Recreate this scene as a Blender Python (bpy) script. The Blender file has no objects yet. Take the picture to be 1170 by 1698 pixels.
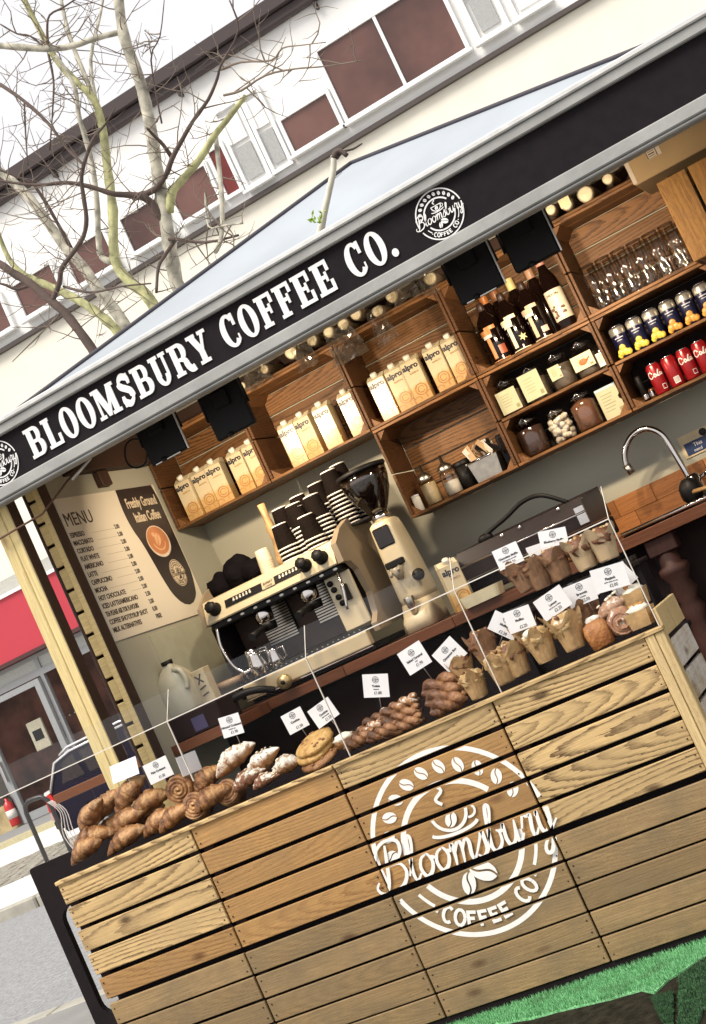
import bpy, bmesh, math, random
from mathutils import Vector, Matrix, noise as mnoise
R = random.Random(7)
SC = bpy.context.scene
COL = SC.collection

# ------------------------------------------------------------------ camera
F_PX, ROLL, PITCH, YAW = 2500.0, 0.43017, 0.07444, 0.37303
CAM = Vector((2.8450, -3.7740, 1.0790))
cy, sy, cp, sp, cr, sr = math.cos(YAW), math.sin(YAW), math.cos(PITCH), math.sin(PITCH), math.cos(ROLL), math.sin(ROLL)
FWD = Vector((-sy * cp, cy * cp, sp))
_right = Vector((cy, sy, 0)); _up = _right.cross(FWD)
RI = cr * _right - sr * _up; UI = sr * _right + cr * _up
cam_data = bpy.data.cameras.new('camera'); cam = bpy.data.objects.new('camera', cam_data); COL.objects.link(cam)
cam_data.sensor_fit = 'VERTICAL'; cam_data.sensor_height = 24; cam_data.lens = F_PX / 1698 * 24
cam_data.clip_start = 0.05; cam_data.clip_end = 500
M = Matrix.Identity(4)
for i in range(3):
    M[i][0] = RI[i]; M[i][1] = UI[i]; M[i][2] = -FWD[i]; M[i][3] = CAM[i]
cam.matrix_world = M
SC.camera = cam

# ------------------------------------------------------------------ daylight: overcast sky and one soft sun
SUN_EL, SUN_AZ = math.radians(56), math.radians(205)      # azimuth: direction the light comes from, clockwise from +y
W = bpy.data.worlds.new('World'); SC.world = W; W.use_nodes = True
nt = W.node_tree; nt.nodes.clear()
sky = nt.nodes.new('ShaderNodeTexSky'); sky.sky_type = 'NISHITA'; sky.sun_disc = False
sky.sun_elevation = SUN_EL; sky.sun_rotation = SUN_AZ; sky.air_density = 1.0; sky.dust_density = 3.0
hs = nt.nodes.new('ShaderNodeHueSaturation'); hs.inputs['Saturation'].default_value = 0.12; hs.inputs['Value'].default_value = 1.0
cl = nt.nodes.new('ShaderNodeMix'); cl.data_type = 'RGBA'; cl.inputs[0].default_value = 0.8
cl.inputs[7].default_value = (6.9, 6.8, 6.9, 1)           # cloud layer
bg = nt.nodes.new('ShaderNodeBackground'); bg.inputs['Strength'].default_value = 0.1
out = nt.nodes.new('ShaderNodeOutputWorld')
nt.links.new(sky.outputs[0], hs.inputs['Color']); nt.links.new(hs.outputs[0], cl.inputs[6])
nt.links.new(cl.outputs[2], bg.inputs[0]); nt.links.new(bg.outputs[0], out.inputs[0])
sl = bpy.data.lights.new('sun', 'SUN'); sl.energy = 2.3; sl.angle = math.radians(28); sl.color = (1, .95, .86)
sun = bpy.data.objects.new('sun', sl); COL.objects.link(sun)
sd = Vector((math.sin(SUN_AZ) * math.cos(SUN_EL), math.cos(SUN_AZ) * math.cos(SUN_EL), math.sin(SUN_EL)))
sun.rotation_euler = sd.to_track_quat('Z', 'Y').to_euler(); sun.location = (0, -6, 12)
SC.view_settings.view_transform = 'Standard'; SC.view_settings.look = 'None'
SC.view_settings.exposure = 0.72; SC.view_settings.gamma = 1; SC.view_settings.use_curve_mapping = False
LAMP_W = 5.0
LAMP_COL = (1, .80, .56)


def at(u, v, y=None, x=None, z=None):
    """point on the plane y=/x=/z= seen at photograph pixel (u, v): used to measure the real place of things"""
    d = FWD + (u - 585) / F_PX * RI - (v - 849) / F_PX * UI
    t = (y - CAM.y) / d.y if y is not None else (x - CAM.x) / d.x if x is not None else (z - CAM.z) / d.z
    return CAM + t * d


# ------------------------------------------------------------------ materials
MATS = {}


def base(name):
    m = bpy.data.materials.new(name); m.use_nodes = True
    n = m.node_tree; b = n.nodes['Principled BSDF']
    return m, n, b


def mat(name, col, rough=.6, metal=0.0, var=.12, vs=25, bump=.0, bs=120, spec=.5, dirt=None, coat=0):
    if name in MATS: return MATS[name]
    m, n, b = base(name)
    b.inputs['Roughness'].default_value = rough; b.inputs['Metallic'].default_value = metal
    b.inputs['Specular IOR Level'].default_value = spec
    b.inputs['Coat Weight'].default_value = coat
    tc = n.nodes.new('ShaderNodeTexCoord')
    nz = n.nodes.new('ShaderNodeTexNoise'); nz.inputs['Scale'].default_value = vs; nz.inputs['Detail'].default_value = 5
    n.links.new(tc.outputs['Object'], nz.inputs['Vector'])
    cr_ = n.nodes.new('ShaderNodeValToRGB')
    lo = [max(0, c * (1 - var)) for c in col]; hi = [min(1, c * (1 + var)) for c in col]
    cr_.color_ramp.elements[0].color = (*(dirt or lo), 1); cr_.color_ramp.elements[1].color = (*hi, 1)
    cr_.color_ramp.elements[0].position = .3; cr_.color_ramp.elements[1].position = .7
    n.links.new(nz.outputs['Fac'], cr_.inputs[0]); n.links.new(cr_.outputs[0], b.inputs['Base Color'])
    if rough > .12:
        mr = n.nodes.new('ShaderNodeMapRange'); mr.inputs[3].default_value = rough * .8; mr.inputs[4].default_value = min(1, rough * 1.2)
        n.links.new(nz.outputs['Fac'], mr.inputs[0]); n.links.new(mr.outputs[0], b.inputs['Roughness'])
    if bump:
        n2 = n.nodes.new('ShaderNodeTexNoise'); n2.inputs['Scale'].default_value = bs; n2.inputs['Detail'].default_value = 4
        n.links.new(tc.outputs['Object'], n2.inputs['Vector'])
        bp = n.nodes.new('ShaderNodeBump'); bp.inputs['Strength'].default_value = bump; bp.inputs['Distance'].default_value = .01
        n.links.new(n2.outputs['Fac'], bp.inputs['Height']); n.links.new(bp.outputs[0], b.inputs['Normal'])
    MATS[name] = m
    return m


def wood(name, light, dark, axis='x', ring=.011, strength=.8, rough=.6, tone=.3, stain=None, knots=True, sharp=.35, lo=.35, dist=6.5, dsc=13):
    """sawn softwood: elongated growth rings, fibres, knots; every plank takes its own stretch of the log"""
    if name in MATS: return MATS[name]
    m, n, b = base(name); N = n.nodes.new; L = n.links.new
    tc = N('ShaderNodeTexCoord'); oi = N('ShaderNodeObjectInfo')
    ad = N('ShaderNodeVectorMath'); ad.operation = 'ADD'
    cx = N('ShaderNodeCombineXYZ')
    off = {}
    for k, (mul, sub) in enumerate(((7.31, .5), (13.7, .5), (29.3, .5))):
        a = N('ShaderNodeMath'); a.operation = 'MULTIPLY'; a.inputs[1].default_value = mul; L(oi.outputs['Random'], a.inputs[0])
        f = N('ShaderNodeMath'); f.operation = 'FRACT'; L(a.outputs[0], f.inputs[0])
        s = N('ShaderNodeMath'); s.operation = 'MULTIPLY_ADD'; L(f.outputs[0], s.inputs[0])
        ax = 'xyz'[k]
        amp = .9 if ax == axis else .13
        s.inputs[1].default_value = amp; s.inputs[2].default_value = -amp / 2 + (.02 if ax == 'y' else 0)
        L(s.outputs[0], cx.inputs[k])
    L(tc.outputs['Object'], ad.inputs[0]); L(cx.outputs[0], ad.inputs[1])
    mp = N('ShaderNodeMapping'); sc_ = [1, 1, 1]; sc_['xyz'.index(axis)] = .13; mp.inputs['Scale'].default_value = sc_
    L(ad.outputs[0], mp.inputs['Vector'])
    wv = N('ShaderNodeTexWave'); wv.wave_type = 'RINGS'; wv.rings_direction = 'SPHERICAL'; wv.wave_profile = 'SAW'
    wv.inputs['Scale'].default_value = .314 / ring; wv.inputs['Distortion'].default_value = dist
    wv.inputs['Detail'].default_value = 2.5; wv.inputs['Detail Scale'].default_value = dsc; wv.inputs['Detail Roughness'].default_value = .6
    L(mp.outputs[0], wv.inputs['Vector'])
    r1 = N('ShaderNodeValToRGB'); e = r1.color_ramp.elements
    e[0].position = sharp; e[0].color = (0, 0, 0, 1); e[1].position = .93; e[1].color = (1, 1, 1, 1)
    L(wv.outputs['Fac'], r1.inputs[0])
    # fibres
    mp2 = N('ShaderNodeMapping'); s2 = [260, 260, 260]; s2['xyz'.index(axis)] = 7; mp2.inputs['Scale'].default_value = s2
    L(ad.outputs[0], mp2.inputs['Vector'])
    nz = N('ShaderNodeTexNoise'); nz.inputs['Scale'].default_value = 1; nz.inputs['Detail'].default_value = 4; L(mp2.outputs[0], nz.inputs['Vector'])
    # broad contrast patches: rings show strongly in places, faintly in others
    nb = N('ShaderNodeTexNoise'); nb.inputs['Scale'].default_value = 9; nb.inputs['Detail'].default_value = 2; L(mp.outputs[0], nb.inputs['Vector'])
    mr = N('ShaderNodeMapRange'); mr.inputs[1].default_value = .3; mr.inputs[2].default_value = .7; mr.inputs[3].default_value = strength * lo; mr.inputs[4].default_value = strength
    L(nb.outputs['Fac'], mr.inputs[0])
    mu = N('ShaderNodeMath'); mu.operation = 'MULTIPLY'; L(r1.outputs[0], mu.inputs[0]); L(mr.outputs[0], mu.inputs[1])
    mx = N('ShaderNodeMix'); mx.data_type = 'RGBA'; mx.inputs[6].default_value = (*light, 1); mx.inputs[7].default_value = (*dark, 1)
    L(mu.outputs[0], mx.inputs[0])
    fr = N('ShaderNodeMapRange'); fr.inputs[1].default_value = .25; fr.inputs[2].default_value = .75; fr.inputs[3].default_value = .78; fr.inputs[4].default_value = 1.16
    L(nz.outputs['Fac'], fr.inputs[0])
    tn = N('ShaderNodeMath'); tn.operation = 'MULTIPLY_ADD'; tn.inputs[1].default_value = tone; tn.inputs[2].default_value = 1 - tone * .55
    a = N('ShaderNodeMath'); a.operation = 'MULTIPLY'; a.inputs[1].default_value = 41.7; L(oi.outputs['Random'], a.inputs[0])
    f = N('ShaderNodeMath'); f.operation = 'FRACT'; L(a.outputs[0], f.inputs[0]); L(f.outputs[0], tn.inputs[0])
    mm = N('ShaderNodeMath'); mm.operation = 'MULTIPLY'; L(fr.outputs[0], mm.inputs[0]); L(tn.outputs[0], mm.inputs[1])
    vm = N('ShaderNodeVectorMath'); vm.operation = 'SCALE'; L(mx.outputs[2], vm.inputs[0]); L(mm.outputs[0], vm.inputs['Scale'])
    last = vm.outputs[0]
    if stain:
        ns = N('ShaderNodeTexNoise'); ns.inputs['Scale'].default_value = 6; ns.inputs['Detail'].default_value = 6; ns.inputs['Roughness'].default_value = .65
        L(ad.outputs[0], ns.inputs['Vector'])
        rs = N('ShaderNodeMapRange'); rs.inputs[1].default_value = .42; rs.inputs[2].default_value = .68; rs.inputs[4].default_value = .75
        L(ns.outputs['Fac'], rs.inputs[0])
        m2 = N('ShaderNodeMix'); m2.data_type = 'RGBA'; L(rs.outputs[0], m2.inputs[0]); L(last, m2.inputs[6]); m2.inputs[7].default_value = (*stain, 1)
        last = m2.outputs[2]
    if knots:
        mk = N('ShaderNodeMapping'); sk = [9, 9, 9]; sk['xyz'.index(axis)] = 4; mk.inputs['Scale'].default_value = sk; L(ad.outputs[0], mk.inputs['Vector'])
        vo = N('ShaderNodeTexVoronoi'); vo.inputs['Scale'].default_value = 1; vo.inputs['Randomness'].default_value = 1; L(mk.outputs[0], vo.inputs['Vector'])
        kr = N('ShaderNodeMapRange'); kr.inputs[1].default_value = .05; kr.inputs[2].default_value = .14; kr.inputs[3].default_value = .8; kr.inputs[4].default_value = 0
        L(vo.outputs['Distance'], kr.inputs[0])
        m3 = N('ShaderNodeMix'); m3.data_type = 'RGBA'; L(kr.outputs[0], m3.inputs[0]); L(last, m3.inputs[6]); m3.inputs[7].default_value = (dark[0] * .6, dark[1] * .5, dark[2] * .5, 1)
        last = m3.outputs[2]
    L(last, b.inputs['Base Color']); b.inputs['Roughness'].default_value = rough; b.inputs['Specular IOR Level'].default_value = .3
    bp = N('ShaderNodeBump'); bp.inputs['Strength'].default_value = .35; bp.inputs['Distance'].default_value = .002
    sm = N('ShaderNodeMath'); sm.operation = 'SUBTRACT'; L(nz.outputs['Fac'], sm.inputs[0]); L(mu.outputs[0], sm.inputs[1])
    L(sm.outputs[0], bp.inputs['Height']); L(bp.outputs[0], b.inputs['Normal'])
    MATS[name] = m
    return m


def thin_glass(name, tint=(.96, .97, .96), refl=.08, rough=.02, haze=0.0, mult=.6, hazecol=(.8, .8, .8)):
    if name in MATS: return MATS[name]
    m = bpy.data.materials.new(name); m.use_nodes = True; n = m.node_tree; n.nodes.clear(); N = n.nodes.new; L = n.links.new
    o = N('ShaderNodeOutputMaterial'); t = N('ShaderNodeBsdfTransparent'); t.inputs[0].default_value = (*tint, 1)
    g = N('ShaderNodeBsdfGlossy'); g.inputs['Roughness'].default_value = rough
    fz = N('ShaderNodeLayerWeight'); fz.inputs['Blend'].default_value = .25
    ma = N('ShaderNodeMath'); ma.operation = 'MULTIPLY_ADD'; ma.inputs[1].default_value = mult; ma.inputs[2].default_value = refl
    L(fz.outputs['Fresnel'], ma.inputs[0])
    mx = N('ShaderNodeMixShader'); L(ma.outputs[0], mx.inputs[0]); L(t.outputs[0], mx.inputs[1]); L(g.outputs[0], mx.inputs[2])
    last = mx
    if haze:
        d = N('ShaderNodeBsdfDiffuse'); d.inputs[0].default_value = (*hazecol, 1)
        m2 = N('ShaderNodeMixShader'); m2.inputs[0].default_value = haze; L(mx.outputs[0], m2.inputs[1]); L(d.outputs[0], m2.inputs[2]); last = m2
    L(last.outputs[0], o.inputs[0])
    MATS[name] = m
    return m


PINE = wood('flamed_pine', (.62, .425, .195), (.05, .018, .006), ring=.0088, strength=1.0, tone=.3, sharp=.5, lo=.5, dist=2.4, dsc=7, stain=(.44, .30, .145))
PINEZ = wood('pine_upright', (.62, .46, .23), (.30, .17, .07), axis='z', ring=.012, strength=.6)
GREYPINE = wood('weathered_pine', (.30, .20, .095), (.14, .08, .035), ring=.006, strength=.5, tone=.35, sharp=.5, lo=.2, stain=(.185, .135, .075))
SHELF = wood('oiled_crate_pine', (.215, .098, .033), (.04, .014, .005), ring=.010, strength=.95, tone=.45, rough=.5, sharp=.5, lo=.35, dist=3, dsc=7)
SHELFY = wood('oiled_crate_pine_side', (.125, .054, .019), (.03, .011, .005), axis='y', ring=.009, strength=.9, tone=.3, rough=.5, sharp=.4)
SHELFZ = wood('oiled_crate_pine_post', (.21, .095, .034), (.07, .026, .011), axis='z', ring=.010, strength=.7, tone=.3, rough=.5)
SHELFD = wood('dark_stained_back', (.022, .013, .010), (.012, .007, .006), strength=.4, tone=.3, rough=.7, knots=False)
ORANGEZ = wood('orange_crate_pine', (.36, .185, .055), (.15, .06, .018), axis='z', ring=.016, strength=.7, tone=.2, rough=.45)
WHITEY = wood('whitewashed_side', (.55, .44, .3), (.2, .12, .07), axis='y', ring=.012, strength=.8, stain=(.82, .80, .77))
WORKTOP = wood('red_worktop', (.17, .06, .025), (.08, .025, .012), ring=.014, strength=.5, tone=.5, rough=.35, knots=False)
POSTZ = wood('yellow_post', (.70, .56, .27), (.54, .38, .16), axis='z', ring=.02, strength=.45, tone=.1)
SLATX = wood('slat_pine', (.74, .57, .27), (.58, .42, .18), ring=.02, strength=.4, tone=.25, knots=False)
EDGEZ = wood('brown_edge_board', (.055, .028, .019), (.03, .016, .011), axis='z', strength=.4, knots=False)
WHITE_PAINT = mat('white_stencil_paint', (.82, .80, .76), .7, var=.06, vs=60)
BLACK = mat('black_board', (.012, .009, .011), .8, var=.3, spec=.15)
BLACKP = mat('black_plastic', (.009, .008, .008), .5, var=.2, spec=.25)
BLACKM = mat('black_metal_paint', (.012, .008, .009), .7, var=.2, bump=.1, spec=.15)
INTERIOR = mat('dark_cabinet', (.018, .009, .008), .8, var=.3, spec=.2)
GREYF = mat('grey_fascia_paint', (.32, .32, .305), .6, var=.16, vs=9, bump=.1, bs=60)
WALLG = mat('sage_wall', (.39, .378, .30), .55, var=.10, vs=2.2, bump=.05, bs=30)
CREAM = mat('cream_enamel', (.60, .51, .34), .3, var=.10, vs=9, coat=.2)
GREIGE = mat('taupe_panel', (.30, .235, .16), .4, var=.06, vs=6)
CHROME = mat('chrome', (.62, .58, .55), .12, 1.0, var=.1)
STEEL = mat('brushed_steel', (.5, .46, .40), .3, 1.0, var=.15, vs=40)
DARKGLASS = mat('smoked_glass', (.012, .008, .007), .08, var=.2)
PAPER = mat('white_card', (.80, .79, .80), .7, var=.03)
INK = mat('black_ink', (.02, .02, .02), .7, var=.1)
PERSPEX = thin_glass('perspex', (.985, .985, .982), .002, .01, .0, mult=.05)
EDGE_GLINT = mat('perspex_edge_glint', (.72, .66, .58), .15, var=.1)  # edge-lit bright lines of the perspex, painted as a pale opaque colour
GLASS = thin_glass('jar_glass', (.93, .92, .90), .07, .03)


# ------------------------------------------------------------------ geometry kit
class G:
    """collects shapes and links them as ONE mesh object"""

    def __init__(s): s.v, s.f, s.m, s.s = [], [], [], []

    def add(s, vs, fs, mi=0, sm=False):
        k = len(s.v); s.v += [tuple(p) for p in vs]
        for f in fs: s.f.append([i + k for i in f]); s.m.append(mi); s.s.append(sm)
        return s

    def box(s, x0, x1, y0, y1, z0, z1, mi=0, c=0):
        if x1 < x0: x0, x1 = x1, x0
        if y1 < y0: y0, y1 = y1, y0
        if z1 < z0: z0, z1 = z1, z0
        c = min(c, (x1 - x0) * .45, (y1 - y0) * .45, (z1 - z0) * .45)
        if c <= 0:
            vs = [(x, y, z) for x in (x0, x1) for y in (y0, y1) for z in (z0, z1)]
            return s.add(vs, [(0, 1, 3, 2), (4, 6, 7, 5), (0, 4, 5, 1), (2, 3, 7, 6), (0, 2, 6, 4), (1, 5, 7, 3)], mi)
        lo, hi = (x0, y0, z0), (x1, y1, z1)
        vs = []; ix = {}
        for a in (0, 1):
            for b in (0, 1):
                for d in (0, 1):
                    sg = (a, b, d)
                    for k in range(3):
                        p = [hi[j] if sg[j] else lo[j] for j in range(3)]
                        for j in range(3):
                            if j != k: p[j] += -c if sg[j] else c
                        ix[(a, b, d, k)] = len(vs); vs.append(tuple(p))
        # vertex (corner, k) lies on the face normal to axis k
        fs = []
        for k in range(3):
            o = [j for j in range(3) if j != k]
            for side in (0, 1):
                q = []
                for (p, r) in ((0, 0), (1, 0), (1, 1), (0, 1)):
                    sg = [0, 0, 0]; sg[k] = side; sg[o[0]] = p; sg[o[1]] = r
                    q.append(ix[(*sg, k)])
                fs.append(q)
        for k in range(3):
            o = [j for j in range(3) if j != k]
            for p in (0, 1):
                for r in (0, 1):
                    A = [0, 0, 0]; A[o[0]] = p; A[o[1]] = r; Bq = list(A); Bq[k] = 1
                    fs.append([ix[(*A, o[0])], ix[(*Bq, o[0])], ix[(*Bq, o[1])], ix[(*A, o[1])]])
        for a in (0, 1):
            for b in (0, 1):
                for d in (0, 1): fs.append([ix[(a, b, d, k)] for k in range(3)])
        return s.add(vs, fs, mi)

    def lathe(s, prof, n=20, c=(0, 0, 0), mi=0, sm=True, axis='z', wob=None):
        vs, fs = [], []
        for i, (r, h) in enumerate(prof):
            for j in range(n):
                a = 2 * math.pi * j / n; rr = r * (wob(a, i) if wob else 1)
                p = (rr * math.cos(a), rr * math.sin(a), h)
                if axis == 'y': p = (p[0], p[2], p[1])
                if axis == 'x': p = (p[2], p[0], p[1])
                vs.append((c[0] + p[0], c[1] + p[1], c[2] + p[2]))
        for i in range(len(prof) - 1):
            for j in range(n):
                fs.append((i * n + j, i * n + (j + 1) % n, (i + 1) * n + (j + 1) % n, (i + 1) * n + j))
        s.add(vs, fs, mi, sm)
        k = len(s.v) - len(vs)
        for i in (0, len(prof) - 1):
            if prof[i][0] > 1e-6: s.f.append([k + i * n + j for j in range(n)]); s.m.append(mi); s.s.append(False)
        return s

    def cyl(s, p0, p1, r0, r1=None, n=14, mi=0, sm=True): return s.tube([p0, p1], [r0, r0 if r1 is None else r1], n, mi, sm)

    def tube(s, pts, rad, n=8, mi=0, sm=True, caps=True, flat=1.0, ref=None):
        pts = [Vector(p) for p in pts]
        if not isinstance(rad, (list, tuple)): rad = [rad] * len(pts)
        vs, fs = [], []; up = None
        for i, p in enumerate(pts):
            t = (pts[min(i + 1, len(pts) - 1)] - pts[max(i - 1, 0)])
            if t.length < 1e-9: t = Vector((0, 0, 1))
            t.normalize()
            if up is None:
                up = Vector(ref) if ref else (Vector((0, 0, 1)) if abs(t.z) < .9 else Vector((0, 1, 0)))
            a = t.cross(up)
            if a.length < 1e-6: a = t.orthogonal()
            a.normalize(); b = a.cross(t).normalized(); up = b
            for j in range(n):
                q = 2 * math.pi * j / n
                vs.append(p + a * math.cos(q) * rad[i] + b * math.sin(q) * rad[i] * flat)
        for i in range(len(pts) - 1):
            for j in range(n): fs.append((i * n + j, i * n + (j + 1) % n, (i + 1) * n + (j + 1) % n, (i + 1) * n + j))
        s.add(vs, fs, mi, sm)
        if caps:
            k = len(s.v) - len(vs)
            s.f.append([k + j for j in range(n)]); s.m.append(mi); s.s.append(False)
            e = k + (len(pts) - 1) * n
            s.f.append([e + j for j in range(n)]); s.m.append(mi); s.s.append(False)
        return s

    def ell(s, c, r, nu=14, nv=9, mi=0, amp=0, fr=8, seed=0, bot=None):
        vs, fs = [], []
        for i in range(nv + 1):
            th = math.pi * i / nv
            for j in range(nu):
                ph = 2 * math.pi * j / nu
                d = Vector((math.sin(th) * math.cos(ph), math.sin(th) * math.sin(ph), math.cos(th)))
                k = 1 + (amp * mnoise.noise(d * fr + Vector((seed * 7.3, seed * 3.1, 0))) if amp else 0)
                p = [c[q] + r[q] * d[q] * k for q in range(3)]
                if bot is not None: p[2] = max(p[2], bot)
                vs.append(p)
        for i in range(nv):
            for j in range(nu): fs.append((i * nu + j, i * nu + (j + 1) % nu, (i + 1) * nu + (j + 1) % nu, (i + 1) * nu + j))
        return s.add(vs, fs, mi, True)

    def prism(s, poly, d0, d1, plane='xz', mi=0, mis=None):
        """extrude a 2-D outline from d0 to d1 along the third axis"""
        def P(a, b, d): return {'xz': (a, d, b), 'xy': (a, b, d), 'yz': (d, a, b)}[plane]
        n = len(poly)
        vs = [P(a, b, d0) for a, b in poly] + [P(a, b, d1) for a, b in poly]
        s.add(vs, [list(range(n))[::-1], list(range(n, 2 * n))], mi)
        k = len(s.v) - 2 * n
        for i in range(n):
            s.f.append([k + i, k + (i + 1) % n, k + n + (i + 1) % n, k + n + i]); s.m.append(mi if mis is None else mis); s.s.append(False)
        return s

    def quad(s, a, b, c, d, mi=0): return s.add([a, b, c, d], [(0, 1, 2, 3)], mi)

    def build(s, name, mats, parent=None, loc=(0, 0, 0), rot=(0, 0, 0), fix=True):
        me = bpy.data.meshes.new(name); me.from_pydata(s.v, [], s.f)
        if not isinstance(mats, (list, tuple)): mats = [mats]
        for m in mats: me.materials.append(m)
        me.polygons.foreach_set('material_index', s.m); me.polygons.foreach_set('use_smooth', s.s)
        if fix:
            bm = bmesh.new(); bm.from_mesh(me); bmesh.ops.recalc_face_normals(bm, faces=bm.faces); bm.to_mesh(me); bm.free()
        me.update()
        return link(name, me, parent, loc, rot)


def link(name, data, parent=None, loc=(0, 0, 0), rot=(0, 0, 0)):
    o = bpy.data.objects.new(name, data); COL.objects.link(o)
    o.location = loc; o.rotation_euler = rot
    if parent: o.parent = parent
    return o


def thing(name, label, cat, loc=(0, 0, 0), rot=(0, 0, 0), group=None):
    o = link(name, None, None, loc, rot); o.empty_display_size = .05
    return tag(o, label, cat, group)


def tag(o, label, cat, group=None):
    o['label'] = label; o['category'] = cat
    if group: o['group'] = group
    return o


def kids(o): return [c for c in bpy.data.objects if c.parent == o]


def copy_tree(o, parent=None, ch=None):
    c = o.copy(); COL.objects.link(c)
    if parent: c.parent = parent
    for k in kids(o): copy_tree(k, c)
    return c


def dup(o, loc, rot=None, label=None, group=None):
    c = copy_tree(o); c.location = loc
    if rot is not None: c.rotation_euler = rot
    if label: c['label'] = label
    if group: c['group'] = group
    return c


def struct(o, kind='structure'): o['kind'] = kind; return o


def text(name, s, size, m, parent, loc, rot=(math.pi / 2, 0, 0), ax='LEFT', ext=.0004, sx=1.0, bold=0):
    cu = bpy.data.curves.new(name, 'FONT'); cu.body = s; cu.size = size; cu.align_x = ax; cu.extrude = ext; cu.offset = bold
    cu.resolution_u = 3
    o = bpy.data.objects.new(name, cu); COL.objects.link(o)
    me = bpy.data.meshes.new_from_object(o.evaluated_get(bpy.context.evaluated_depsgraph_get()))
    bpy.data.objects.remove(o); bpy.data.curves.remove(cu)
    me.name = name; me.materials.clear(); me.materials.append(m)
    if sx != 1: me.transform(Matrix.Diagonal((sx, 1, 1, 1)))
    return link(name, me, parent, loc, rot)


ORD = ['first', 'second', 'third', 'fourth', 'fifth', 'sixth', 'seventh', 'eighth', 'ninth', 'tenth']


# ------------------------------------------------------------------ flat print: badge, script, slab letters
def smooth(pts, k=5):
    out_ = []
    for i in range(len(pts) - 1):
        p0 = pts[max(i - 1, 0)]; p1 = pts[i]; p2 = pts[i + 1]; p3 = pts[min(i + 2, len(pts) - 1)]
        for j in range(k):
            t = j / k
            out_.append(tuple(.5 * ((2 * p1[q]) + (-p0[q] + p2[q]) * t + (2 * p0[q] - 5 * p1[q] + 4 * p2[q] - p3[q]) * t * t + (-p0[q] + 3 * p1[q] - 3 * p2[q] + p3[q]) * t ** 3) for q in range(len(p1))))
    out_.append(tuple(pts[-1]))
    return out_


class Flat:
    def __init__(s): s.p = []; s.layer = 0
    def poly(s, pts): s.p.append((pts, s.layer)); return s
    def strip(s, pts, w, closed=False):
        n = len(pts)
        if not isinstance(w, (list, tuple)): w = [w] * n
        L_, R_ = [], []
        for i in range(n):
            a = pts[(i - 1) % n] if closed else pts[max(i - 1, 0)]; b = pts[(i + 1) % n] if closed else pts[min(i + 1, n - 1)]
            dx, dy = b[0] - a[0], b[1] - a[1]; l = math.hypot(dx, dy) or 1
            nx, ny = -dy / l * w[i] / 2, dx / l * w[i] / 2
            L_.append((pts[i][0] + nx, pts[i][1] + ny)); R_.append((pts[i][0] - nx, pts[i][1] - ny))
        for i in range(n if closed else n - 1):
            j = (i + 1) % n
            s.poly([R_[i], R_[j], L_[j], L_[i]])
        s.layer += 1
        return s
    def arc(s, c, rx, rz, a0, a1, w, n=24):
        pts = [(c[0] + rx * math.cos(math.radians(a0 + (a1 - a0) * i / n)), c[1] + rz * math.sin(math.radians(a0 + (a1 - a0) * i / n))) for i in range(n + 1)]
        return s.strip(pts, w)
    def ellipse(s, c, rx, rz, n=16, rot=0):
        cc, ss = math.cos(rot), math.sin(rot)
        s.poly([(c[0] + rx * math.cos(2 * math.pi * i / n) * cc - rz * math.sin(2 * math.pi * i / n) * ss, c[1] + rx * math.cos(2 * math.pi * i / n) * ss + rz * math.sin(2 * math.pi * i / n) * cc) for i in range(n)]); s.layer += 1
        return s
    def bean(s, c, r, rot, asp=.72):
        n = 10; cc, ss = math.cos(rot), math.sin(rot)
        T = lambda x, z: (c[0] + x * cc - z * ss, c[1] + x * ss + z * cc)
        slit = lambda x: .16 * r * math.sin(x / r * 3.1)
        for sgn in (1, -1):
            top, bot = [], []
            for i in range(n + 1):
                x = -r * .97 + 2 * r * .97 * i / n
                e = asp * r * math.sqrt(max(0, 1 - (x / r) ** 2)); g = slit(x) + sgn * .075 * r
                if sgn > 0 and e < g: g = e
                if sgn < 0 and -e > g: g = -e
                top.append((x, sgn * e)); bot.append((x, g))
            for i in range(n): s.poly([T(*bot[i]), T(*bot[i + 1]), T(*top[i + 1]), T(*top[i])])
        s.layer += 1
        return s
    def mesh(s, scale, c, y=0, dy=.00012, keep=None):
        g = G()
        for pts, l in s.p:
            g.add([(c[0] + a * scale, y - l * dy, c[1] + b * scale) for a, b in pts], [list(range(len(pts)))])
        return g


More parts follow.
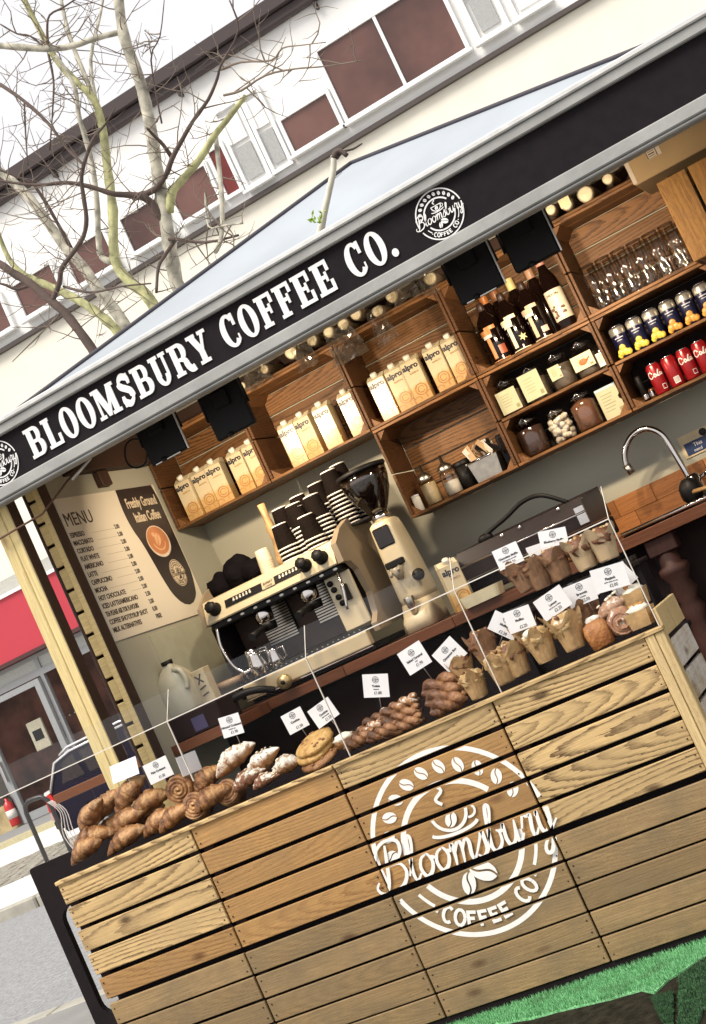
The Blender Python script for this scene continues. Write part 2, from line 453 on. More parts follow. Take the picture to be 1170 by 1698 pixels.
SCRIPT = {
    'B': (1.42, [[(-.15, 1.45), (.05, 1.95), (.6, 2.2), (1.15, 2.0), (1.2, 1.5), (.85, 1.15), (.5, 1.05)], [(.5, 1.05), (1.05, 1.0), (1.3, .55), (1.05, .05), (.45, -.15), (-.1, -.05), (-.35, .25), (-.2, .5)], [(.5, 2.0), (.42, 1.2), (.3, .3), (.1, -.1)]]),
    'l': (.55, [[(0, .3), (.35, 1.25), (.42, 1.9), (.25, 2.0), (.2, 1.5), (.2, .4), (.35, 0), (.6, .25)]]),
    'o': (.85, [[(.45, .98), (.18, .85), (.08, .45), (.3, .02), (.6, .15), (.72, .55), (.55, .92), (.42, .98)], [(.6, .8), (.9, .7)]]),
    'm': (1.25, [[(0, .8), (.12, 1.0), (.18, .5), (.18, 0)], [(.18, .5), (.4, .98), (.58, .8), (.58, 0)], [(.58, .5), (.8, .98), (.98, .8), (.98, .25), (1.1, 0), (1.3, .3)]]),
    's': (.62, [[(0, .2), (.3, .8), (.42, 1.1), (.5, .65), (.52, .2), (.28, -.04), (.05, .12)], [(.45, .05), (.68, .35)]]),
    'b': (.8, [[(0, .3), (.3, 1.3), (.4, 1.9), (.24, 2.0), (.16, 1.4), (.16, .25), (.4, -.02), (.68, .25), (.66, .7), (.5, .85)], [(.6, .75), (.85, .75)]]),
    'u': (.95, [[(0, .8), (.08, 1.0), (.12, .35), (.3, 0), (.55, .2), (.64, 1.0)], [(.64, .9), (.66, .2), (.8, 0), (1.0, .3)]]),
    'r': (.72, [[(0, .5), (.15, 1.15), (.28, .95), (.48, .95), (.46, .3), (.58, 0), (.78, .3)]]),
    'y': (.9, [[(0, .8), (.08, 1.0), (.14, .35), (.32, 0), (.55, .25), (.66, 1.0)], [(.66, .95), (.62, -.2), (.45, -.85), (.2, -.85), (.25, -.45), (.95, .4)]]),
}


def script_word(fl, word, x0, z0, xh, w=.142, shear=.22):
    x = x0
    for ch in word:
        adv, strokes = SCRIPT[ch]
        for st in strokes:
            p = smooth(st, 4)
            n = len(p)
            ws = [xh * w * (.55 + .75 * math.sin(math.pi * min(1, max(0, (i + .8) / n)))) for i in range(n)]
            fl.strip([(x + (a + shear * b) * xh, z0 + b * xh) for a, b in p], ws)
        x += adv * xh
    return x


def arc_caps(fl, word, rc, h, a_start, step, w):
    """block capitals along the lower arc, feet outwards"""
    for i, ch in enumerate(word):
        if ch == ' ': continue
        a = math.radians(a_start + i * step)
        ca, sa = math.cos(a), math.sin(a)
        def T(x, z): # x along the arc (counter-clockwise along the bottom = rightwards), z towards the centre
            return (rc * ca - sa * x * -1 * -1 - ca * z, rc * sa + ca * x - sa * z)
        W_ = h * .32
        St = {'C': [[(W_ * math.cos(t) * 1.0, h * .5 * math.sin(t) * 1.0) for t in [math.radians(50 + 260 * k / 10) for k in range(11)]]],
              'O': [[(W_ * math.cos(t), h * .5 * math.sin(t)) for t in [math.radians(360 * k / 14) for k in range(15)]]],
              'F': [[(-W_ * .7, -h / 2), (-W_ * .7, h / 2)], [(-W_ * .7, h / 2 - w / 2), (W_ * .9, h / 2 - w / 2)], [(-W_ * .7, 0), (W_ * .6, 0)]],
              'E': [[(-W_ * .7, -h / 2), (-W_ * .7, h / 2)], [(-W_ * .7, h / 2 - w / 2), (W_ * .9, h / 2 - w / 2)], [(-W_ * .7, 0), (W_ * .6, 0)], [(-W_ * .7, -h / 2 + w / 2), (W_ * .9, -h / 2 + w / 2)]],
              '.': [[(-w / 2, -h * .05), (w / 2, -h * .05)]]}[ch]
        for st in St: fl.strip([T(*p) for p in st], w)


def badge(detail=2):
    f = Flat()
    f.arc((0, 0), .972, .972, 8, 188, .052, 40); f.arc((0, 0), .972, .972, 200, 363, .052, 40)
    f.arc((0, 0), .63, .63, 38, 176, .06, 28); f.arc((0, 0), .63, .63, 208, 352, .06, 28)
    f.arc((0, 0), .775, .775, 207, 222, .035, 10); f.arc((0, 0), .775, .775, 322, 352, .035, 10)
    for k in range(11):
        a = math.radians(22 + 15 * k)
        f.bean((.8 * math.cos(a), .8 * math.sin(a)), .082, a + .5)
    if detail > 1:
        arc_caps(f, '.COFFEE CO.', .80, .165, 224.5, 9.15, .036)
    # cup, saucer and steam
    f.arc((0, .34), .2, .2, 180, 360, .035, 14); f.strip([(-.22, .35), (.22, .35)], .03); f.arc((.21, .27), .075, .065, -110, 100, .025, 10)
    f.arc((0, .17), .27, .07, 190, 350, .035, 14); f.bean((0, .25), .085, .9)
    f.strip(smooth([(-.02, .42), (-.07, .49), (.03, .56), (-.03, .64)], 4), .035)
    f.bean((-.115, -.42), .12, 1.15, .62); f.bean((.085, -.345), .155, -.65, .66)
    script_word(f, 'Bloomsbury', -1.02, -.205, .228)
    return f


BADGE = badge()
# slab-serif capitals, cap height 1: every entry is (advance, list of pieces)
def slab(ch):
    f = Flat(); r = lambda x0, z0, x1, z1: (f.poly([(x0, z0), (x1, z0), (x1, z1), (x0, z1)]), setattr(f, 'layer', f.layer + 1))
    def ring(cx, cz, rx, rz, tx, tz, a0, a1, n=22):
        for i in range(n):
            q = [math.radians(a0 + (a1 - a0) * k / n) for k in (i, i + 1)]
            f.poly([(cx + rx * math.cos(q[0]), cz + rz * math.sin(q[0])), (cx + rx * math.cos(q[1]), cz + rz * math.sin(q[1])),
                    (cx + (rx - tx) * math.cos(q[1]), cz + (rz - tz) * math.sin(q[1])), (cx + (rx - tx) * math.cos(q[0]), cz + (rz - tz) * math.sin(q[0]))])
        f.layer += 1
    S = .23; T = .115
    if ch in 'BRLEF':
        r(.08, 0, .08 + S, 1); r(0, 0, .40 if ch in 'FR' else .36, T); r(0, 1 - T, .36, 1)
    if ch == 'B':
        r(.3, 1 - T, .46, 1); r(.3, .46, .5, .46 + T); r(.3, 0, .48, T)
        ring(.45, .73, .25, .27, .2, T, -90, 90); ring(.47, .288, .29, .288, .225, T, -90, 90); adv = .8
    elif ch == 'R':
        r(.3, 1 - T, .46, 1); r(.3, .42, .46, .42 + T); ring(.45, .71, .27, .29, .22, T, -90, 90)
        f.strip(smooth([(.42, .47), (.56, .4), (.6, .2), (.7, .06), (.86, .07)], 4), [.12 + .1 * min(1, i / 6) for i in range(17)]); adv = .86
    elif ch == 'L': r(.3, 0, .68, T); r(.555, 0, .68, .36); adv = .72
    elif ch in 'EF':
        r(.3, 1 - T, .68, 1); r(.555, .66, .68, 1); r(.3, .45, .5, .45 + T); r(.44, .35, .53, .66)
        if ch == 'E': r(.3, 0, .7, T); r(.575, 0, .7, .36); adv = .76
        else: adv = .72
    elif ch == 'O': ring(.37, .5, .37, .53, .235, .11, 0, 360, 36); adv = .77
    elif ch == 'C':
        ring(.38, .5, .38, .53, .235, .11, 42, 318, 32); r(.555, .62, .67, 1.0); r(.60, .13, .66, .32); adv = .74
    elif ch == 'S':
        p = smooth([(.53, .66), (.52, .84), (.33, .95), (.16, .86), (.15, .68), (.33, .54), (.49, .40), (.49, .18), (.3, .06), (.12, .17), (.1, .36)], 5)
        n = len(p); f.strip(p, [.11 + .12 * max(0, math.sin(math.pi * 3 * i / n)) ** 2 if not .35 < i / n < .65 else .23 for i in range(n)])
        r(.485, .66, .585, 1); r(.04, 0, .14, .36); adv = .66
    elif ch == 'U':
        r(.08, .3, .08 + S, 1); r(0, 1 - T, .39, 1); r(.56, .3, .67, 1); r(.47, 1 - T, .76, 1); ring(.375, .34, .295, .36, .2, T, 180, 360); adv = .8
    elif ch == 'M':
        r(.1, 0, .2, 1); r(0, 0, .3, T); r(0, 1 - T, .22, 1); r(.72, 0, .95, 1); r(.63, 0, 1.04, T); r(.8, 1 - T, 1.04, 1)
        f.poly([(.1, 1), (.36, 1), (.58, .28), (.47, .02), (.42, .02)]); f.layer += 1
        f.poly([(.95, 1), (.74, 1), (.47, .02), (.56, .02), (.62, .2)]); f.layer += 1; adv = 1.08
    elif ch == 'Y':
        r(.275, 0, .275 + S, .45); r(.17, 0, .62, T); r(-.04, 1 - T, .34, 1); r(.47, 1 - T, .8, 1)
        f.poly([(.03, .95), (.29, .95), (.5, .43), (.28, .38)]); f.layer += 1
        f.poly([(.58, .95), (.71, .95), (.5, .4), (.4, .43)]); f.layer += 1; adv = .77
    elif ch == '.': f.ellipse((.12, .11), .125, .125, 16); adv = .28
    return adv, f


SLAB = {c: slab(c) for c in 'BLOMSURYCFE.'}


# ------------------------------------------------------------------ ground
def ground_z(y):
    """height of the street across its width: road, island, setts, far pavement"""
    pr = [(9.4, 0), (12.6, 0), (12.601, -.05), (17.1, 0.0), (19.1, .2), (19.101, .3), (24.5, .42)]
    if y < 9.4: return -.12
    for (a, za), (b, zb) in zip(pr, pr[1:]):
        if y <= b: return za + (zb - za) * (y - a) / (b - a)
    return .42


ASPHALT = mat('asphalt', (.27, .27, .275), .95, var=.28, vs=38, bump=.8, bs=60, spec=.2)
PAVE = mat('pale_paving', (.64, .63, .60), .85, var=.08, vs=2, bump=.2, bs=40)
KERBM = mat('kerb_stone', (.36, .34, .29), .85, var=.15, vs=8, bump=.2)
COBBLE = mat('cobble_stone', (.26, .24, .20), .85, var=.35, vs=7, bump=.5, bs=30)
g = G(); g.quad((-90, -30, -.125), (60, -30, -.125), (60, 120, -.125), (-90, 120, -.125)); struct(g.build('ground', mat('earth_ground', (.2, .19, .17), .9)))
g = G(); g.quad((-60, 2.62, -.12), (40, 2.62, -.12), (40, 9.25, -.12), (-60, 9.25, -.12)); struct(g.build('road', ASPHALT))
g = G(); g.box(-60, 40, -14, 2.45, -.3, -.008); struct(g.build('pavement', mat('near_paving', (.22, .215, .205), .85, var=.12, vs=3, bump=.2)))
g = G()
for k in range(30): g.box(-16 + k * .92, -16 + k * .92 + .905, 2.45, 2.6, -.3, -.004 - R.uniform(0, .004), c=.012)
struct(g.build('kerb', KERBM))
rows = [(9.4, 12.6, PAVE), (12.605, 17.1, COBBLE), (17.1, 19.1, PAVE), (19.102, 19.5, mat('yellow_kerb_band', (.45, .40, .25), .85)), (19.5, 24.5, mat('grey_slabs', (.24, .24, .24), .85))]
for y0, y1, m_ in rows:
    nm = 'pavement'
    g = G(); z0, z1 = ground_z(y0), ground_z(y1)
    g.add([(-60, y0, z0), (30, y0, z0), (30, y1, z1), (-60, y1, z1), (-60, y0, -.3), (30, y0, -.3), (30, y1, -.3), (-60, y1, -.3)],
          [(0, 1, 2, 3), (0, 4, 5, 1), (3, 2, 6, 7), (0, 3, 7, 4), (1, 5, 6, 2)])
    o = struct(g.build(nm, m_))
    if y0 == 12.605:                                                  # setts standing proud of the bed
        sb = G()
        for i in range(46):
            for j in range(18):
                xx = -18.5 + i * .24 + (j % 2) * .12; yy = 12.63 + j * .245; zz = ground_z(yy + .1)
                sb.box(xx, xx + .215, yy, yy + .215, zz, zz + R.uniform(.012, .03), c=.01)
        q = sb.build('setts', COBBLE, o); q['kind'] = 'stuff'
g = G()
for k in range(36):
    x = -22 + k * .92; g.box(x, x + .9, 9.25, 9.4, -.3, .006 + R.uniform(-.004, .004), c=.02)
struct(g.build('kerb', KERBM))
# green artificial turf mat in front of the stall
def turf():
    m, n, b = base('green_turf'); N = n.nodes.new; L = n.links.new
    tc = N('ShaderNodeTexCoord'); nz = N('ShaderNodeTexNoise'); nz.inputs['Scale'].default_value = 170; nz.inputs['Detail'].default_value = 3
    L(tc.outputs['Object'], nz.inputs['Vector'])
    r = N('ShaderNodeValToRGB'); r.color_ramp.elements[0].color = (.06, .27, .08, 1); r.color_ramp.elements[1].color = (.32, .66, .34, 1)
    r.color_ramp.elements[0].position = .3; r.color_ramp.elements[1].position = .7
    L(nz.outputs['Fac'], r.inputs[0]); b.inputs['Roughness'].default_value = .9; b.inputs['Specular IOR Level'].default_value = .15
    n2 = N('ShaderNodeTexNoise'); n2.inputs['Scale'].default_value = 9; n2.inputs['Detail'].default_value = 5; L(tc.outputs['Object'], n2.inputs['Vector'])
    mr = N('ShaderNodeMapRange'); mr.inputs[1].default_value = .55; mr.inputs[2].default_value = .75; mr.inputs[4].default_value = .6; L(n2.outputs['Fac'], mr.inputs[0])
    mx = N('ShaderNodeMix'); mx.data_type = 'RGBA'; L(mr.outputs[0], mx.inputs[0]); L(r.outputs[0], mx.inputs[6]); mx.inputs[7].default_value = (.09, .16, .06, 1)
    L(mx.outputs[2], b.inputs['Base Color'])
    return m
TURF = turf()


def in_poly(x, y, poly):
    c = False; j = len(poly) - 1
    for i in range(len(poly)):
        (xi, yi), (xj, yj) = poly[i], poly[j]
        if (yi > y) != (yj > y) and x < (xj - xi) * (y - yi) / (yj - yi) + xi: c = not c
        j = i
    return c


def turf_piece(name, label, poly, z, m, n, hgt):
    dense = []                                                        # hand-cut edge: densify and jitter
    for (a, b) in zip(poly, poly[1:] + poly[:1]):
        k = max(1, int(math.hypot(b[0] - a[0], b[1] - a[1]) / .025))
        for i in range(k):
            t = i / k; p = Vector((a[0] + (b[0] - a[0]) * t, a[1] + (b[1] - a[1]) * t, 0))
            q = mnoise.noise(p * 23) * .010 + mnoise.noise(p * 60) * .004
            dense.append((p.x + q, p.y - q))
    poly = dense
    root = thing(name, label, 'artificial grass', (poly[0][0], poly[0][1], z))
    ox, oy = poly[0]
    g = G(); g.prism([(a - ox, b - oy) for a, b in poly], 0, .006, 'xy'); g.build('backing', m, root)
    g = G(); xs = [p[0] for p in poly]; ys = [p[1] for p in poly]; rr = random.Random(5)
    k = 0
    while k < n:
        x, y = rr.uniform(min(xs), max(xs)), rr.uniform(min(ys), max(ys))
        if not in_poly(x, y, poly): continue
        k += 1; a = rr.uniform(0, 6.28); w = .0016; h = hgt * rr.uniform(.6, 1.2); lx, ly = rr.uniform(-.006, .006), rr.uniform(-.006, .006)
        x -= ox; y -= oy
        g.add([(x - w * math.cos(a), y - w * math.sin(a), .005), (x + w * math.cos(a), y + w * math.sin(a), .005), (x + lx, y + ly, .005 + h)], [(0, 1, 2)])
    o = g.build('blades', m, root, fix=False); o['kind'] = 'stuff'
    return root


e = [(2.6, .03), (.55, .03), (.55, -.07)]
q = [at(u, v, z=.0) for u, v in ((735, 1720), (800, 1706), (880, 1692), (950, 1674), (1010, 1660), (1065, 1645), (1085, 1650), (1110, 1628), (1140, 1606), (1170, 1588), (1200, 1570))]
turf_piece('turf_mat', 'bright green artificial grass strip along the foot of the crate counter', e + [(p.x, p.y) for p in q] + [(2.6, q[-1].y - .02)], .0, TURF, 26000, .014)
TURF_SHADE = mat('shaded_turf', (.03, .085, .03), .85, var=.6, vs=60)  # deep shade on the turf, made as separate darker pieces
for lab, pl in (('small patch of turf darkened as shade left of the cut at the bottom right', ((1084, 1662), (1104, 1656), (1119, 1650), (1118, 1676), (1117, 1700), (1103, 1702), (1094, 1684))),
                ('larger patch of turf darkened as shade right of the cut at the bottom right', ((1127, 1648), (1127, 1625), (1150, 1612), (1174, 1594), (1210, 1580), (1215, 1660), (1170, 1678), (1150, 1712), (1128, 1714)))):
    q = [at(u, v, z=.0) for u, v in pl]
    turf_piece('turf_shade_piece', lab, [(p.x, p.y) for p in q], .002, TURF_SHADE, 5000, .009)
g = G(); g.box(.2, 3.4, -1.4, -.075, -.006, .0015, c=.002)
tag(g.build('rubber_mat', mat('rubber_mat', (.022, .019, .012), .95, var=.6, spec=.1, vs=30, bump=.6, bs=200)), 'dark rubber ground mat in front of the green turf strip', 'mat')

# ------------------------------------------------------------------ building across the street
BY = 22.0
RENDER = mat('white_render', (.78, .77, .75), .85, var=.07, vs=1.2, bump=.2, bs=30)
CREAMR = mat('cream_render', (.76, .72, .62), .85, var=.04, vs=2)
FRAMEW = mat('white_window_frame', (.8, .8, .79), .5, var=.02)
PANE = mat('dark_window_pane', (.11, .052, .042), .05, var=.4, vs=.9)
PANER = mat('red_curtain_pane', (.16, .02, .015), .08, var=.3, vs=2)
GUTTER = mat('dark_gutter', (.05, .035, .035), .6)
GREYPANE = mat('grey_blind_pane', (.36, .36, .35), .15, var=.1)
bld = thing('rendered_building', 'long white rendered building with dark window bands across the street', 'building', (-8, BY, .37))
bo = Vector((8, 0, -.37))


def bpart(name, x0, x1, y0, y1, z0, z1, m, parent=bld, c=0, off=bo):
    g = G(); g.box(x0 + off.x, x1 + off.x, y0, y1, z0 + off.z, z1 + off.z, c=c); return g.build(name, m, parent)


bpart('wall', -40, 14, .3, 9, 9.28, 11.9, RENDER)
bpart('wall', -40, 14, .3, 9, 5.1, 9.2, CREAMR)
bpart('string_course', -40, 14, .18, .3, 9.2, 9.28, mat('dark_band', (.07, .055, .05), .7))
bpart('roof', -40, 14, -.02, 9, 12.02, 12.25, mat('roof_felt', (.06, .045, .045), .9))
bpart('gutter', -40, 14, .1, .29, 11.80, 12.02, GUTTER, c=.04)
k = -38.0
while k < 13:
    g = G(); g.box(k + 8, k + 8.06, .14, .295, 11.66 - .37, 11.795 - .37, c=.01); g.build('gutter_bracket', GUTTER, bld); k += 3.1


def window(x0, x1, z0, z1, panes, lab=None, sill=True):
    """frame proud of the wall with panes set back; panes = list of (x0, x1, z0, z1, material) in metres"""
    w = G(); t = .07
    w.box(x0 + 8 - t, x1 + 8 + t, .2, .3, z1 - .37, z1 - .37 + t); w.box(x0 + 8 - t, x1 + 8 + t, .2, .3, z0 - .37 - t, z0 - .37)
    w.box(x0 + 8 - t, x0 + 8, .2, .3, z0 - .37, z1 - .37); w.box(x1 + 8, x1 + 8 + t, .2, .3, z0 - .37, z1 - .37)
    last = None
    for a, b_, c_, d, m in panes[1:]: w.box(a + 8 - .06, a + 8, .21, .295, c_ - .37, d - .37)
    f = w.build('window', FRAMEW, bld)
    for a, b_, c_, d, m in panes:
        p = G(); p.box(a + 8, b_ + 8, .25, .297, c_ - .37, d - .37); p.build('pane', m, f)
    if sill:
        p = G(); p.box(x0 + 8 - .12, x1 + 8 + .12, .08, .2, z0 - .37 - t - .06, z0 - .37 - t, c=.01); p.build('sill', FRAMEW, f)


window(-4.22, -1.75, 9.6, 10.98, [(-4.22, -3.05, 9.6, 10.98, PANE), (-2.97, -1.75, 9.6, 10.98, PANE)])
window(-5.4, -4.4, 9.6, 10.24, [(-5.4, -4.4, 9.6, 10.24, PANE)])
window(-5.9, -5.58, 9.5, 11.0, [(-5.86, -5.62, 9.6, 10.25, GREYPANE), (-5.86, -5.62, 10.35, 10.9, RENDER)], sill=False)
window(-6.5, -6.06, 9.5, 11.0, [(-6.45, -6.12, 9.6, 10.25, GREYPANE), (-6.45, -6.12, 10.35, 10.9, RENDER)])
window(-6.96, -6.68, 9.55, 10.45, [(-6.96, -6.68, 9.55, 10.45, PANER)], sill=False)
window(-8.0, -7.15, 9.58, 10.3, [(-8.0, -7.15, 9.58, 10.3, PANE)])
window(-9.2, -8.3, 9.56, 10.25, [(-9.2, -8.3, 9.56, 10.25, PANE)])
window(-1.45, -.95, 9.6, 10.9, [(-1.38, -1.02, 9.7, 10.35, GREYPANE), (-1.38, -1.02, 10.42, 10.85, RENDER)])
window(-.7, -.15, 9.6, 10.9, [(-.64, -.2, 9.68, 10.8, RENDER)])
for k in range(6):
    x = -10.6 - k * 1.35
    window(x, x + .95, 9.58, 10.25, [(x, x + .95, 9.58, 10.25, PANE)])
for k in range(4):
    x = .6 + k * 1.6
    window(x, x + 1.2, 9.58, 10.95, [(x, x + 1.2, 9.58, 10.95, PANE)])
for k in range(18):                                                  # first-floor windows, mostly hidden by the stall
    x = -20 + k * 1.8
    if x > -12.2: window(x, x + .9, 6.3, 7.5, [(x, x + .9, 6.3, 7.5, PANE)])
# shop front at street level
bpart('stone_band', -40, 14, .25, 9, 4.75, 5.1, mat('pale_stone', (.42, .41, .37), .85, var=.1))
fas = bpart('shop_fascia', -19, -11, -.05, .25, 3.52, 4.72, mat('red_fascia', (.47, .035, .055), .5, var=.05, vs=1))
bpart('fascia_edge', -19, -11, -.08, -.05, 3.44, 3.52, mat('dark_edge', (.06, .02, .02), .6), fas)
bpart('fascia_cap', -19, -11, -.1, .25, 4.722, 4.79, FRAMEW, fas)
SF = mat('grey_shop_frame', (.29, .295, .30), .5, var=.05)
bpart('shop_back_wall', -19, -11, 3.0, 3.1, .3, 4.7, mat('shop_brown', (.22, .09, .06), .8, var=.75, vs=1.8))
bpart('shop_floor', -19, -11, .6, 5.5, .3, .36, mat('shop_floor', (.3, .22, .13), .7))
bpart('shop_ceiling', -19, -11, .6, 5.5, 4.2, 4.3, mat('shop_ceiling', (.25, .2, .16), .8))
bpart('wall', -40, -19, .3, 9, .2, 4.75, CREAMR)
bpart('wall', -11, 14, .3, 9, .2, 4.75, CREAMR)
bpart('transom_bar', -19, -11, .2, .32, 3.0, 3.13, SF)
bpart('transom_bar', -19, -11, .2, .3, 3.36, 3.44, SF)
for x in (-18.2, -16.85, -15.05, -13.6, -12.2): bpart('mullion', x, x + .1, .2, .31, 3.13, 3.36, SF)
for x in (-18.2, -16.9, -13.6, -12.2): bpart('mullion', x, x + .13, .2, .3, .38, 3.0, SF)
for a, b_ in ((-18.07, -16.9), (-13.47, -12.2)): bpart('shop_pane', a, b_, .24, .26, .9, 3.0, thin_glass('shop_glass', (.94, .94, .94), .004, mult=.1))
for x0, x1 in ((-18.07, -16.85), (-16.75, -15.05), (-14.95, -13.6), (-13.5, -12.2)): bpart('transom_pane', x0, x1, .24, .26, 3.13, 3.36, mat('transom_obscured', (.4, .41, .38), .2))
STONE = mat('yellow_stone', (.40, .31, .16), .8, var=.4, vs=3, bump=.3, bs=8)
bpart('stall_riser', -18.07, -16.9, .22, .3, .36, .9, STONE)
bpart('stall_riser', -13.47, -12.2, .22, .3, .36, .9, STONE)
door = bpart('door', -16.77, -16.65, .1, .2, .38, 2.98, SF)
d2 = G()
d2.box(-15.2 + 8, -15.06 + 8, .1, .2, .01, 2.6); d2.box(-16.65 + 8, -15.2 + 8, .1, .2, 2.48, 2.6); d2.box(-16.65 + 8, -15.2 + 8, .1, .2, .01, .18); d2.build('door_frame', SF, door)
bpart('door_pane', -16.65, -15.2, .14, .16, .56, 2.85, thin_glass('shop_glass', (.94, .94, .94), .004, mult=.1), door)
bpart('door_handle', -16.72, -16.69, .02, .1, 1.3, 1.75, CHROME, door)
for x in (-15.06 + .0, ): bpart('mullion', x + .01, x + .1, .2, .3, .38, 3.0, SF)
bpart('shop_pane', -14.95, -13.6, .24, .26, .9, 3.0, thin_glass('shop_glass', (.94, .94, .94), .004, mult=.1))
bpart('stall_riser', -14.95, -13.6, .22, .3, .36, .9, mat('beige_riser', (.32, .25, .2), .8))
# things in the shop
g = G(); g.box(-.2, .2, -.03, .03, 0, .62, mi=0, c=.01); g.box(-.12, .12, -.034, -.03, .2, .42, mi=1)
tag(g.build('shop_notice', [mat('notice_cream', (.6, .55, .42), .7), INK], loc=(-15.85, 22.5, 1.62)), 'cream notice with a small black motif inside the shop door', 'notice')
t = thing('fire_extinguisher', 'red fire extinguisher behind the shop window by the stone wall', 'extinguisher', (-16.98, 22.12, .42))
g = G(); g.lathe([(.0, 0), (.1, .0), (.11, .03), (.11, .42), (.08, .5), (.035, .54), (.035, .6)], 14); g.build('cylinder', mat('red_enamel', (.5, .03, .03), .3), t)
g = G(); g.lathe([(.112, .16), (.113, .16), (.113, .34), (.112, .34)], 14); g.build('label_band', mat('band_white', (.7, .65, .6), .5), t)
g = G(); g.box(-.05, .08, -.02, .02, .6, .68, c=.008); g.tube([(.06, 0, .64), (.14, 0, .55), (.15, 0, .3)], .012, 6); g.build('handle', BLACKP, t)
for i, (x, y, h, c_) in enumerate(((-15.7, 22.9, 1.1, (.33, .28, .1)), (-15.45, 23.1, .9, (.4, .35, .28)), (-14.6, 23.2, 1.0, (.25, .2, .18)))):
    t = thing('shop_display', ['mustard cloth sack display standing inside the shop door', 'pale wrapped display bag standing inside the shop door', 'brown stocked display stand behind the shop window'][i], 'display', (x, y, .36))
    g = G(); g.ell((0, 0, h * .5), (.26, .2, h * .5), 14, 10, amp=.25, fr=2, seed=i); g.build('sack', mat('sack%d' % i if False else ['sack_mustard', 'sack_pale', 'sack_brown'][i], c_, .9, var=.3, vs=6), t)
    g = G(); g.tube([(0, 0, h * .93), (0, 0, h * 1.08)], [.08, .03], 8); g.build('neck', mat('sack_tie', (.2, .12, .06), .8), t)
t = thing('string_lights', 'string of small white bulbs hanging inside the shop', 'string lights', (-15.5, 23.4, 2.0))
g = G(); pts = [(-.5 + i * .14, 0, .03 * math.sin(i * 1.1) + i * .03) for i in range(9)]; g.tube(pts, .006, 4); g.build('wire', INK, t)
for p in pts: g = G(); g.ell((p[0], -.01, p[1] * 0 + p[2] - .03), (.022,) * 3, 8, 6); g.build('bulb', mat('bulb_white', (.8, .78, .7), .3), t)

# ------------------------------------------------------------------ parked car (rear on the left, side towards us)
car = thing('parked_car', 'dark navy estate car with silver roof rail parked behind the pastries', 'car', (-10.17, 14.0, ground_z(14.0)))
car.scale = (.87, .87, .87)
NAVY = mat('navy_paint', (.010, .007, .018), .4, var=.15, coat=0, spec=.15)
prof = [(.12, .32), (.0, .55), (.02, .85), (.10, 1.0), (.42, 1.42), (.75, 1.52), (1.9, 1.54), (2.5, 1.46), (3.25, 1.02), (4.05, .9), (4.3, .7), (4.32, .4), (4.2, .28), (3.75, .26)]
g = G()
prof2 = [(x, z) for x, z in prof]
n = len(prof2)
vs = []
for (yy, ins) in ((0.0, .10), (.06, 0), (.12, 0)):
    pass
low = [(.12, .32), (.0, .55), (.02, .85), (.10, 1.0), (3.25, 1.02), (4.05, .9), (4.3, .7), (4.32, .4), (4.2, .28)]
def loft(g, outline, ys, mi=0):
    n = len(outline); cx_ = sum(p[0] for p in outline) / n; cz_ = sum(p[1] for p in outline) / n
    vs = []
    for y, k in ys: vs += [(cx_ + (a - cx_) * k, y, cz_ + (b_ - cz_) * (1 - (1 - k) * .6)) for a, b_ in outline]
    fs = [list(range(n))[::-1], [(len(ys) - 1) * n + i for i in range(n)]]
    for q in range(len(ys) - 1):
        for i in range(n): fs.append([q * n + i, q * n + (i + 1) % n, (q + 1) * n + (i + 1) % n, (q + 1) * n + i])
    g.add(vs, fs, mi, False)
loft(g, low, [(.0, .93), (.05, .985), (.2, 1), (1.5, 1), (1.65, .985), (1.7, .93)])
g.build('body', NAVY, car)
cab = [(.12, .99), (.42, 1.42), (.75, 1.52), (1.9, 1.54), (2.5, 1.46), (3.2, 1.0)]
g = G(); loft(g, cab, [(.04, .97), (.2, .9), (1.5, .9), (1.66, .97)]); g.build('roof', NAVY, car)
WIN = mat('car_glass', (.03, .022, .022), .08, var=.5, spec=.35)
for poly in ([(.42, 1.06), (.58, 1.38), (.82, 1.44), (.9, 1.06)], [(1.0, 1.06), (.95, 1.44), (1.75, 1.46), (1.78, 1.06)], [(1.88, 1.06), (1.86, 1.46), (2.35, 1.4), (2.85, 1.06)]):
    g = G(); g.prism(poly, .035, .055); g.build('window', WIN, car)
g = G(); g.tube([(.5, .16, 1.5), (.7, .14, 1.57), (1.8, .14, 1.59), (2.3, .16, 1.52)], .022, 8); g.build('roof_rail', mat('silver_rail', (.75, .75, .76), .25, .6), car)
g = G(); g.tube([(.16, .03, 1.02), (.44, .03, 1.42), (.78, .05, 1.5), (1.9, .05, 1.52)], .022, 6); g.build('window_trim', mat('silver_trim', (.7, .7, .72), .25, .6), car)
g = G(); g.prism([(.005, .72), (.03, .98), (.16, 1.0), (.2, .86), (.12, .7)], -.012, .3); g.build('tail_light', mat('red_lens', (.5, .02, .015), .1), car)
g = G(); g.prism([(.02, .985), (.06, 1.05), (.17, 1.06), (.17, 1.01)], -.01, .3); g.build('tail_light', mat('clear_lens', (.7, .68, .66), .1), car)
g = G(); g.prism([(-.01, .58), (.0, .7), (.1, .69), (.11, .58)], -.008, .3); g.build('reflector', mat('pink_lens', (.5, .3, .3), .2), car)
for x in (.95, 1.95): g = G(); g.box(x, x + .2, -.03, .0, .86, .895, c=.012); g.build('door_handle', mat('silver_trim', (.7, .7, .72), .25, .6), car)
for x in (.92, 1.84): g = G(); g.box(x, x + .008, -.004, .03, .35, 1.0); g.build('door_seam', INK, car)
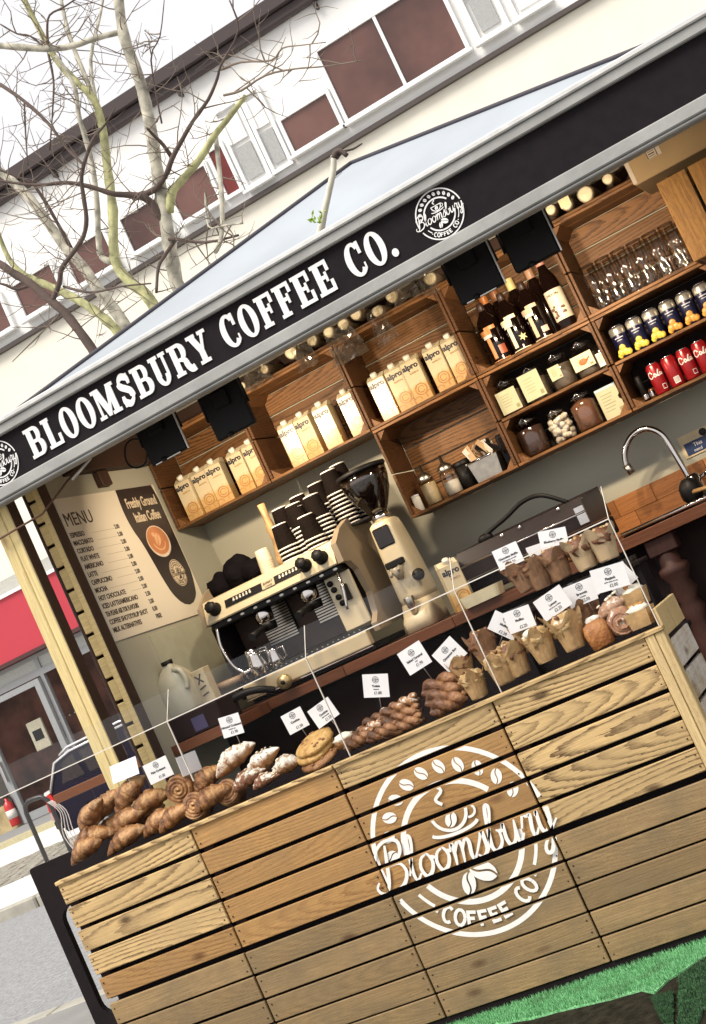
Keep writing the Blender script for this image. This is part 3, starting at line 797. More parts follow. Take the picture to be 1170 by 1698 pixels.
for x in (.8, 3.45):
    w = G(); w.lathe([(.0, 0), (.2, 0), (.31, .0), (.33, .03), (.33, .17), (.31, .2)], 24, (x, -.0, .33), axis='y'); w = w.build('wheel', mat('tyre', (.02, .02, .02), .9), car)
    r_ = G(); r_.lathe([(.0, -.012), (.05, -.015), (.2, -.005), (.21, .01)], 18, (x, 0, .33), axis='y'); r_.build('rim', mat('alloy', (.55, .55, .56), .3, .8), w)
g = G(); g.box(-.04, .12, .02, 1.68, .4, .58, c=.04); g.build('bumper', BLACKP, car)

# cycle hoop and loose cables beside the car, timber rail
hp = at(52, 1345, y=11.0); hz = ground_z(11)
t = thing('cycle_hoop', 'dark metal cycle hoop standing on the paving behind the car', 'bicycle stand', (hp.x, 11.0, hz))
g = G(); hh = hp.z - hz + .12
g.tube([(-.08, 0, 0), (-.08, 0, hh - .12), (-.06, 0, hh - .04), (.0, 0, hh), (.1, 0, hh), (.2, 0, hh - .01), (.27, 0, hh - .08), (.28, 0, hh - .2), (.28, 0, 0)], .028, 8); g.build('hoop', mat('dark_galvanised', (.06, .055, .055), .4, .6), t)
for x in (-.08, .28): g = G(); g.lathe([(.0, .012), (.07, .012), (.07, 0)], 12, (x, 0, 0)); g.build('base_plate', mat('dark_galvanised', (.06, .055, .055), .4, .6), t)
t = thing('cable_bundle', 'bundle of pale loose cables hanging on the cycle hoop', 'cables', (hp.x + .33, 10.9, hz))
for k in range(4):
    g = G(); g.tube(smooth([(.02 * k, 0, hh - .1), (.1 + .03 * k, 0, hh * .7), (.02 + .05 * k, 0, hh * .4), (.14 + .03 * k, .0, 0.01)], 4), .006, 5); g.build('cable', mat('pale_cable', (.5, .45, .42), .5), t)
a = at(90, 1327, y=9.9); b_ = at(178, 1277, y=9.9)
t = thing('timber_rail', 'reddish brown timber rail in front of the parked car', 'rail', (a.x, 9.9, ground_z(9.9)))
g = G(); z = a.z - ground_z(9.9); g.box(0, 3.0, 0, .05, z - .05, z + .05, c=.006); g.build('rail', WORKTOP, t)
for x in (1.2, 2.7): g = G(); g.box(x, x + .08, .05, .13, 0, z + .03, c=.006); g.build('post', WORKTOP, t)

# ------------------------------------------------------------------ trees
BARKL = mat('pale_lichen_bark', (.43, .40, .32), .9, var=.5, vs=11, bump=.5, bs=25)
BARKY = mat('yellow_lichen_bark', (.39, .38, .19), .9, var=.5, vs=11, bump=.5, bs=25)
BARKD = mat('dark_bark', (.10, .07, .058), .9, var=.3, vs=8, bump=.5, bs=30)
TWIG = mat('brown_twigs', (.20, .155, .12), .9, var=.3, vs=3)


def px_branch(pts, y, ys=0.0):
    n = len(pts)
    return [at(u, v, y=y + ys * i / max(1, n - 1)) for i, (u, v) in enumerate(pts)]


def twigs(g, P, rr, dens, L0, r0, gen=2):
    """short bare shoots off a branch polyline, forking once or twice"""
    for i in range(len(P) - 1):
        seg = P[i + 1] - P[i]
        for k in range(int(seg.length * dens + rr.random())):
            p = P[i] + seg * rr.random()
            d = Vector((rr.gauss(0, 1), rr.gauss(0, .7), rr.gauss(.35, .8))).normalized()
            L = L0 * rr.uniform(.4, 1.3); pts = [p]; q = p.copy()
            for s in range(4):
                d = (d + Vector((rr.gauss(0, .22), rr.gauss(0, .22), rr.gauss(.08, .2)))).normalized(); q = q + d * L / 4; pts.append(q.copy())
            g.tube(pts, [r0, r0 * .8, r0 * .65, r0 * .5, r0 * .3], 4, caps=False)
            if gen > 1: twigs(g, pts[1:], rr, 3.2 / L, L * .55, r0 * .6, gen - 1)


def tree(name, label, y, branches, base_i=0, dens=3.0, L0=.5, seed=1, tw=.006):
    """branches: (part name, pixel polyline, radius px start, radius px end, material, depth drift)"""
    rr = random.Random(seed)
    first = px_branch(branches[0][1], y)
    foot = Vector((first[0].x + .15, y, 0)); gz = ground_z(y) if y > 9.4 else (-.12 if y > 2.6 else 0)
    root = thing(name, label, 'tree', (foot.x, y, gz))
    tg = G()
    for j, (nm, pl, r0, r1, m, ys) in enumerate(branches):
        P = px_branch(smooth(pl, 3), y, ys)
        if j == 0: P = [Vector((foot.x, y, gz)), foot.lerp(P[0], .5) + Vector((0, 0, P[0].z * .25))] + P
        ppm = F_PX / (P[-1] - CAM).length
        P = [p - root.location for p in P]
        n = len(P); rad = [.97 * (r0 + (r1 - r0) * i / (n - 1)) / ppm for i in range(n)]
        rad = [r * (1 + .22 * mnoise.noise(Vector((i * .9, j * 3.3, seed)))) for i, r in enumerate(rad)]
        if j == 0: rad[0] *= 1.4
        g = G(); g.tube(P, rad, 9); g.build(nm, m, root)
        twigs(tg, P[2 if j == 0 else 0:], rr, dens, L0, tw)
    if tg.v: o = tg.build('twigs', TWIG, root, fix=False); o['kind'] = 'stuff'
    return root


tree('pruned_street_tree', 'stout pale pruned tree with a dark curved limb, rightmost of the big trunks', 7.0, [
    ('trunk', [(292, 470), (283, 420), (275, 370), (265, 310), (255, 250), (245, 190), (230, 130), (205, 60), (195, -10), (188, -60)], 12, 8, BARKL, 0),
    ('branch', [(274, 372), (255, 342), (235, 326), (205, 323), (185, 321), (150, 310), (110, 303), (60, 307), (0, 300), (-40, 292)], 7, 1.5, BARKD, -.5),
    ('branch', [(222, 328), (255, 315), (275, 290), (285, 263), (300, 235), (320, 200), (345, 165), (360, 130), (366, 108), (395, 50), (380, 0)], 6, 1.2, BARKD, -.6),
    ('branch', [(284, 260), (270, 240), (255, 225), (243, 212)], 4, 2, BARKD, -.2),
    ('branch', [(281, 352), (285, 320), (300, 300), (330, 265), (355, 225), (375, 200), (398, 170), (406, 160)], 8, 4, BARKY, -.2),
    ('branch', [(357, 222), (362, 270), (367, 320), (368, 370), (365, 400), (357, 418)], 4.5, 4, BARKL, -.4),
    ('branch', [(200, 53), (160, 63), (120, 76), (80, 81), (30, 78), (-20, 74)], 4.5, 5.5, BARKL, -.2),
    ('branch', [(366, 115), (400, 103), (450, 100), (468, 80), (500, 75), (540, 70)], 2.2, .8, TWIG, -.3),
    ('branch', [(371, 158), (400, 150), (440, 125), (490, 114), (540, 110), (600, 100)], 2.6, 1, TWIG, -.3),
    ('branch', [(278, 398), (290, 396), (340, 402), (395, 390)], 3.5, 2, BARKD, -.3),
    ('branch', [(292, 396), (272, 425), (262, 445), (259, 485)], 3.5, 2.5, BARKD, -.3),
    ('branch', [(268, 205), (250, 100), (265, 60), (272, 0)], 1.6, .8, BARKD, -.2),
    ('branch', [(340, 320), (345, 375), (370, 374), (402, 370)], 1.8, 1.5, BARKL, -.5),
], dens=6.5, L0=.42, seed=3, tw=.0065)
tree('pruned_street_tree', 'slender yellow lichened tree with two parallel stems left of the stout trunk', 8.2, [
    ('trunk', [(252, 503), (235, 482), (215, 468), (190, 430), (187, 350), (178, 280), (170, 215), (155, 165), (120, 130), (90, 95), (60, 40), (30, -20)], 10, 4, BARKY, 0),
    ('branch', [(188, 434), (168, 426), (163, 395), (160, 330), (152, 270), (140, 225), (130, 190), (125, 150), (110, 118), (92, 92)], 5.5, 3, BARKL, -.2),
    ('branch', [(170, 215), (150, 150), (120, 75), (105, 20), (98, -20)], 4, 2.5, BARKL, .3),
    ('branch', [(160, 175), (150, 100), (165, 30), (172, -10)], 3, 2, BARKL, .3),
    ('branch', [(80, 82), (78, 50), (82, 25), (105, 12), (130, -5)], 2.4, 1.2, BARKD, -.1),
    ('branch', [(75, 80), (50, 60), (28, 56), (0, 40)], 2, 1.2, BARKD, -.1),
    ('branch', [(80, 90), (88, 130), (88, 165), (82, 250)], 2.2, 1.2, BARKD, -.1),
], dens=6, L0=.5, seed=8, tw=.0065)
tree('pruned_street_tree', 'leaning pale tree with a long straight stem crossing the white wall', 9.6, [
    ('trunk', [(207, 540), (190, 515), (160, 476), (138, 444), (108, 410), (83, 375), (50, 330), (25, 305), (0, 285), (-40, 250)], 10, 6.5, BARKL, 0),
    ('branch', [(118, 412), (95, 370), (75, 335), (55, 305)], 3.4, 2.6, BARKD, -.2),
    ('branch', [(55, 305), (20, 290), (-20, 275)], 2.5, 1.5, BARKD, -.2),
], dens=5, L0=.6, seed=12, tw=.007)
tree('pruned_street_tree', 'low leaning tree with mossy upper side at the far left', 8.8, [
    ('trunk', [(192, 546), (165, 522), (130, 498), (90, 478), (60, 465), (35, 452), (15, 430), (0, 395), (-15, 350)], 8.5, 3, BARKY, 0),
    ('branch', [(60, 465), (30, 480), (0, 470), (-30, 480)], 3, 1.5, BARKD, -.2),
], dens=5.5, L0=.5, seed=15, tw=.0065)
tree('dark_street_tree', 'dark brown leaning tree nearest the tent ridge on the left', 6.2, [
    ('trunk', [(152, 578), (132, 550), (108, 520), (85, 500), (50, 470), (20, 452), (0, 438), (-30, 425)], 8, 6, BARKD, 0),
    ('branch', [(86, 500), (98, 470), (102, 445), (120, 420), (138, 392), (143, 362), (138, 325), (135, 290), (148, 245), (160, 222)], 4.8, 3, BARKD, -.2),
    ('branch', [(160, 222), (175, 205), (190, 180)], 2.5, 1.2, BARKD, -.1),
    ('branch', [(0, 140), (40, 168), (80, 205), (110, 245), (140, 275)], 3.4, 2.2, BARKD, -.2),
    ('branch', [(40, 170), (42, 220), (46, 275)], 1.6, 1, BARKD, -.1),
    ('branch', [(105, 475), (150, 485), (200, 475), (250, 470)], 2.4, 1.4, BARKD, -.2),
    ('branch', [(100, 520), (60, 560), (20, 600)], 1.4, .8, TWIG, -.2),
], dens=5.5, L0=.45, seed=21, tw=.0055)
tree('pollarded_sapling', 'thin pale pollarded stem with green shoots in front of the blue tent', 2.35, [
    ('trunk', [(520, 420), (530, 388), (540, 340), (551, 290), (553, 268), (552, 258)], 7, 4.5, mat('white_birch_bark', (.62, .60, .5), .8, var=.15, vs=20), 0),
    ('branch', [(553, 262), (556, 254), (564, 250), (575, 258)], 6, 4, BARKD, 0),
    ('branch', [(558, 262), (568, 252), (585, 247), (600, 238)], 3, 1.3, BARKD, .1),
], dens=1.2, L0=.1, seed=30, tw=.0022)
LEAF = mat('fresh_leaf', (.22, .34, .03), .6, var=.4, vs=30)
sap = bpy.data.objects['pollarded_sapling']
for k in range(14):
    p = at(R.gauss(524, 6), R.gauss(358, 8), y=2.3) - sap.location
    g = G(); a = R.uniform(0, 6.28); l = R.uniform(.010, .018)
    d = Vector((math.cos(a), R.uniform(-.5, .5), math.sin(a))) * l; e_ = Vector((-d.z, R.uniform(-.01, .01), d.x)) * .45
    g.add([p - d, p + e_, p + d, p - e_, p + Vector((0, -.004, 0))], [(0, 1, 4), (1, 2, 4), (2, 3, 4), (3, 0, 4)]); g.build('leaf', LEAF, sap)

# ------------------------------------------------------------------ pale blue tent behind the stall
TENT = mat('pale_blue_canvas', (.355, .385, .42), .8, var=.10, vs=1.6, bump=.5, bs=3.5)
tent = thing('gazebo_tent', 'pale blue canvas gazebo roof rising behind the stall sign', 'gazebo', (.6, 3.6, -.12))
ap = at(583, 272, y=3.6); cl_ = at(15, 692, y=2.6); cr2 = at(1110, 62, y=2.6)
fl_, fr_ = Vector((cl_.x, 2.6, cl_.z)), Vector((cr2.x, 2.6, cr2.z))
bl_, br_ = Vector((fl_.x, 4.6, fl_.z)), Vector((fr_.x, 4.6, fr_.z))
off = tent.location
def sheet(a, b_, c_, n=10, sag=.05):
    g = G(); vs, fs = [], []
    for i in range(n + 1):
        for j in range(n + 1 - i):
            s, t_ = i / n, j / n; r = 1 - s - t_
            p = a * r + b_ * s + c_ * t_
            p = p - Vector((0, 0, sag * 27 * max(0, r * s * t_) + .0)); vs.append(p - off)
    idx = lambda i, j: sum(n + 1 - q for q in range(i)) + j
    for i in range(n):
        for j in range(n - i):
            fs.append((idx(i, j), idx(i + 1, j), idx(i, j + 1)))
            if j < n - i - 1: fs.append((idx(i + 1, j), idx(i + 1, j + 1), idx(i, j + 1)))
    g.add(vs, fs, 0, True); return g
for a, b_ in ((fl_, fr_), (fr_, br_), (br_, bl_), (bl_, fl_)): sheet(a, b_, ap).build('canvas_panel', TENT, tent)
for c_ in (fl_, fr_, bl_, br_):
    g = G(); P = [c_.lerp(ap, i / 8) - off + Vector((0, 0, .008)) for i in range(9)]
    g.tube(P, .011, 6); g.build('hip_seam', mat('dark_piping', (.06, .055, .07), .7), tent)
    g = G(); g.cyl(c_ - off, Vector((c_.x, c_.y, -.12)) - off, .025, n=8); g.build('leg', STEEL, tent)
for a, b_ in ((fl_, fr_), (fr_, br_), (br_, bl_), (bl_, fl_)):
    g = G(); g.quad(a - off, b_ - off, b_ - off - Vector((0, 0, .2)), a - off - Vector((0, 0, .2))); g.build('valance', TENT, tent)

# ------------------------------------------------------------------ the stall: timber hut open to the front
XL, XR, YF, YB = .05, 3.25, .55, 1.77
hut = thing('coffee_hut', 'open fronted timber coffee hut with sage green inside walls', 'hut', (0, YF, 0))
ho = Vector((0, -YF, 0))


def hpart(name, x0, x1, y0, y1, z0, z1, m, parent=None, c=.003):
    g = G(); g.box(x0, x1, y0 - YF, y1 - YF, z0, z1, c=c); return g.build(name, m, parent or hut)


hpart('floor', -.02, XR + .05, YF + .1, YB + .1, .02, .1, INTERIOR)
g = G(); g.prism([(.0, 2.19), (YB + .25 - YF, 2.40), (YB + .25 - YF, 2.425), (0, 2.215)], -.42, XR + .4, 'yz'); g.build('roof', mat('roof_board', (.10, .06, .045), .8), hut)
hpart('back_wall', -.02, XR + .05, YB, YB + .06, .1, 2.38, WALLG)
hpart('side_wall', XL - .06, XL, .758, YB, .1, 2.2, WALLG)
hpart('side_wall', XR, XR + .05, .62, YB, .1, 2.2, WALLG)
hpart('wall_panel_strip', XL, XL + .004, 1.0, YB, 1.0, 1.385, mat('pale_splash_panel', (.42, .42, .32), .25, var=.05), c=0)
hpart('ceiling_beam', -.07, XR, .64, .70, 2.09, 2.205, EDGEZ)
hpart('ceiling_beam', XL + .001, XL + .05, .90, 1.5, 2.03, 2.2, EDGEZ)
hpart('ceiling_beam', XL + .001, XL + .03, 1.10, 1.17, 1.97, 2.029, EDGEZ)
# front posts: two timbers side by side
for x0, w_ in ((-.071, .042), (-.0275, .034)): hpart('post', x0, x0 + w_, YF + .01, YF + .06, 0, 2.185, POSTZ)
hpart('post', XR + .0, XR + .09, YF, YF + .06, 0, 2.185, POSTZ)
hpart('post_dark_side', .0075, .0105, YF + .012, YF + .066, 0, 2.185, EDGEZ, c=.001)  # thin sheet that makes the post's right face darker
# slatted return beside the entrance: short boards with dark gaps
hpart('backing_board', -.013, .05, .745, .757, .1, 2.2, INTERIOR)
z = .2
while z < 2.17:
    hpart('slat', -.0125 + R.uniform(-.001, .001), .022, .722, .744, z, z + .073, SLATX); z += .0845
hpart('edge_board', .0225, .0495, .715, .744, .1, 2.2, SLATX)
hpart('edge_board', .0505, .0545, .712, .768, .1, 2.2, EDGEZ, c=.001)
hpart('edge_board', -.026, -.0135, .722, .83, .1, 2.2, EDGEZ)
# white conduit pole between the post and the slats
t = thing('white_pole', 'thin white pole standing between the yellow post and the slats', 'pole', (-.050, .80, .1))
g = G(); g.cyl((0, 0, 0), (0, 0, 1.62), .010, n=10); g.build('shaft', mat('white_plastic', (.78, .78, .8), .4), t)
g = G(); g.lathe([(.013, .9), (.015, .91), (.015, .95), (.013, .96)], 10); g.build('ferrule', CHROME, t)

# ------------------------------------------------------------------ fascia sign
SY = .50
sign = thing('fascia_sign', 'long black sign board reading Bloomsbury Coffee Co. in white slab capitals', 'sign', (1.5, SY, 1.96))
def spart(name, x0, x1, y0, y1, z0, z1, m, c=.004):
    g = G(); g.box(x0 - 1.5, x1 - 1.5, y0 - SY, y1 - SY, z0 - 1.96, z1 - 1.96, c=c); return g.build(name, m, sign)
spart('board', -.5, 3.6, SY, SY + .03, 2.0, 2.19, BLACK, 0)
spart('frame_rail', -.5, 3.6, SY - .02, SY + .045, 1.978, 2.017, GREYF)
spart('frame_rail', -.5, 3.6, SY - .014, SY + .045, 1.967, 1.9775, GREYF)
spart('frame_rail', -.5, 3.6, SY - .02, SY + .045, 2.171, 2.203, GREYF)
spart('frame_rail', -.5, 3.6, SY - .03, SY + .06, 2.204, 2.222, mat('pale_trim', (.62, .62, .6), .5))
CAP = .102; TX0, TX1 = .222, 1.662
word = 'BLOOMSBURY COFFEE CO.'
tot = sum(.52 if c == ' ' else SLAB[c][0] + .075 for c in word)
kx = (TX1 - TX0) / tot; x = TX0
for c in word:
    if c == ' ': x += .52 * kx; continue
    adv, fl = SLAB[c]
    g = G()
    for pts, l in fl.p:
        g.prism([(a * kx, b_ * CAP) for a, b_ in pts], -l * .00015, .004, 'xz')
    g.build('letter_' + (c.lower() if c != '.' else 'stop'), mat('sign_white', (.83, .82, .8), .5, var=.02), sign, (x - 1.5, -.0045, 2.0465 - 1.96))
    x += (adv + .075) * kx
for cx_ in (.092, 1.812):
    g = BADGE.mesh(.076, (cx_ - 1.5, 2.094 - 1.96), -.002); g.build('badge', mat('sign_white', (.83, .82, .8), .5, var=.02), sign, fix=False)

# ------------------------------------------------------------------ counter: black table, crates stacked in front
WC = .5
ZT = .78
tbl = thing('black_counter_table', 'black metal counter table behind the wooden crates', 'table', (-.37, .4, 0))
g = G(); g.box(.375, 2.36, -.34, -.013, .72, .735, c=.003); g.build('top', BLACKM, tbl)
g = G(); g.box(.378, 2.362, -.355, -.341, .03, .745, c=.002); g.build('front_panel', BLACKM, tbl)
# end frame: sheet with a round-cornered opening
def rrect(x0, x1, z0, z1, r, n=5):
    o = []
    for cx_, cz_, a0 in ((x1 - r, z1 - r, 0), (x0 + r, z1 - r, 90), (x0 + r, z0 + r, 180), (x1 - r, z0 + r, 270)):
        for i in range(n + 1): a = math.radians(a0 + 90 * i / n); o.append((cx_ + r * math.cos(a), cz_ + r * math.sin(a)))
    return o
outer = rrect(0, 2.335, .02, .822, .012); inner = rrect(.045, 2.3, .285, .66, .045)
g = G(); n = len(outer)
vs = [(a, y, b_) for y in (-.012, .012) for o_ in (outer, inner) for a, b_ in o_]
fs = []
for i in range(n):
    j = (i + 1) % n
    fs += [(i, j, n + j, n + i), (2 * n + i, 2 * n + j, 3 * n + j, 3 * n + i), (i, j, 2 * n + j, 2 * n + i), (n + i, n + j, 3 * n + j, 3 * n + i)]
g.add(vs, fs); g.build('end_frame', BLACKM, tbl)
for x in (.39, 2.3): g = G(); g.box(x, x + .05, -.33, -.28, 0, .719, c=.003); g.build('leg', BLACKM, tbl)

HR, HB = .385, .363
def planks_z(top, bottom, n, gap):
    h = (top - bottom - gap * (n - 1)) / n
    return [(top - i * (h + gap) - h, top - i * (h + gap)) for i in range(n)]


CR_LAB = [['flame grained yellow crate at the left end of the top counter row', 'plain honey coloured crate second along the top counter row under the iced pastries',
           'honey crate with most of the white badge painted on it, top counter row', 'bold striped yellow crate at the right end of the top counter row'],
          ['grey brown weathered crate at the left end of the bottom counter row', 'weathered crate second along the bottom row, left of the badge',
           'weathered crate carrying the COFFEE CO lettering, bottom row', 'weathered crate at the right end of the bottom row above the turf']]
PINE2 = wood('honey_pine', (.42, .235, .085), (.16, .062, .022), ring=.008, strength=.65, tone=.3, sharp=.55, lo=.12, dist=3.5, dsc=8, stain=(.30, .175, .075))
for row in (0, 1):
    zt, zb = ((ZT - .012, ZT - HR) if row == 0 else (ZT - HR - .010, ZT - HR - HB))
    for c in range(4):
        x0, x1 = c * WC + .003, (c + 1) * WC - .003
        if c == 3 and row == 0: x1 -= .002
        crate = thing('counter_crate', CR_LAB[row][c], 'crate', ((x0 + x1) / 2, .012, zb), group='crates making up the counter front')
        m_ = GREYPINE if row else [PINE, PINE2, PINE2, PINE][c]
        cx_, cz_ = crate.location.x, zb
        for i, (za, zc) in enumerate(planks_z(zt, zb + (.008 if row == 0 else .0), 5, .0115 if row == 0 else .0065)):
            g = G(); dy = R.uniform(-.002, .002); tl = R.uniform(-.0015, .0015)
            mm = m_
            if row == 0 and c == 2 and i == 0: mm = PINE
            if row == 0 and c == 0 and i == 4: mm = PINE2
            hw = (x1 - x0) / 2 - (.026 if c == 3 else 0)
            sh = -.026 if c == 3 else 0
            # each board's own origin sits at its centre so that the wood pattern differs
            px_, pz_ = sh, (za + zc) / 2 - cz_
            g.box(-hw, hw, -.006, .006, -(zc - za) / 2 + tl, (zc - za) / 2 + tl, c=.0018)
            pk = g.build('plank', mm, crate, (px_, dy - .006, pz_))
            # white stencil, cut where this board ends
            bg_ = BADGE.mesh(.262, (1.258, .459), 0)
            bm = bmesh.new()
            vv = [bm.verts.new(v) for v in bg_.v]
            for f in bg_.f:
                try: bm.faces.new([vv[i_] for i_ in f])
                except ValueError: pass
            wx, wz = cx_ + px_, cz_ + pz_
            for co, no in (((wx - hw + .001, 0, 0), (-1, 0, 0)), ((wx + hw - .001, 0, 0), (1, 0, 0)), ((0, 0, za + tl + .0018), (0, 0, -1)), ((0, 0, zc + tl - .0018), (0, 0, 1))):
                bmesh.ops.bisect_plane(bm, geom=bm.verts[:] + bm.edges[:] + bm.faces[:], plane_co=co, plane_no=no, clear_outer=True)
            if len(bm.faces):
                bm.transform(Matrix.Translation((-wx, -.0062, -wz)))
                me = bpy.data.meshes.new('stencil_paint'); bm.to_mesh(me); me.materials.append(WHITE_PAINT); link('stencil_paint', me, pk)
            bm.free()
            for sx in (-hw + .014, hw - .014):                        # nail heads
                for q in ((-.018, .018) if i % 2 else (-.012, .02)):
                    pass
        ng = G()
        for za, zc in planks_z(zt, zb + (.008 if row == 0 else .0), 5, .0115 if row == 0 else .0065):
            for sx in (-1, 1):
                for q in (.25, .75):
                    xx = sx * ((x1 - x0) / 2 - .012) - (.05 if (c == 3 and sx > 0) else 0); zz = za + (zc - za) * q - cz_
                    ng.lathe([(.0, -.0137), (.0022, -.0135), (.0024, -.011)], 7, (xx, 0, zz), axis='y')
        o = ng.build('nail_heads', mat('rusty_nails', (.06, .035, .025), .6, .5), crate); o['kind'] = 'stuff'
        for sx in (-1, 1):
            g = G(); xx = sx * ((x1 - x0) / 2 - .022); g.box(xx - .017, xx + .017, .002, .03, .003, zt - zb - .003); g.build('batten', INTERIOR, crate)
        g = G(); g.box(-(x1 - x0) / 2 + .04, (x1 - x0) / 2 - .04, .034, .04, .0, zt - zb - .002); g.build('dark_lining', INTERIOR, crate)
        if c == 3:                                                    # visible right-hand end: corner posts and side boards
            hx = (x1 - x0) / 2
            for q in (0, 1):
                g = G(); g.box(hx - .05 + q * .026, hx - .05 + q * .026 + .0245, -.016 + q * .002, .022, 0, zt - zb, c=.002); g.build('corner_post', PINEZ, crate)
            for i, (za, zc) in enumerate(planks_z(zt + (.055 if row == 0 else 0), zb, 5, .013)):
                g = G(); L_ = .28
                g.box(-.006, .006, -L_ / 2, L_ / 2, -(zc - za) / 2, (zc - za) / 2, c=.0015); g.build('side_plank', WHITEY if i else PINEZ, crate, (hx - .0075, .024 + L_ / 2, (za + zc) / 2 - cz_))
# light strip along the top edge of the crates
t = thing('counter_lip', 'thin pale timber strip along the top edge of the counter', 'trim strip', (1.0, 0, ZT - .012))
for c in range(2): g = G(); g.box(-1.0 + c * 1.003 + .001, c * 1.0 - .001, -.008, .022, 0, .012, c=.002); g.build('strip', PINE, t)
g = G(); g.box(.0, 2.0, .006, .03, -.02, ZT - HR - HB - .002); tag(g.build('skirting_board', BLACKM), 'black board at the foot of the crate counter', 'board')

# ------------------------------------------------------------------ perspex guard
t = thing('perspex_guard', 'clear perspex sneeze guard with bent top standing on the counter', 'screen', (1.0, .03, ZT - .03))
seams = [-.62, .282, 1.048 - .262 - .0, 1.528 - .27 - .0]
sb = [at(158, 1460, y=.03), at(324, 1300, y=.03), at(574, 1246, y=.03), at(830, 1190, y=.03), at(1071, 975, y=.03)]
xs = [-.30, .56, 1.047, 1.526, 1.985]
ZB_ = 1.078 - (ZT - .03)
for k in range(4):
    a, b_ = xs[k] - 1.0 + .0015, xs[k + 1] - 1.0 - .0015
    z0 = .012 if k else .14
    g = G(); g.box(a, b_, 0, .003, z0, ZB_); g.build('panel', PERSPEX, t)
    g = G(); g.prism([(0, ZB_), (.0035, ZB_), (.0835, ZB_ + .083), (.08, ZB_ + .085)], a, b_, 'yz'); g.build('top_panel', PERSPEX, t)
    g = G(); g.box(a, b_, -.0012, .0042, ZB_ - .0012, ZB_ + .0018); g.build('bent_edge_glint', EDGE_GLINT, t)
    for e_ in ((b_,) if k < 3 else (b_,)):
        g = G(); g.box(e_, e_ + .0022, -.001, .004, z0, ZB_); g.prism([(0, ZB_), (.003, ZB_), (.083, ZB_ + .083), (.08, ZB_ + .085)], e_, e_ + .0016, 'yz'); g.build('edge_glint', EDGE_GLINT, t)  # pale strip painted for light caught along the panel's edge

# ------------------------------------------------------------------ shelf crates on the back wall
YS = 1.53; DS = YB - YS - .004; WS = .458; X0 = .055
ZA, ZL, ZH = 1.745, 1.383, 2.105
SH_LAB = {(0, 1): 'oiled wooden crate shelf nearest the menu, with five oat milk cartons', (1, 1): 'oiled wooden crate shelf second from the menu, with four oat milk cartons',
          (2, 1): 'oiled wooden crate shelf above the sugar shakers, with five oat milk cartons', (2, 0): 'oiled wooden crate shelf holding sugar shakers and a steel tub',
          (3, 1): 'oiled wooden crate shelf holding syrup bottles', (3, 0): 'oiled wooden crate shelf with a middle board holding glass storage jars',
          (4, 1): 'oiled wooden crate shelf holding drinking glasses', (4, 0): 'oiled wooden crate shelf with red cans below blue cans', (5, 0): 'oiled wooden crate shelf at the far right end of the wall'}
for (c, r_), lab in SH_LAB.items():
    x0 = X0 + c * WS + .002; x1 = x0 + WS - .004; z0, z1 = (ZA + .001, ZH) if r_ else (ZL, ZA - .001)
    cr_ = thing('crate_shelf', lab, 'crate shelf', ((x0 + x1) / 2, YS, z0), group='wooden crates used as wall shelves')
    hw = (x1 - x0) / 2; H = z1 - z0; T = .011
    def cp(name, a0, a1, b0, b1, c0, c1, m):
        g = G(); X, Y, Z = (a1 - a0) / 2, (b1 - b0) / 2, (c1 - c0) / 2
        g.box(-X, X, -Y, Y, -Z, Z, c=.0015); g.build(name, m, cr_, ((a0 + a1) / 2, (b0 + b1) / 2, (c0 + c1) / 2))
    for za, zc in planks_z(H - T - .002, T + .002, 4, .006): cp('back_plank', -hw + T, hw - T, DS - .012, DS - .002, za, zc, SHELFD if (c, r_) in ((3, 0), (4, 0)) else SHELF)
    for zz in (0, H - T):
        for y0, y1 in ((0, .108), (.114, DS - .013)): cp('top_plank' if zz else 'bottom_plank', -hw, hw, y0, y1, zz, zz + T, SHELF)
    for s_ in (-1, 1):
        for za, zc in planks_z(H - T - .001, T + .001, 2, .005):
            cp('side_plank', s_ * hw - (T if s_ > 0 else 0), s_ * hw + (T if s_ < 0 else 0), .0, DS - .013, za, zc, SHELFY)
    for s_ in (-1, 1):                                                # triangular corner posts at the four corners
        for zz in (T + .0005, H - T - .0005):
            q = s_ * (hw - T - .0005); k = -1 if zz > H / 2 else 1
            g = G(); g.prism([(q, zz), (q - s_ * .034, zz), (q, zz + k * .034)], .012, DS - .02, 'xz'); g.build('corner_block', SHELFZ, cr_)
    if (c, r_) in ((3, 0), (4, 0)):
        zz = 1.556 - z0
        cp('middle_board', -hw + T + .001, hw - T - .001, .004, DS - .02, zz, zz + .011, SHELF)
        for s_ in (-1, 1):
            g = G(); q = s_ * (hw - T - .0005); g.prism([(q, zz - .0005), (q - s_ * .03, zz - .0005), (q, zz - .03)], .012, DS - .03, 'xz'); g.build('corner_block', SHELFZ, cr_)
# crate stood on end at the right, projecting forward
p = at(1088, 305, y=1.30); x0 = p.x
t = thing('upright_crate', 'bright orange pine crate stood on end at the top right of the shelves', 'crate', (x0 + .16, 1.30, ZA - .02))
zt_ = p.z - (ZA - .02)
for k in range(3):
    a = -.16 + k * .112
    g = G(); g.box(-.051, .051, -.006, .006, -zt_ / 2, zt_ / 2, c=.002); g.build('plank', ORANGEZ, t, (a + .051, 0, zt_ / 2))
for zz in (.03, zt_ - .06): g = G(); g.box(-.158, .175, .008, .022, zz, zz + .05, c=.002); g.build('batten', SHELF, t)
for xx in (-.158, .163): g = G(); g.box(xx, xx + .012, .023, .21, .0, zt_ - .002, c=.002); g.build('side_plank', SHELFY, t)
for zz in (0.0,): g = G(); g.box(-.145, .162, .023, .21, zz, zz + .012, c=.002); g.build('end_plank', SHELF, t)


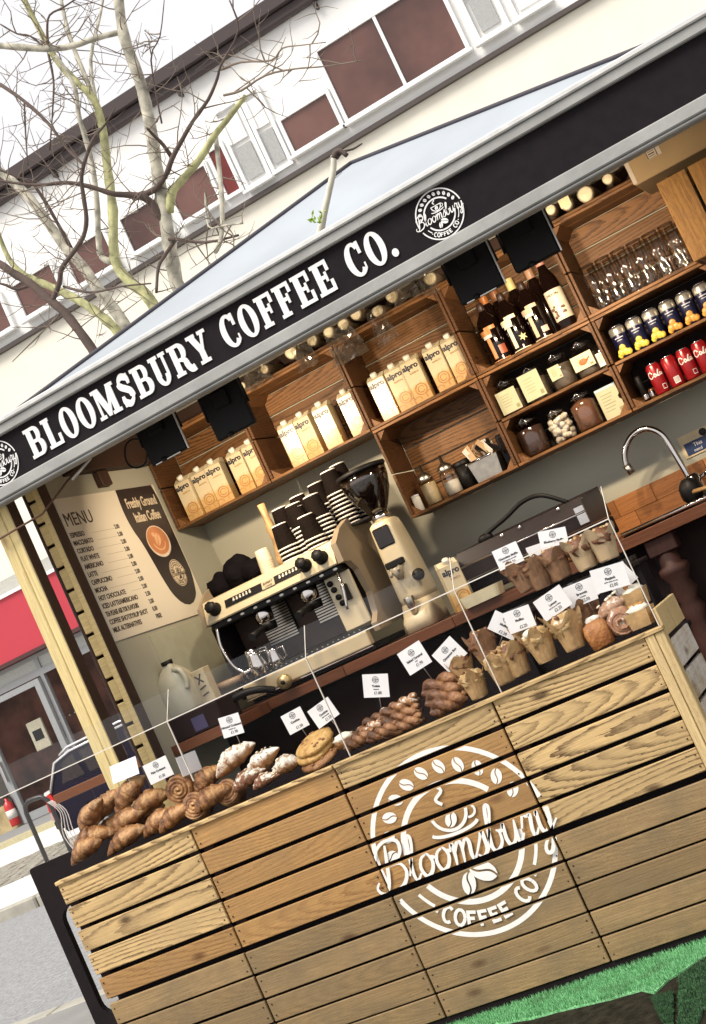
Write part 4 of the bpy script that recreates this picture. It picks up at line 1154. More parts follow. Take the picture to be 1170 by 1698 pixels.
# ------------------------------------------------------------------ oat milk cartons
def carton_mat():
    m, n, b = base('carton_print'); N = n.nodes.new; L = n.links.new
    tc = N('ShaderNodeTexCoord'); sx = N('ShaderNodeSeparateXYZ'); L(tc.outputs['Object'], sx.inputs[0])
    # cream above, warm speckled foam print on the lower part
    nz = N('ShaderNodeTexNoise'); nz.inputs['Scale'].default_value = 60; nz.inputs['Detail'].default_value = 3; L(tc.outputs['Object'], nz.inputs['Vector'])
    ma = N('ShaderNodeMath'); ma.operation = 'MULTIPLY_ADD'; ma.inputs[1].default_value = .05; L(nz.outputs['Fac'], ma.inputs[0]); L(sx.outputs['Z'], ma.inputs[2])
    r = N('ShaderNodeValToRGB'); e = r.color_ramp.elements
    e[0].position = .0; e[0].color = (.42, .23, .075, 1); e[1].position = 1; e[1].color = (.56, .50, .37, 1)
    for p, c in ((.085, (.55, .36, .15, 1)), (.10, (.60, .50, .32, 1))):
        q = r.color_ramp.elements.new(p); q.color = c
    L(ma.outputs[0], r.inputs[0]); L(r.outputs[0], b.inputs['Base Color']); b.inputs['Roughness'].default_value = .22
    return m
CARTON = carton_mat()
FOAM = mat('foam_print', (.36, .17, .05), .3, var=.2, vs=40); FOAM2 = mat('foam_print_light', (.78, .62, .36), .3)
CINK = mat('carton_navy_ink', (.015, .015, .03), .4)
carton = thing('oat_milk_carton', 'x', 'carton', (0, 0, 0), group='oat milk cartons on the crate shelves')
g = G(); g.box(-.035, .035, 0, .07, 0, .163, c=.002); g.build('body', CARTON, carton)
g = G(); g.add([(-.035, 0, .1632), (.035, 0, .1632), (.035, .07, .1632), (-.035, .07, .1632), (-.035, .03, .182), (.035, .03, .182), (-.035, .066, .184), (.035, .066, .184)],
               [(0, 1, 5, 4), (2, 3, 6, 7), (0, 4, 6, 3), (1, 2, 7, 5), (4, 5, 7, 6), (0, 3, 2, 1)]); g.build('gable_top', mat('carton_cream', (.72, .62, .42), .35), carton)
g = G(); g.lathe([(.013, 0), (.013, .014), (.011, .017), (0, .017)], 12); o = g.build('cap', mat('cap_white', (.8, .76, .66), .4), carton, (.0, .014, .173), (math.radians(32), 0, 0))
text('lettering', 'alpro', .030, CINK, carton, (-.001, -.0007, .132), ax='CENTER', bold=.0011)
text('lettering', 'BARISTA', .0095, FOAM, carton, (.006, -.0007, .112), ax='CENTER')
f = Flat(); f.arc((.004, .048), .022, .021, 0, 360, .004, 24); f.arc((.004, .048), .013, .012, 20, 330, .003, 16); f.arc((.03, .02), .016, .012, 60, 220, .003, 10); f.arc((-.022, .016), .014, .010, -20, 160, .003, 10)
g = f.mesh(1, (0, 0), -.0007); g.build('cup_print', FOAM, carton, fix=False)
groups = [([.101, .182, .256, .359, .449 - .012], 'crate nearest the menu'), ([.624 - .018, .68, .772, .882], 'crate second from the menu'), ([1.021, 1.097, 1.17, 1.268, 1.343], 'crate above the sugar shakers')]
first = True
NUM = {5: ['leftmost of five', 'second from left of five', 'middle one of five', 'fourth from left of five', 'rightmost of five'], 4: ['leftmost of four', 'second from left of four', 'third from left of four', 'rightmost of four set apart']}
for xs_, wh in groups:
    for i, x in enumerate(xs_):
        loc = (x + .035 if i < 4 or True else x, 1.565 + R.uniform(-.004, .01), ZA + .0125); rot = (0, 0, R.uniform(-.13, .13))
        lab = 'cream oat milk carton, %s in the %s' % (NUM[len(xs_)][i], wh)
        if first: carton.location = loc; carton.rotation_euler = rot; carton['label'] = lab; first = False
        else: dup(carton, loc, rot, lab)

# ------------------------------------------------------------------ syrup bottles
def bottle(name, label, x, y, z, body, parts, h=.25, r=.0415, tall=False):
    t = thing(name, label, 'bottle', (x, y, z), group='syrup bottles on the crate shelf')
    g = G()
    if not tall: g.lathe([(0, 0), (r * .95, 0), (r, .006), (r, .62 * h), (r * .85, .7 * h), (.014, .8 * h), (.0125, .9 * h)], 18)
    else: g.lathe([(0, 0), (r * .95, 0), (r, .006), (r, .66 * h), (r * .9, .72 * h), (.017, .85 * h), (.014, .93 * h)], 18)
    g.build('bottle_body', body, t)
    return t
BROWNG = mat('brown_syrup_glass', (.006, .0025, .002), .08)
for i, (x, c1, nm, pr) in enumerate(((1.500, (.55, .22, .06), 'orange', (.35, .08, .03)), (1.585, (.78, .72, .5), 'vanilla', (.8, .7, .35)), (1.672, (.6, .45, .3), 'hazelnut', (.7, .5, .4)))):
    t = bottle('syrup_bottle', ['dark syrup bottle with orange splash label, leftmost of three', 'dark syrup bottle with cream splash and yellow flower, middle of three', 'dark syrup bottle with tan splash label and pink dot, third along'][i], x + .028, 1.62, ZA + .0125, BROWNG, None)
    r_ = .0418
    def patch(nm_, a0, a1, z0, z1, m_, n=8, rr=.0421):
        g = G()
        for k in range(n):
            q = [math.radians(-90 + a0 + (a1 - a0) * j / n) for j in (k, k + 1)]
            g.quad((rr * math.cos(q[0]), rr * math.sin(q[0]), z0), (rr * math.cos(q[1]), rr * math.sin(q[1]), z0), (rr * math.cos(q[1]), rr * math.sin(q[1]), z1), (rr * math.cos(q[0]), rr * math.sin(q[0]), z1))
        g.build(nm_, m_, t, fix=False)
    mm = mat('syrup_print_' + nm, c1, .4); mp = mat('syrup_fruit_' + nm, pr, .4)
    patch('splash_label', -62, 10, .112, .132, mm); patch('splash_label', -20, 40, .128, .142, mm); patch('splash_label', -45, 8, .10, .112, mat('print_white', (.75, .7, .62), .4), rr=.0422)
    patch('name_strip', -30, -8, .02, .098, mm, 4); patch('edge_strip', -50, 55, .008, .011, mm); patch('edge_strip', 12, 20, .008, .024, mat('print_white', (.75, .7, .62), .4), 3, .0422)
    g = G()
    if i == 1:
        f = Flat(); f.poly([(.017 * (1 if k % 2 == 0 else .45) * math.sin(k * math.pi / 6), .017 * (1 if k % 2 == 0 else .45) * math.cos(k * math.pi / 6)) for k in range(12)]); g = f.mesh(1, (0, 0), 0)
        g.build('flower_print', mp, t, (.023, -.0375, .05), (0, 0, .55), fix=False)
    else: patch('fruit_print', 14, 50, .028, .062 if i == 0 else .05, mp, 6, .0423)
    g = G(); g.lathe([(.0135, .205), (.0145, .206), (.0145, .232), (.012, .236), (0, .236)], 14); g.build('cap', mat('cap_dark', (.04, .02, .015), .4), t)
t = bottle('syrup_bottle', 'tall dark syrup bottle with a cream printed label, rightmost on its shelf', 1.800, 1.60, ZA + .0125, BROWNG, None, .275, .034, True)
g = G(); g.lathe([(.0345, .035), (.0346, .036), (.0346, .15), (.0345, .151)], 20); lb = g.build('label', mat('label_cream', (.70, .62, .47), .5, var=.1, vs=30), t)
g = G()
for k in range(16): g.ell((.0349 * math.cos(-1.57 + R.uniform(-.7, .7)), .0349 * math.sin(-1.57 + R.uniform(-.1, .1)) + .003, R.uniform(.05, .09)), (.006, .0018, .005), 7, 5)
for q in range(0): pass
g.build('label_print', mat('label_brown_print', (.12, .05, .03), .5), lb)
text('lettering', 'MONIN', .013, INK, lb, (0, -.0352, .128), ax='CENTER', ext=.001)
g = G(); g.lathe([(.0152, .248), (.0165, .25), (.0165, .276), (.014, .279), (0, .279)], 14); g.build('cap', mat('cap_red_white', (.55, .25, .2), .4), t)
# bottles behind: only necks and yellow/orange labels show above the front row
for i, (x, c_, hh) in enumerate(((1.512, (.5, .17, .04), .30), (1.558, (.3, .12, .05), .29), (1.628, (.74, .62, .28), .30), (1.71, (.45, .25, .15), .305))):
    t = bottle('syrup_bottle', ['orange necked bottle in the back row behind the left syrup', 'brown necked bottle in the back row beside the orange neck', 'bottle with a pale yellow neck label in the back row', 'bottle with a tan neck label in the back row under the lamp'][i], x + .02, 1.70, ZA + .0125, BROWNG, None, hh, .035)
    g = G(); g.lathe([(.0155, hh * .78), (.0165, hh * .785), (.0165, hh * .93), (.0155, hh * .94)], 14); g.build('neck_label', mat('neck_label_%s' % 'abcd'[i], c_, .4), t)

# ------------------------------------------------------------------ storage jars
def jar(label, x, z, fill, fh, h=.132, r=.048, tagp=None, y=1.61, lump=False, lidwire=True):
    t = thing('storage_jar', label, 'jar', (x, y, z), group='glass jars on the crate shelves')
    g = G(); g.lathe([(0, .001), (r * .9, .001), (r, .01), (r, .7 * h), (r * .82, .82 * h), (r * .72, .86 * h), (r * .74, .9 * h)], 20); g.build('jar_body', GLASS, t)
    g = G(); g.lathe([(r * .78, .9 * h), (r * .8, .915 * h), (r * .72, .96 * h), (0, .98 * h)], 20); g.build('lid', GLASS, t)
    if lidwire:
        g = G(); g.tube([(r * .76 * math.cos(a), r * .76 * math.sin(a), .885 * h) for a in [2 * math.pi * k / 16 for k in range(17)]], .0016, 5)
        g.tube([(-.01, -r * .78, .8 * h), (-.012, -r * .95, .9 * h), (.0, -r * .85, .99 * h), (.012, -r * .95, .9 * h), (.01, -r * .78, .8 * h)], .0016, 5); g.build('wire_clasp', CHROME, t)
    g = G()
    if lump:
        rr = random.Random(3)
        for k in range(60):
            a, q = rr.uniform(0, 6.28), r * .8 * math.sqrt(rr.random()); g.ell((q * math.cos(a), q * math.sin(a), rr.uniform(.012, fh)), (.012, .010, .010), 8, 6, amp=.3, fr=3, seed=k)
    else: g.lathe([(0, .004), (r * .86, .004), (r * .95, .012), (r * .95, min(fh, .7 * h)), (r * .8, min(fh, .7 * h) + .004), (0, fh + .006)], 18)
    g.build('contents', fill, t)
    if tagp:
        a0, z0, w_, h_, m_ = tagp
        g = G(); g.box(a0 - w_ / 2, a0 + w_ / 2, -r - .0032, -r - .0022, z0, z0 + h_); lb = g.build('label', m_, t)
        f = Flat()
        for k in range(5): f.strip([(a0 - w_ * .3, z0 + h_ * (.3 + .12 * k)), (a0 + w_ * (.1 + .05 * (k % 3)), z0 + h_ * (.3 + .12 * k))], .0018)
        f.poly([(a0 + w_ * .26, z0 + h_ * .08), (a0 + w_ * .42, z0 + h_ * .08), (a0 + w_ * .42, z0 + h_ * .24), (a0 + w_ * .26, z0 + h_ * .24)])
        f.mesh(1, (0, 0), -r - .0036).build('label_print', mat('label_grey_print', (.25, .24, .12), .6), lb, fix=False)
    return t
TAGC = mat('jar_tag_cream', (.46, .44, .28), .6, var=.05)
COCOA = mat('cocoa_powder', (.045, .016, .008), .9, var=.3, vs=40); CHOC = mat('hot_chocolate_powder', (.15, .062, .028), .9, var=.15, vs=40)
TEA = mat('tea_bags', (.10, .075, .05), .8, var=.5, vs=50); MALLOW = mat('marshmallow', (.72, .66, .55), .7, var=.06)
ZM = 1.5675
jar('glass jar with a large cream label, leftmost on the middle board', 1.492, ZM, TEA, .08, tagp=(.0, .008, .078, .085, TAGC))
jar('glass jar with a tall cream notched label, second on the middle board', 1.597, ZM, TEA, .08, tagp=(-.004, .012, .080, .1, TAGC))
jar('glass jar of dark tea with a small white label, third on the middle board', 1.702, ZM, TEA, .085, tagp=(-.012, .04, .045, .05, TAGC))
t = jar('glass jar with a wide label showing an orange teapot, fourth on the board', 1.802, ZM, TEA, .075, tagp=(-.004, .03, .08, .055, mat('tag_warm', (.74, .62, .38), .6)))
g = G(); g.ell((-.004, -.0515, .055), (.016, .0012, .012), 12, 6); g.tube([(.01, -.0515, .055), (.024, -.0515, .066)], [.004, .002], 6); g.build('teapot_print', mat('tea_orange', (.45, .12, .03), .6), [c for c in kids(t) if c.name.startswith('label')][0])
jar('small jar with a plain white label squeezed at the right end of the middle board', 1.858, ZM, TEA, .06, h=.10, r=.022, tagp=(0, .012, .036, .05, mat('tag_white', (.78, .75, .68), .6)), lidwire=False)
ZJ = ZL + .0125
jar('big glass jar of dark cocoa, leftmost on the lowest shelf', 1.503, ZJ, COCOA, .10, h=.145, r=.052)
jar('open clip jar full of white marshmallows', 1.615, ZJ, MALLOW, .09, h=.125, r=.047, lump=True)
jar('big glass jar of milk brown chocolate powder', 1.720, ZJ, CHOC, .115, h=.14, r=.05)
t = thing('tea_box', 'cream carton with a side notch and small print beside the chocolate jar', 'box', (1.818, 1.60, ZJ))
g = G(); g.prism([(-.04, 0), (.04, 0), (.04, .05), (.033, .058), (.033, .068), (.04, .076), (.04, .118), (-.04, .118)], 0, .05); g.build('box_body', TAGC, t)
f = Flat()
for k in range(6): f.strip([(-.028, .03 + .012 * k), (.006 + .006 * (k % 3), .03 + .012 * k)], .0022)
f.poly([(.02, .014), (.033, .014), (.033, .028), (.02, .028)]); f.mesh(1, (0, 0), -.0006).build('print', mat('label_grey_print', (.25, .24, .12), .6), t, fix=False)
g = G(); g.box(-.04, .04, -.0012, -.0004, .108, .1175); g.build('blue_band', mat('pale_blue_print', (.45, .55, .6), .6), t)

# ------------------------------------------------------------------ sugar shakers, salt pot, steel tub
def shaker(label, x, fill, fh):
    t = thing('sugar_shaker', label, 'shaker', (x, 1.60, ZJ))
    g = G(); g.lathe([(0, .001), (.03, .001), (.034, .008), (.031, .085), (.027, .10)], 18); g.build('jar_body', GLASS, t)
    g = G(); g.lathe([(0, .004), (.030, .006), (.030, fh), (0, fh + .004)], 16); g.build('sugar', fill, t)
    g = G(); g.lathe([(.029, .097), (.03, .10), (.029, .115), (.014, .128), (.007, .13), (.006, .16), (0, .16)], 18); g.build('lid', STEEL, t)
shaker('sugar shaker full of cream coloured sugar with a steel pouring lid', 1.062, mat('brown_sugar', (.62, .5, .28), .9, var=.1, vs=80), .085)
shaker('taller looking sugar shaker half full of white sugar with steel lid', 1.150, mat('white_sugar', (.78, .74, .64), .9, var=.05, vs=80), .055)
t = thing('salt_pot', 'small white pot at the left end of the sugar shelf', 'pot', (1.008, 1.565, ZJ)); g = G(); g.lathe([(0, 0), (.016, 0), (.017, .05), (.015, .058), (0, .058)], 14); g.build('pot_body', mat('cap_white', (.8, .76, .66), .4), t)
g = G(); g.lathe([(.0155, .058), (.0158, .064), (0, .066)], 14); g.build('lid', FRAMEW, t)
t = thing('black_tin', 'dark tin between the sugar shaker and the steel tub', 'tin', (1.208, 1.63, ZJ)); g = G(); g.lathe([(0, 0), (.034, 0), (.034, .09), (0, .092)], 18); g.build('tin_body', BLACKP, t)
g = G(); g.lathe([(.035, .092), (.0355, .094), (.0355, .108), (.03, .11), (0, .11)], 18); g.build('lid', BLACKP, t)
t = thing('steel_tub', 'shiny steel tub stuffed with wrapped sachets', 'tub', (1.305, 1.60, ZJ))
g = G(); g.add([(-.05, -.03, 0), (.05, -.03, 0), (.05, .05, 0), (-.05, .05, 0), (-.06, -.036, .08), (.06, -.036, .08), (.06, .056, .08), (-.06, .056, .08)], [(0, 1, 5, 4), (1, 2, 6, 5), (2, 3, 7, 6), (3, 0, 4, 7), (3, 2, 1, 0)]); g.build('tub_body', STEEL, t)
g = G(); g.tube([(-.062, -.038, .08), (.062, -.038, .08), (.062, .058, .08), (-.062, .058, .08), (-.062, -.038, .08)], .004, 6); g.build('rim', CHROME, t)
for k in range(14):
    g = G(); g.box(-.011, .011, -.002, .002, -.04, .045, c=.001); g.build('sachet', [mat('sachet_kraft', (.45, .3, .17), .7), mat('sachet_white', (.7, .66, .58), .6), BLACKP][k % 3], t, (R.uniform(-.045, .045), R.uniform(-.02, .04), .088 + R.uniform(0, .02)), (R.uniform(-.5, .5), R.uniform(-.9, .9), R.uniform(-1, 1)))
t = thing('black_caddy', 'black plastic caddy at the right end of the sugar shelf', 'caddy', (1.392, 1.64, ZJ)); g = G(); g.box(-.022, .022, -.03, .05, 0, .135, c=.004); g.build('caddy_body', BLACKP, t)
g = G(); g.box(-.012, .012, -.034, -.0305, .06, .12, c=.003); g.build('caddy_slot', INTERIOR, t)

# ------------------------------------------------------------------ glasses, blue cans, red cans
gl = thing('drinking_glass', 'x', 'glass', (0, 0, 0), group='drinking glasses on the top right shelf')
g = G(); prof = [(0, .004), (.019, .004), (.0215, .0), (.024, .012), (.021, .03), (.026, .10), (.0285, .17)]
g.lathe(prof, 16); g.build('bowl', GLASS, gl)
g = G()
for k in range(8): a = 2 * math.pi * k / 8; g.tube([(.0243 * math.cos(a), .0243 * math.sin(a), .014), (.0216 * math.cos(a), .0216 * math.sin(a), .03), (.0245 * math.cos(a), .0245 * math.sin(a), .06)], .0022, 5)
g.tube([(.0286 * math.cos(2 * math.pi * k / 18), .0286 * math.sin(2 * math.pi * k / 18), .17) for k in range(19)], .0012, 5); rb_ = g.build('ribs', thin_glass('rib_glass', (.9, .89, .87), .12, .05), gl); rb_['kind'] = 'stuff'
k = 0
for row_, y_ in ((0, 1.60), (1, 1.69)):
    for i in range(6):
        loc = (1.945 + i * .0615 + row_ * .01, y_, ZA + .0125)
        lab = 'clear drinking glass, %s in the %s row on the top right shelf' % (['leftmost', 'second', 'third', 'fourth', 'fifth', 'rightmost'][i], ['front', 'back'][row_])
        if k == 0: gl.location = loc; gl['label'] = lab
        else: dup(gl, loc, (0, 0, R.uniform(0, 6)), lab)
        k += 1
def can(name, label, x, y, z, r, h, m, group):
    t = thing(name, label, 'can', (x, y, z), group=group)
    g = G(); g.lathe([(0, .001), (r * .8, .001), (r * .84, .0), (r, .007), (r, h * .9), (r * .84, h * .975), (r * .82, h)], 20); b = g.build('can_body', m, t)
    g = G(); g.lathe([(r * .80, h - .003), (r * .83, h - .001), (r * .86, h + .001), (r * .83, h + .0015), (r * .8, h - .002), (0, h - .003)], 20); g.build('rim', CHROME, t)
    return t, b
def curved(g_, r, a0, a1, z0, z1, n=6):
    for k in range(n):
        q = [math.radians(-90 + a0 + (a1 - a0) * j / n) for j in (k, k + 1)]
        g_.quad((r * math.cos(q[0]), r * math.sin(q[0]), z0), (r * math.cos(q[1]), r * math.sin(q[1]), z0), (r * math.cos(q[1]), r * math.sin(q[1]), z1), (r * math.cos(q[0]), r * math.sin(q[0]), z1))
NAVYC = mat('navy_can', (.012, .012, .045), .3, .3); SILC = mat('foil_silver', (.48, .45, .39), .3, .7, var=.08)
for i in range(7):
    x = 1.948 + i * .0645; lem = i < 3
    t, b = can('fizzy_drink_can', 'navy and silver soft drink can printed with %s, %s along the middle board' % ('lemons' if lem else 'oranges', ORD[i]), x, 1.585, ZM, .029, .118, NAVYC, 'navy soft drink cans')
    g = G(); g.lathe([(.0292, .086), (.0293, .087), (.0293, .107), (.0262, .1135)], 20); g.build('foil_top', SILC, t)
    g = G(); curved(g, .0294, -30, 34, .073, .076); curved(g, .0294, -20, 20, .064, .066); g.build('name_print', mat('can_white_print', (.62, .62, .66), .4), t, fix=False)
    FR = mat('lemon_print', (.62, .48, .06), .4, var=.3, vs=60) if lem else mat('orange_print', (.62, .30, .05), .4, var=.3, vs=60)
    g = G()
    for a, zz, s_ in ((-24, .018, .014), (8, .016, .013), (30, .012, .012), (-4, .034, .012), (-40, .010, .011)):
        q = math.radians(-90 + a); g.ell((.0285 * math.cos(q), .0285 * math.sin(q), zz + .004), (s_, .0025 if abs(a) < 20 else .006, s_), 12, 8)
    g.build('fruit_print', FR, t)
REDC = mat('red_can', (.30, .010, .014), .25, .25, var=.08)
CW = mat('can_white_print2', (.75, .70, .66), .4)
for i in range(5):
    x = 2.006 + i * .058; t, b = can('cola_can', 'red cola can with white script, %s along the lowest shelf' % ORD[i] if i != 1 else 'red cola can turned to show its barcode, second along the lowest shelf', x, 1.585, ZJ, .027, .113, REDC, 'red cola cans')
    if i != 1:
        f = Flat(); script_like = [[(.0, .62), (-.22, .9), (-.5, .75), (-.55, .3), (-.3, .05), (0, .25)], [(.1, .3), (.2, .55), (.35, .3), (.2, .1), (.1, .3)], [(.4, .1), (.75, .95), (.6, .6), (.55, .1), (.75, .2)], [(.95, .5), (.8, .45), (.8, .15), (.98, .3), (1.0, .5), (1.0, .1)]]
        for st in script_like: p = smooth(st, 4); f.strip(p, .13)
        g = G(); zz0 = .062; s_ = .034
        for pts, l in f.p:
            vs = []
            for a, b2 in pts:
                # lettering wraps round the can
                q = -math.pi / 2 + (a - .22) * s_ / .0272; vs.append(((.0274 + l * .00004) * math.cos(q), (.0274 + l * .00004) * math.sin(q), zz0 + b2 * s_ * .8))
            g.add(vs, [list(range(len(vs)))])
        g.build('script_print', CW, t, fix=False)
        g = G(); curved(g, .0274, 20, 52, .014, .016); curved(g, .0274, 20, 52, .030, .032); curved(g, .0274, 20, 23, .014, .032, 2); curved(g, .0274, 49, 52, .014, .032, 2); g.build('panel_print', CW, t, fix=False)
    else:
        g = G(); curved(g, .0274, -10, 34, .012, .036); bp_ = g.build('barcode_panel', CW, t, fix=False)
        g = G()
        for k in range(9): curved(g, .0275, -6 + k * 4.2, -4.4 + k * 4.2, .015, .034, 1)
        g.build('bars', INK, bp_, fix=False)
for i, x in enumerate((1.935, 1.962)):
    t = thing('slim_tin', ['dark slim tin against the left side of the red can shelf', 'small brown foil packet beside the first red can'][i], 'tin', (x, 1.62, ZJ))
    g = G(); g.lathe([(0, 0), (.012, 0), (.012, .09 if i == 0 else .035), (.009, .1 if i == 0 else .04), (0, .1 if i == 0 else .04)], 12); g.build('tin_body', mat('brown_foil', (.14, .06, .03), .3, .4) if i else BLACKP, t)
    g = G(); g.lathe([(.0122, .01), (.0124, .012), (.0124, .028), (.0122, .03)], 12); g.build('band', CHROME, t)

# ------------------------------------------------------------------ pale cut logs, film wrap and boxes on top of the crates
LOGE = mat('cut_log_end', (.80, .71, .50), .8, var=.12, vs=40); LOGB = mat('log_bark', (.22, .15, .09), .9, var=.3, vs=20)
logs = [(400, 640, 8, 'first'), (437, 612, 9, ''), (481, 584, 13, ''), (516, 564, 11, ''), (544, 550, 11, ''), (568, 537, 11, ''), (589, 521, 11, ''), (625, 516, 11, ''), (649, 491, 12, ''), (712, 462, 12, ''), (912, 347, 10, ''), (938, 337, 12, ''), (970, 321, 15, ''), (1007, 296, 10, '')]
for i, (u, v, r_, _) in enumerate(logs):
    p = at(u, v, y=1.545); r = r_ / 470.0
    gap = ['under the first pair of lamps', 'right of the first pair of lamps', 'above the second oat milk crate', 'above the second oat milk crate', 'above the second oat milk crate', 'at the joint of two carton crates', 'over the left side of the third crate', 'wrapped in hanging film', 'over the third carton crate', 'left of the second lamp pair', 'right of the second lamp pair', 'behind the cream label', 'largest, over the glasses', 'rightmost, near the cardboard box'][i]
    t = thing('cut_log', 'short pale cut log, %s%s' % (gap, ['', '', ', leftmost of three', ', middle of three', ', rightmost of three'][i] if i < 5 else ''), 'log', (p.x, 1.545, ZH + .001 + r), group='pale cut logs laid along the crate tops')
    t.location.z = p.z
    g = G(); g.lathe([(r * .97, 0.004), (r, .008), (r * .98, .16), (0, .16)], 18, axis='y', wob=lambda a, k: 1 + .03 * math.sin(3 * a)); g.build('log_body', LOGB, t)
    g = G(); g.lathe([(r * .97, .004), (r * .6, .001), (0, 0)], 18, axis='y', wob=lambda a, k: 1 + .03 * math.sin(3 * a)); g.build('cut_face', LOGE, t)
t = thing('log_shelf', 'narrow dark board carrying the cut logs along the crate tops', 'shelf board', (1.2, 1.53, ZH)); g = G(); g.box(-1.1, 1.2, .0, .20, .001, .012, c=.002); g.build('board', SHELF, t)
g = G(); g.box(-1.1, 1.2, .20, .215, .001, .1, c=.002); g.build('upstand', EDGEZ, t)
FILM = thin_glass('clear_film', (.80, .77, .72), .08, .12, .06, hazecol=(.6, .55, .48))
for i, (u, v, w_, h_) in enumerate(((505, 590, .10, .10), (570, 570, .15, .13), (632, 540, .09, .14), (425, 625, .12, .07), (668, 480, .12, .09), (706, 468, .07, .10), (240, 735, .06, .07))):
    p = at(u, v, y=1.50)
    t = thing('film_wrap', ['crumpled clear film below the first logs', 'large crumpled clear film hanging at the crate joint', 'strip of clear film hanging over the third crate', 'clear film under the small dark lamp cable', 'dark crumpled film between two logs', 'film hanging beside the left lamp of the second pair', 'clear film bundle beside the leftmost lamp'][i], 'plastic film', (p.x, 1.50, p.z))
    g = G(); n = 10; vs = []; fs = []
    for a in range(n + 1):
        for b2 in range(n + 1):
            q = Vector((a / n * 3, b2 / n * 3, i * 5.0)); d = mnoise.noise(q * 1.7) * .03 + mnoise.noise(q * 4) * .012
            vs.append(((a / n - .5) * w_ * (1 - .25 * b2 / n) + mnoise.noise(q + Vector((9, 0, 0))) * .012, d, (b2 / n - .5) * h_ + mnoise.noise(q + Vector((0, 9, 0))) * .015))
    for a in range(n):
        for b2 in range(n): fs.append((a * (n + 1) + b2, (a + 1) * (n + 1) + b2, (a + 1) * (n + 1) + b2 + 1, a * (n + 1) + b2 + 1))
    g.add(vs, fs, 0, False); g.build('film', FILM, t, fix=False)
p = at(934, 333, y=1.52); t = thing('label_slip', 'small cream paper label stuck on a log right of the second lamps', 'label', (p.x, 1.53, p.z)); g = G(); g.box(-.02, .02, 0, .0015, -.02, .022); g.build('slip', mat('slip_cream', (.74, .69, .42), .7), t)
t = thing('cardboard_box', 'brown cardboard box with a barcode label on the top right crate', 'box', (2.245, 1.40, 2.06))
g = G(); g.box(0, .42, 0, .3, .0, .26, c=.003); g.build('box_body', mat('cardboard', (.33, .225, .115), .85, var=.08, vs=10), t, (0, 0, .0))
g = G(); g.box(-.003, .012, -.0012, -.0004, .005, .255); g.build('tape', mat('box_tape', (.5, .42, .33), .5), t)
g = G(); g.box(.075, .125, -.0012, -.0004, .055, .15); lb = g.build('label', mat('label_pale', (.5, .42, .33), .7), t)
f = Flat(); f.strip([(.077, .057), (.110, .057), (.110, .148), (.077, .148)], .003, True)
for k in range(11): f.strip([(.082, .064 + k * .0075), (.104, .064 + k * .0075)], .002 + .002 * (k % 2))
f.mesh(1, (0, 0), -.0016).build('barcode', INK, lb, fix=False)

# ------------------------------------------------------------------ floodlights behind the fascia (lit, facing the shelves)
FL = [((262, 728), .155, 'left lamp of the first pair, with a silver edge strip'), ((372, 686), .155, 'right lamp of the first pair, plain black'), ((779, 456), .155, 'left lamp of the second pair, hanging lower'), ((870, 402), .155, 'right lamp of the second pair, nearest the logs')]
SILV = mat('silver_edge', (.75, .73, .70), .35, .4)
for i, ((u, v), w_, lab) in enumerate(FL):
    p = at(u + 8, v, y=.80)
    t = thing('floodlight', 'black floodlight seen from behind, ' + lab, 'floodlight', (p.x, .80, p.z + .055), group='black floodlights hung behind the sign')
    g = G(); g.box(-w_ / 2, w_ / 2, -.012, .014, -.125, .05, c=.006); g.build('housing', BLACKP, t)
    g = G(); g.box(-.03, .03, -.03, -.0125, -.03, .03, c=.005)
    g.build('driver_box', BLACKP, t)
    g = G(); g.tube([(-w_ / 2 - .006, 0, -.05), (-w_ / 2 - .006, 0, .07), (w_ / 2 + .006, 0, .07), (w_ / 2 + .006, 0, -.05)], .005, 6); g.build('bracket', BLACKP, t)
    g = G()
    if i in (0, 3, 2): g.box(w_ / 2 + .0005, w_ / 2 + .005, -.014, -.006, -.125, .045); 
    if i in (0, 2): g.box(-w_ / 2 + .02, w_ / 2 - .03, -.0145, -.0125, -.1265, -.123)
    if g.v: g.build('edge_strip', SILV, t)
    g = G(); g.tube([(0, -.02, .03), (.02, -.03, .06), (-.03, -.02, .09), (.01, 0, .14)], .004, 6); g.build('cable', BLACKP, t)
    g = G(); g.lathe([(.010, 0), (.011, .012), (.004, .016), (0, .016)], 10, (-.02, -.014, -.128)); g.build('sensor', BLACKP, t)
    g = G(); g.box(-w_ / 2 + .012, w_ / 2 - .012, .0145, .016, -.112, .04); g.build('lens', mat('frosted_lens', (.8, .78, .7), .5), t)
    ld = bpy.data.lights.new('lamp_glow', 'AREA'); ld.shape = 'RECTANGLE'; ld.size = .06; ld.size_y = .05; ld.energy = LAMP_W; ld.color = LAMP_COL; ld.spread = math.radians(150)
    lo = link('lamp_glow', ld, t, (0, .022, -.04)); lo.rotation_euler = (math.radians(58), 0, 0)
p = at(225, 752, y=.8)
t = thing('loose_cable', 'loop of thin dark cable hanging left of the first lamp', 'cable', (p.x, .80, p.z))
g = G(); g.tube([(.045 * math.cos(a) * (1 + .1 * math.sin(2 * a)), 0, .05 * math.sin(a)) for a in [6.6 * k / 20 for k in range(21)]], .0035, 5); g.tube([(.04, 0, .0), (.06, 0, .08), (.12, 0, .12)], .0035, 5); g.build('wire', BLACKP, t)
a, b_ = at(0, 893, y=.53), at(70, 852, y=.55); c_ = at(112, 797, y=.7); d_ = at(160, 745, y=.72)
t = thing('slanting_cable', 'thin brown cable slanting across the post towards the roof', 'cable', tuple(a)); g = G(); g.tube([p_ - a for p_ in (a + (a - b_) * 1.5, a, b_, c_, d_)], .004, 6); g.build('wire', mat('brown_cable', (.13, .06, .035), .5), t)
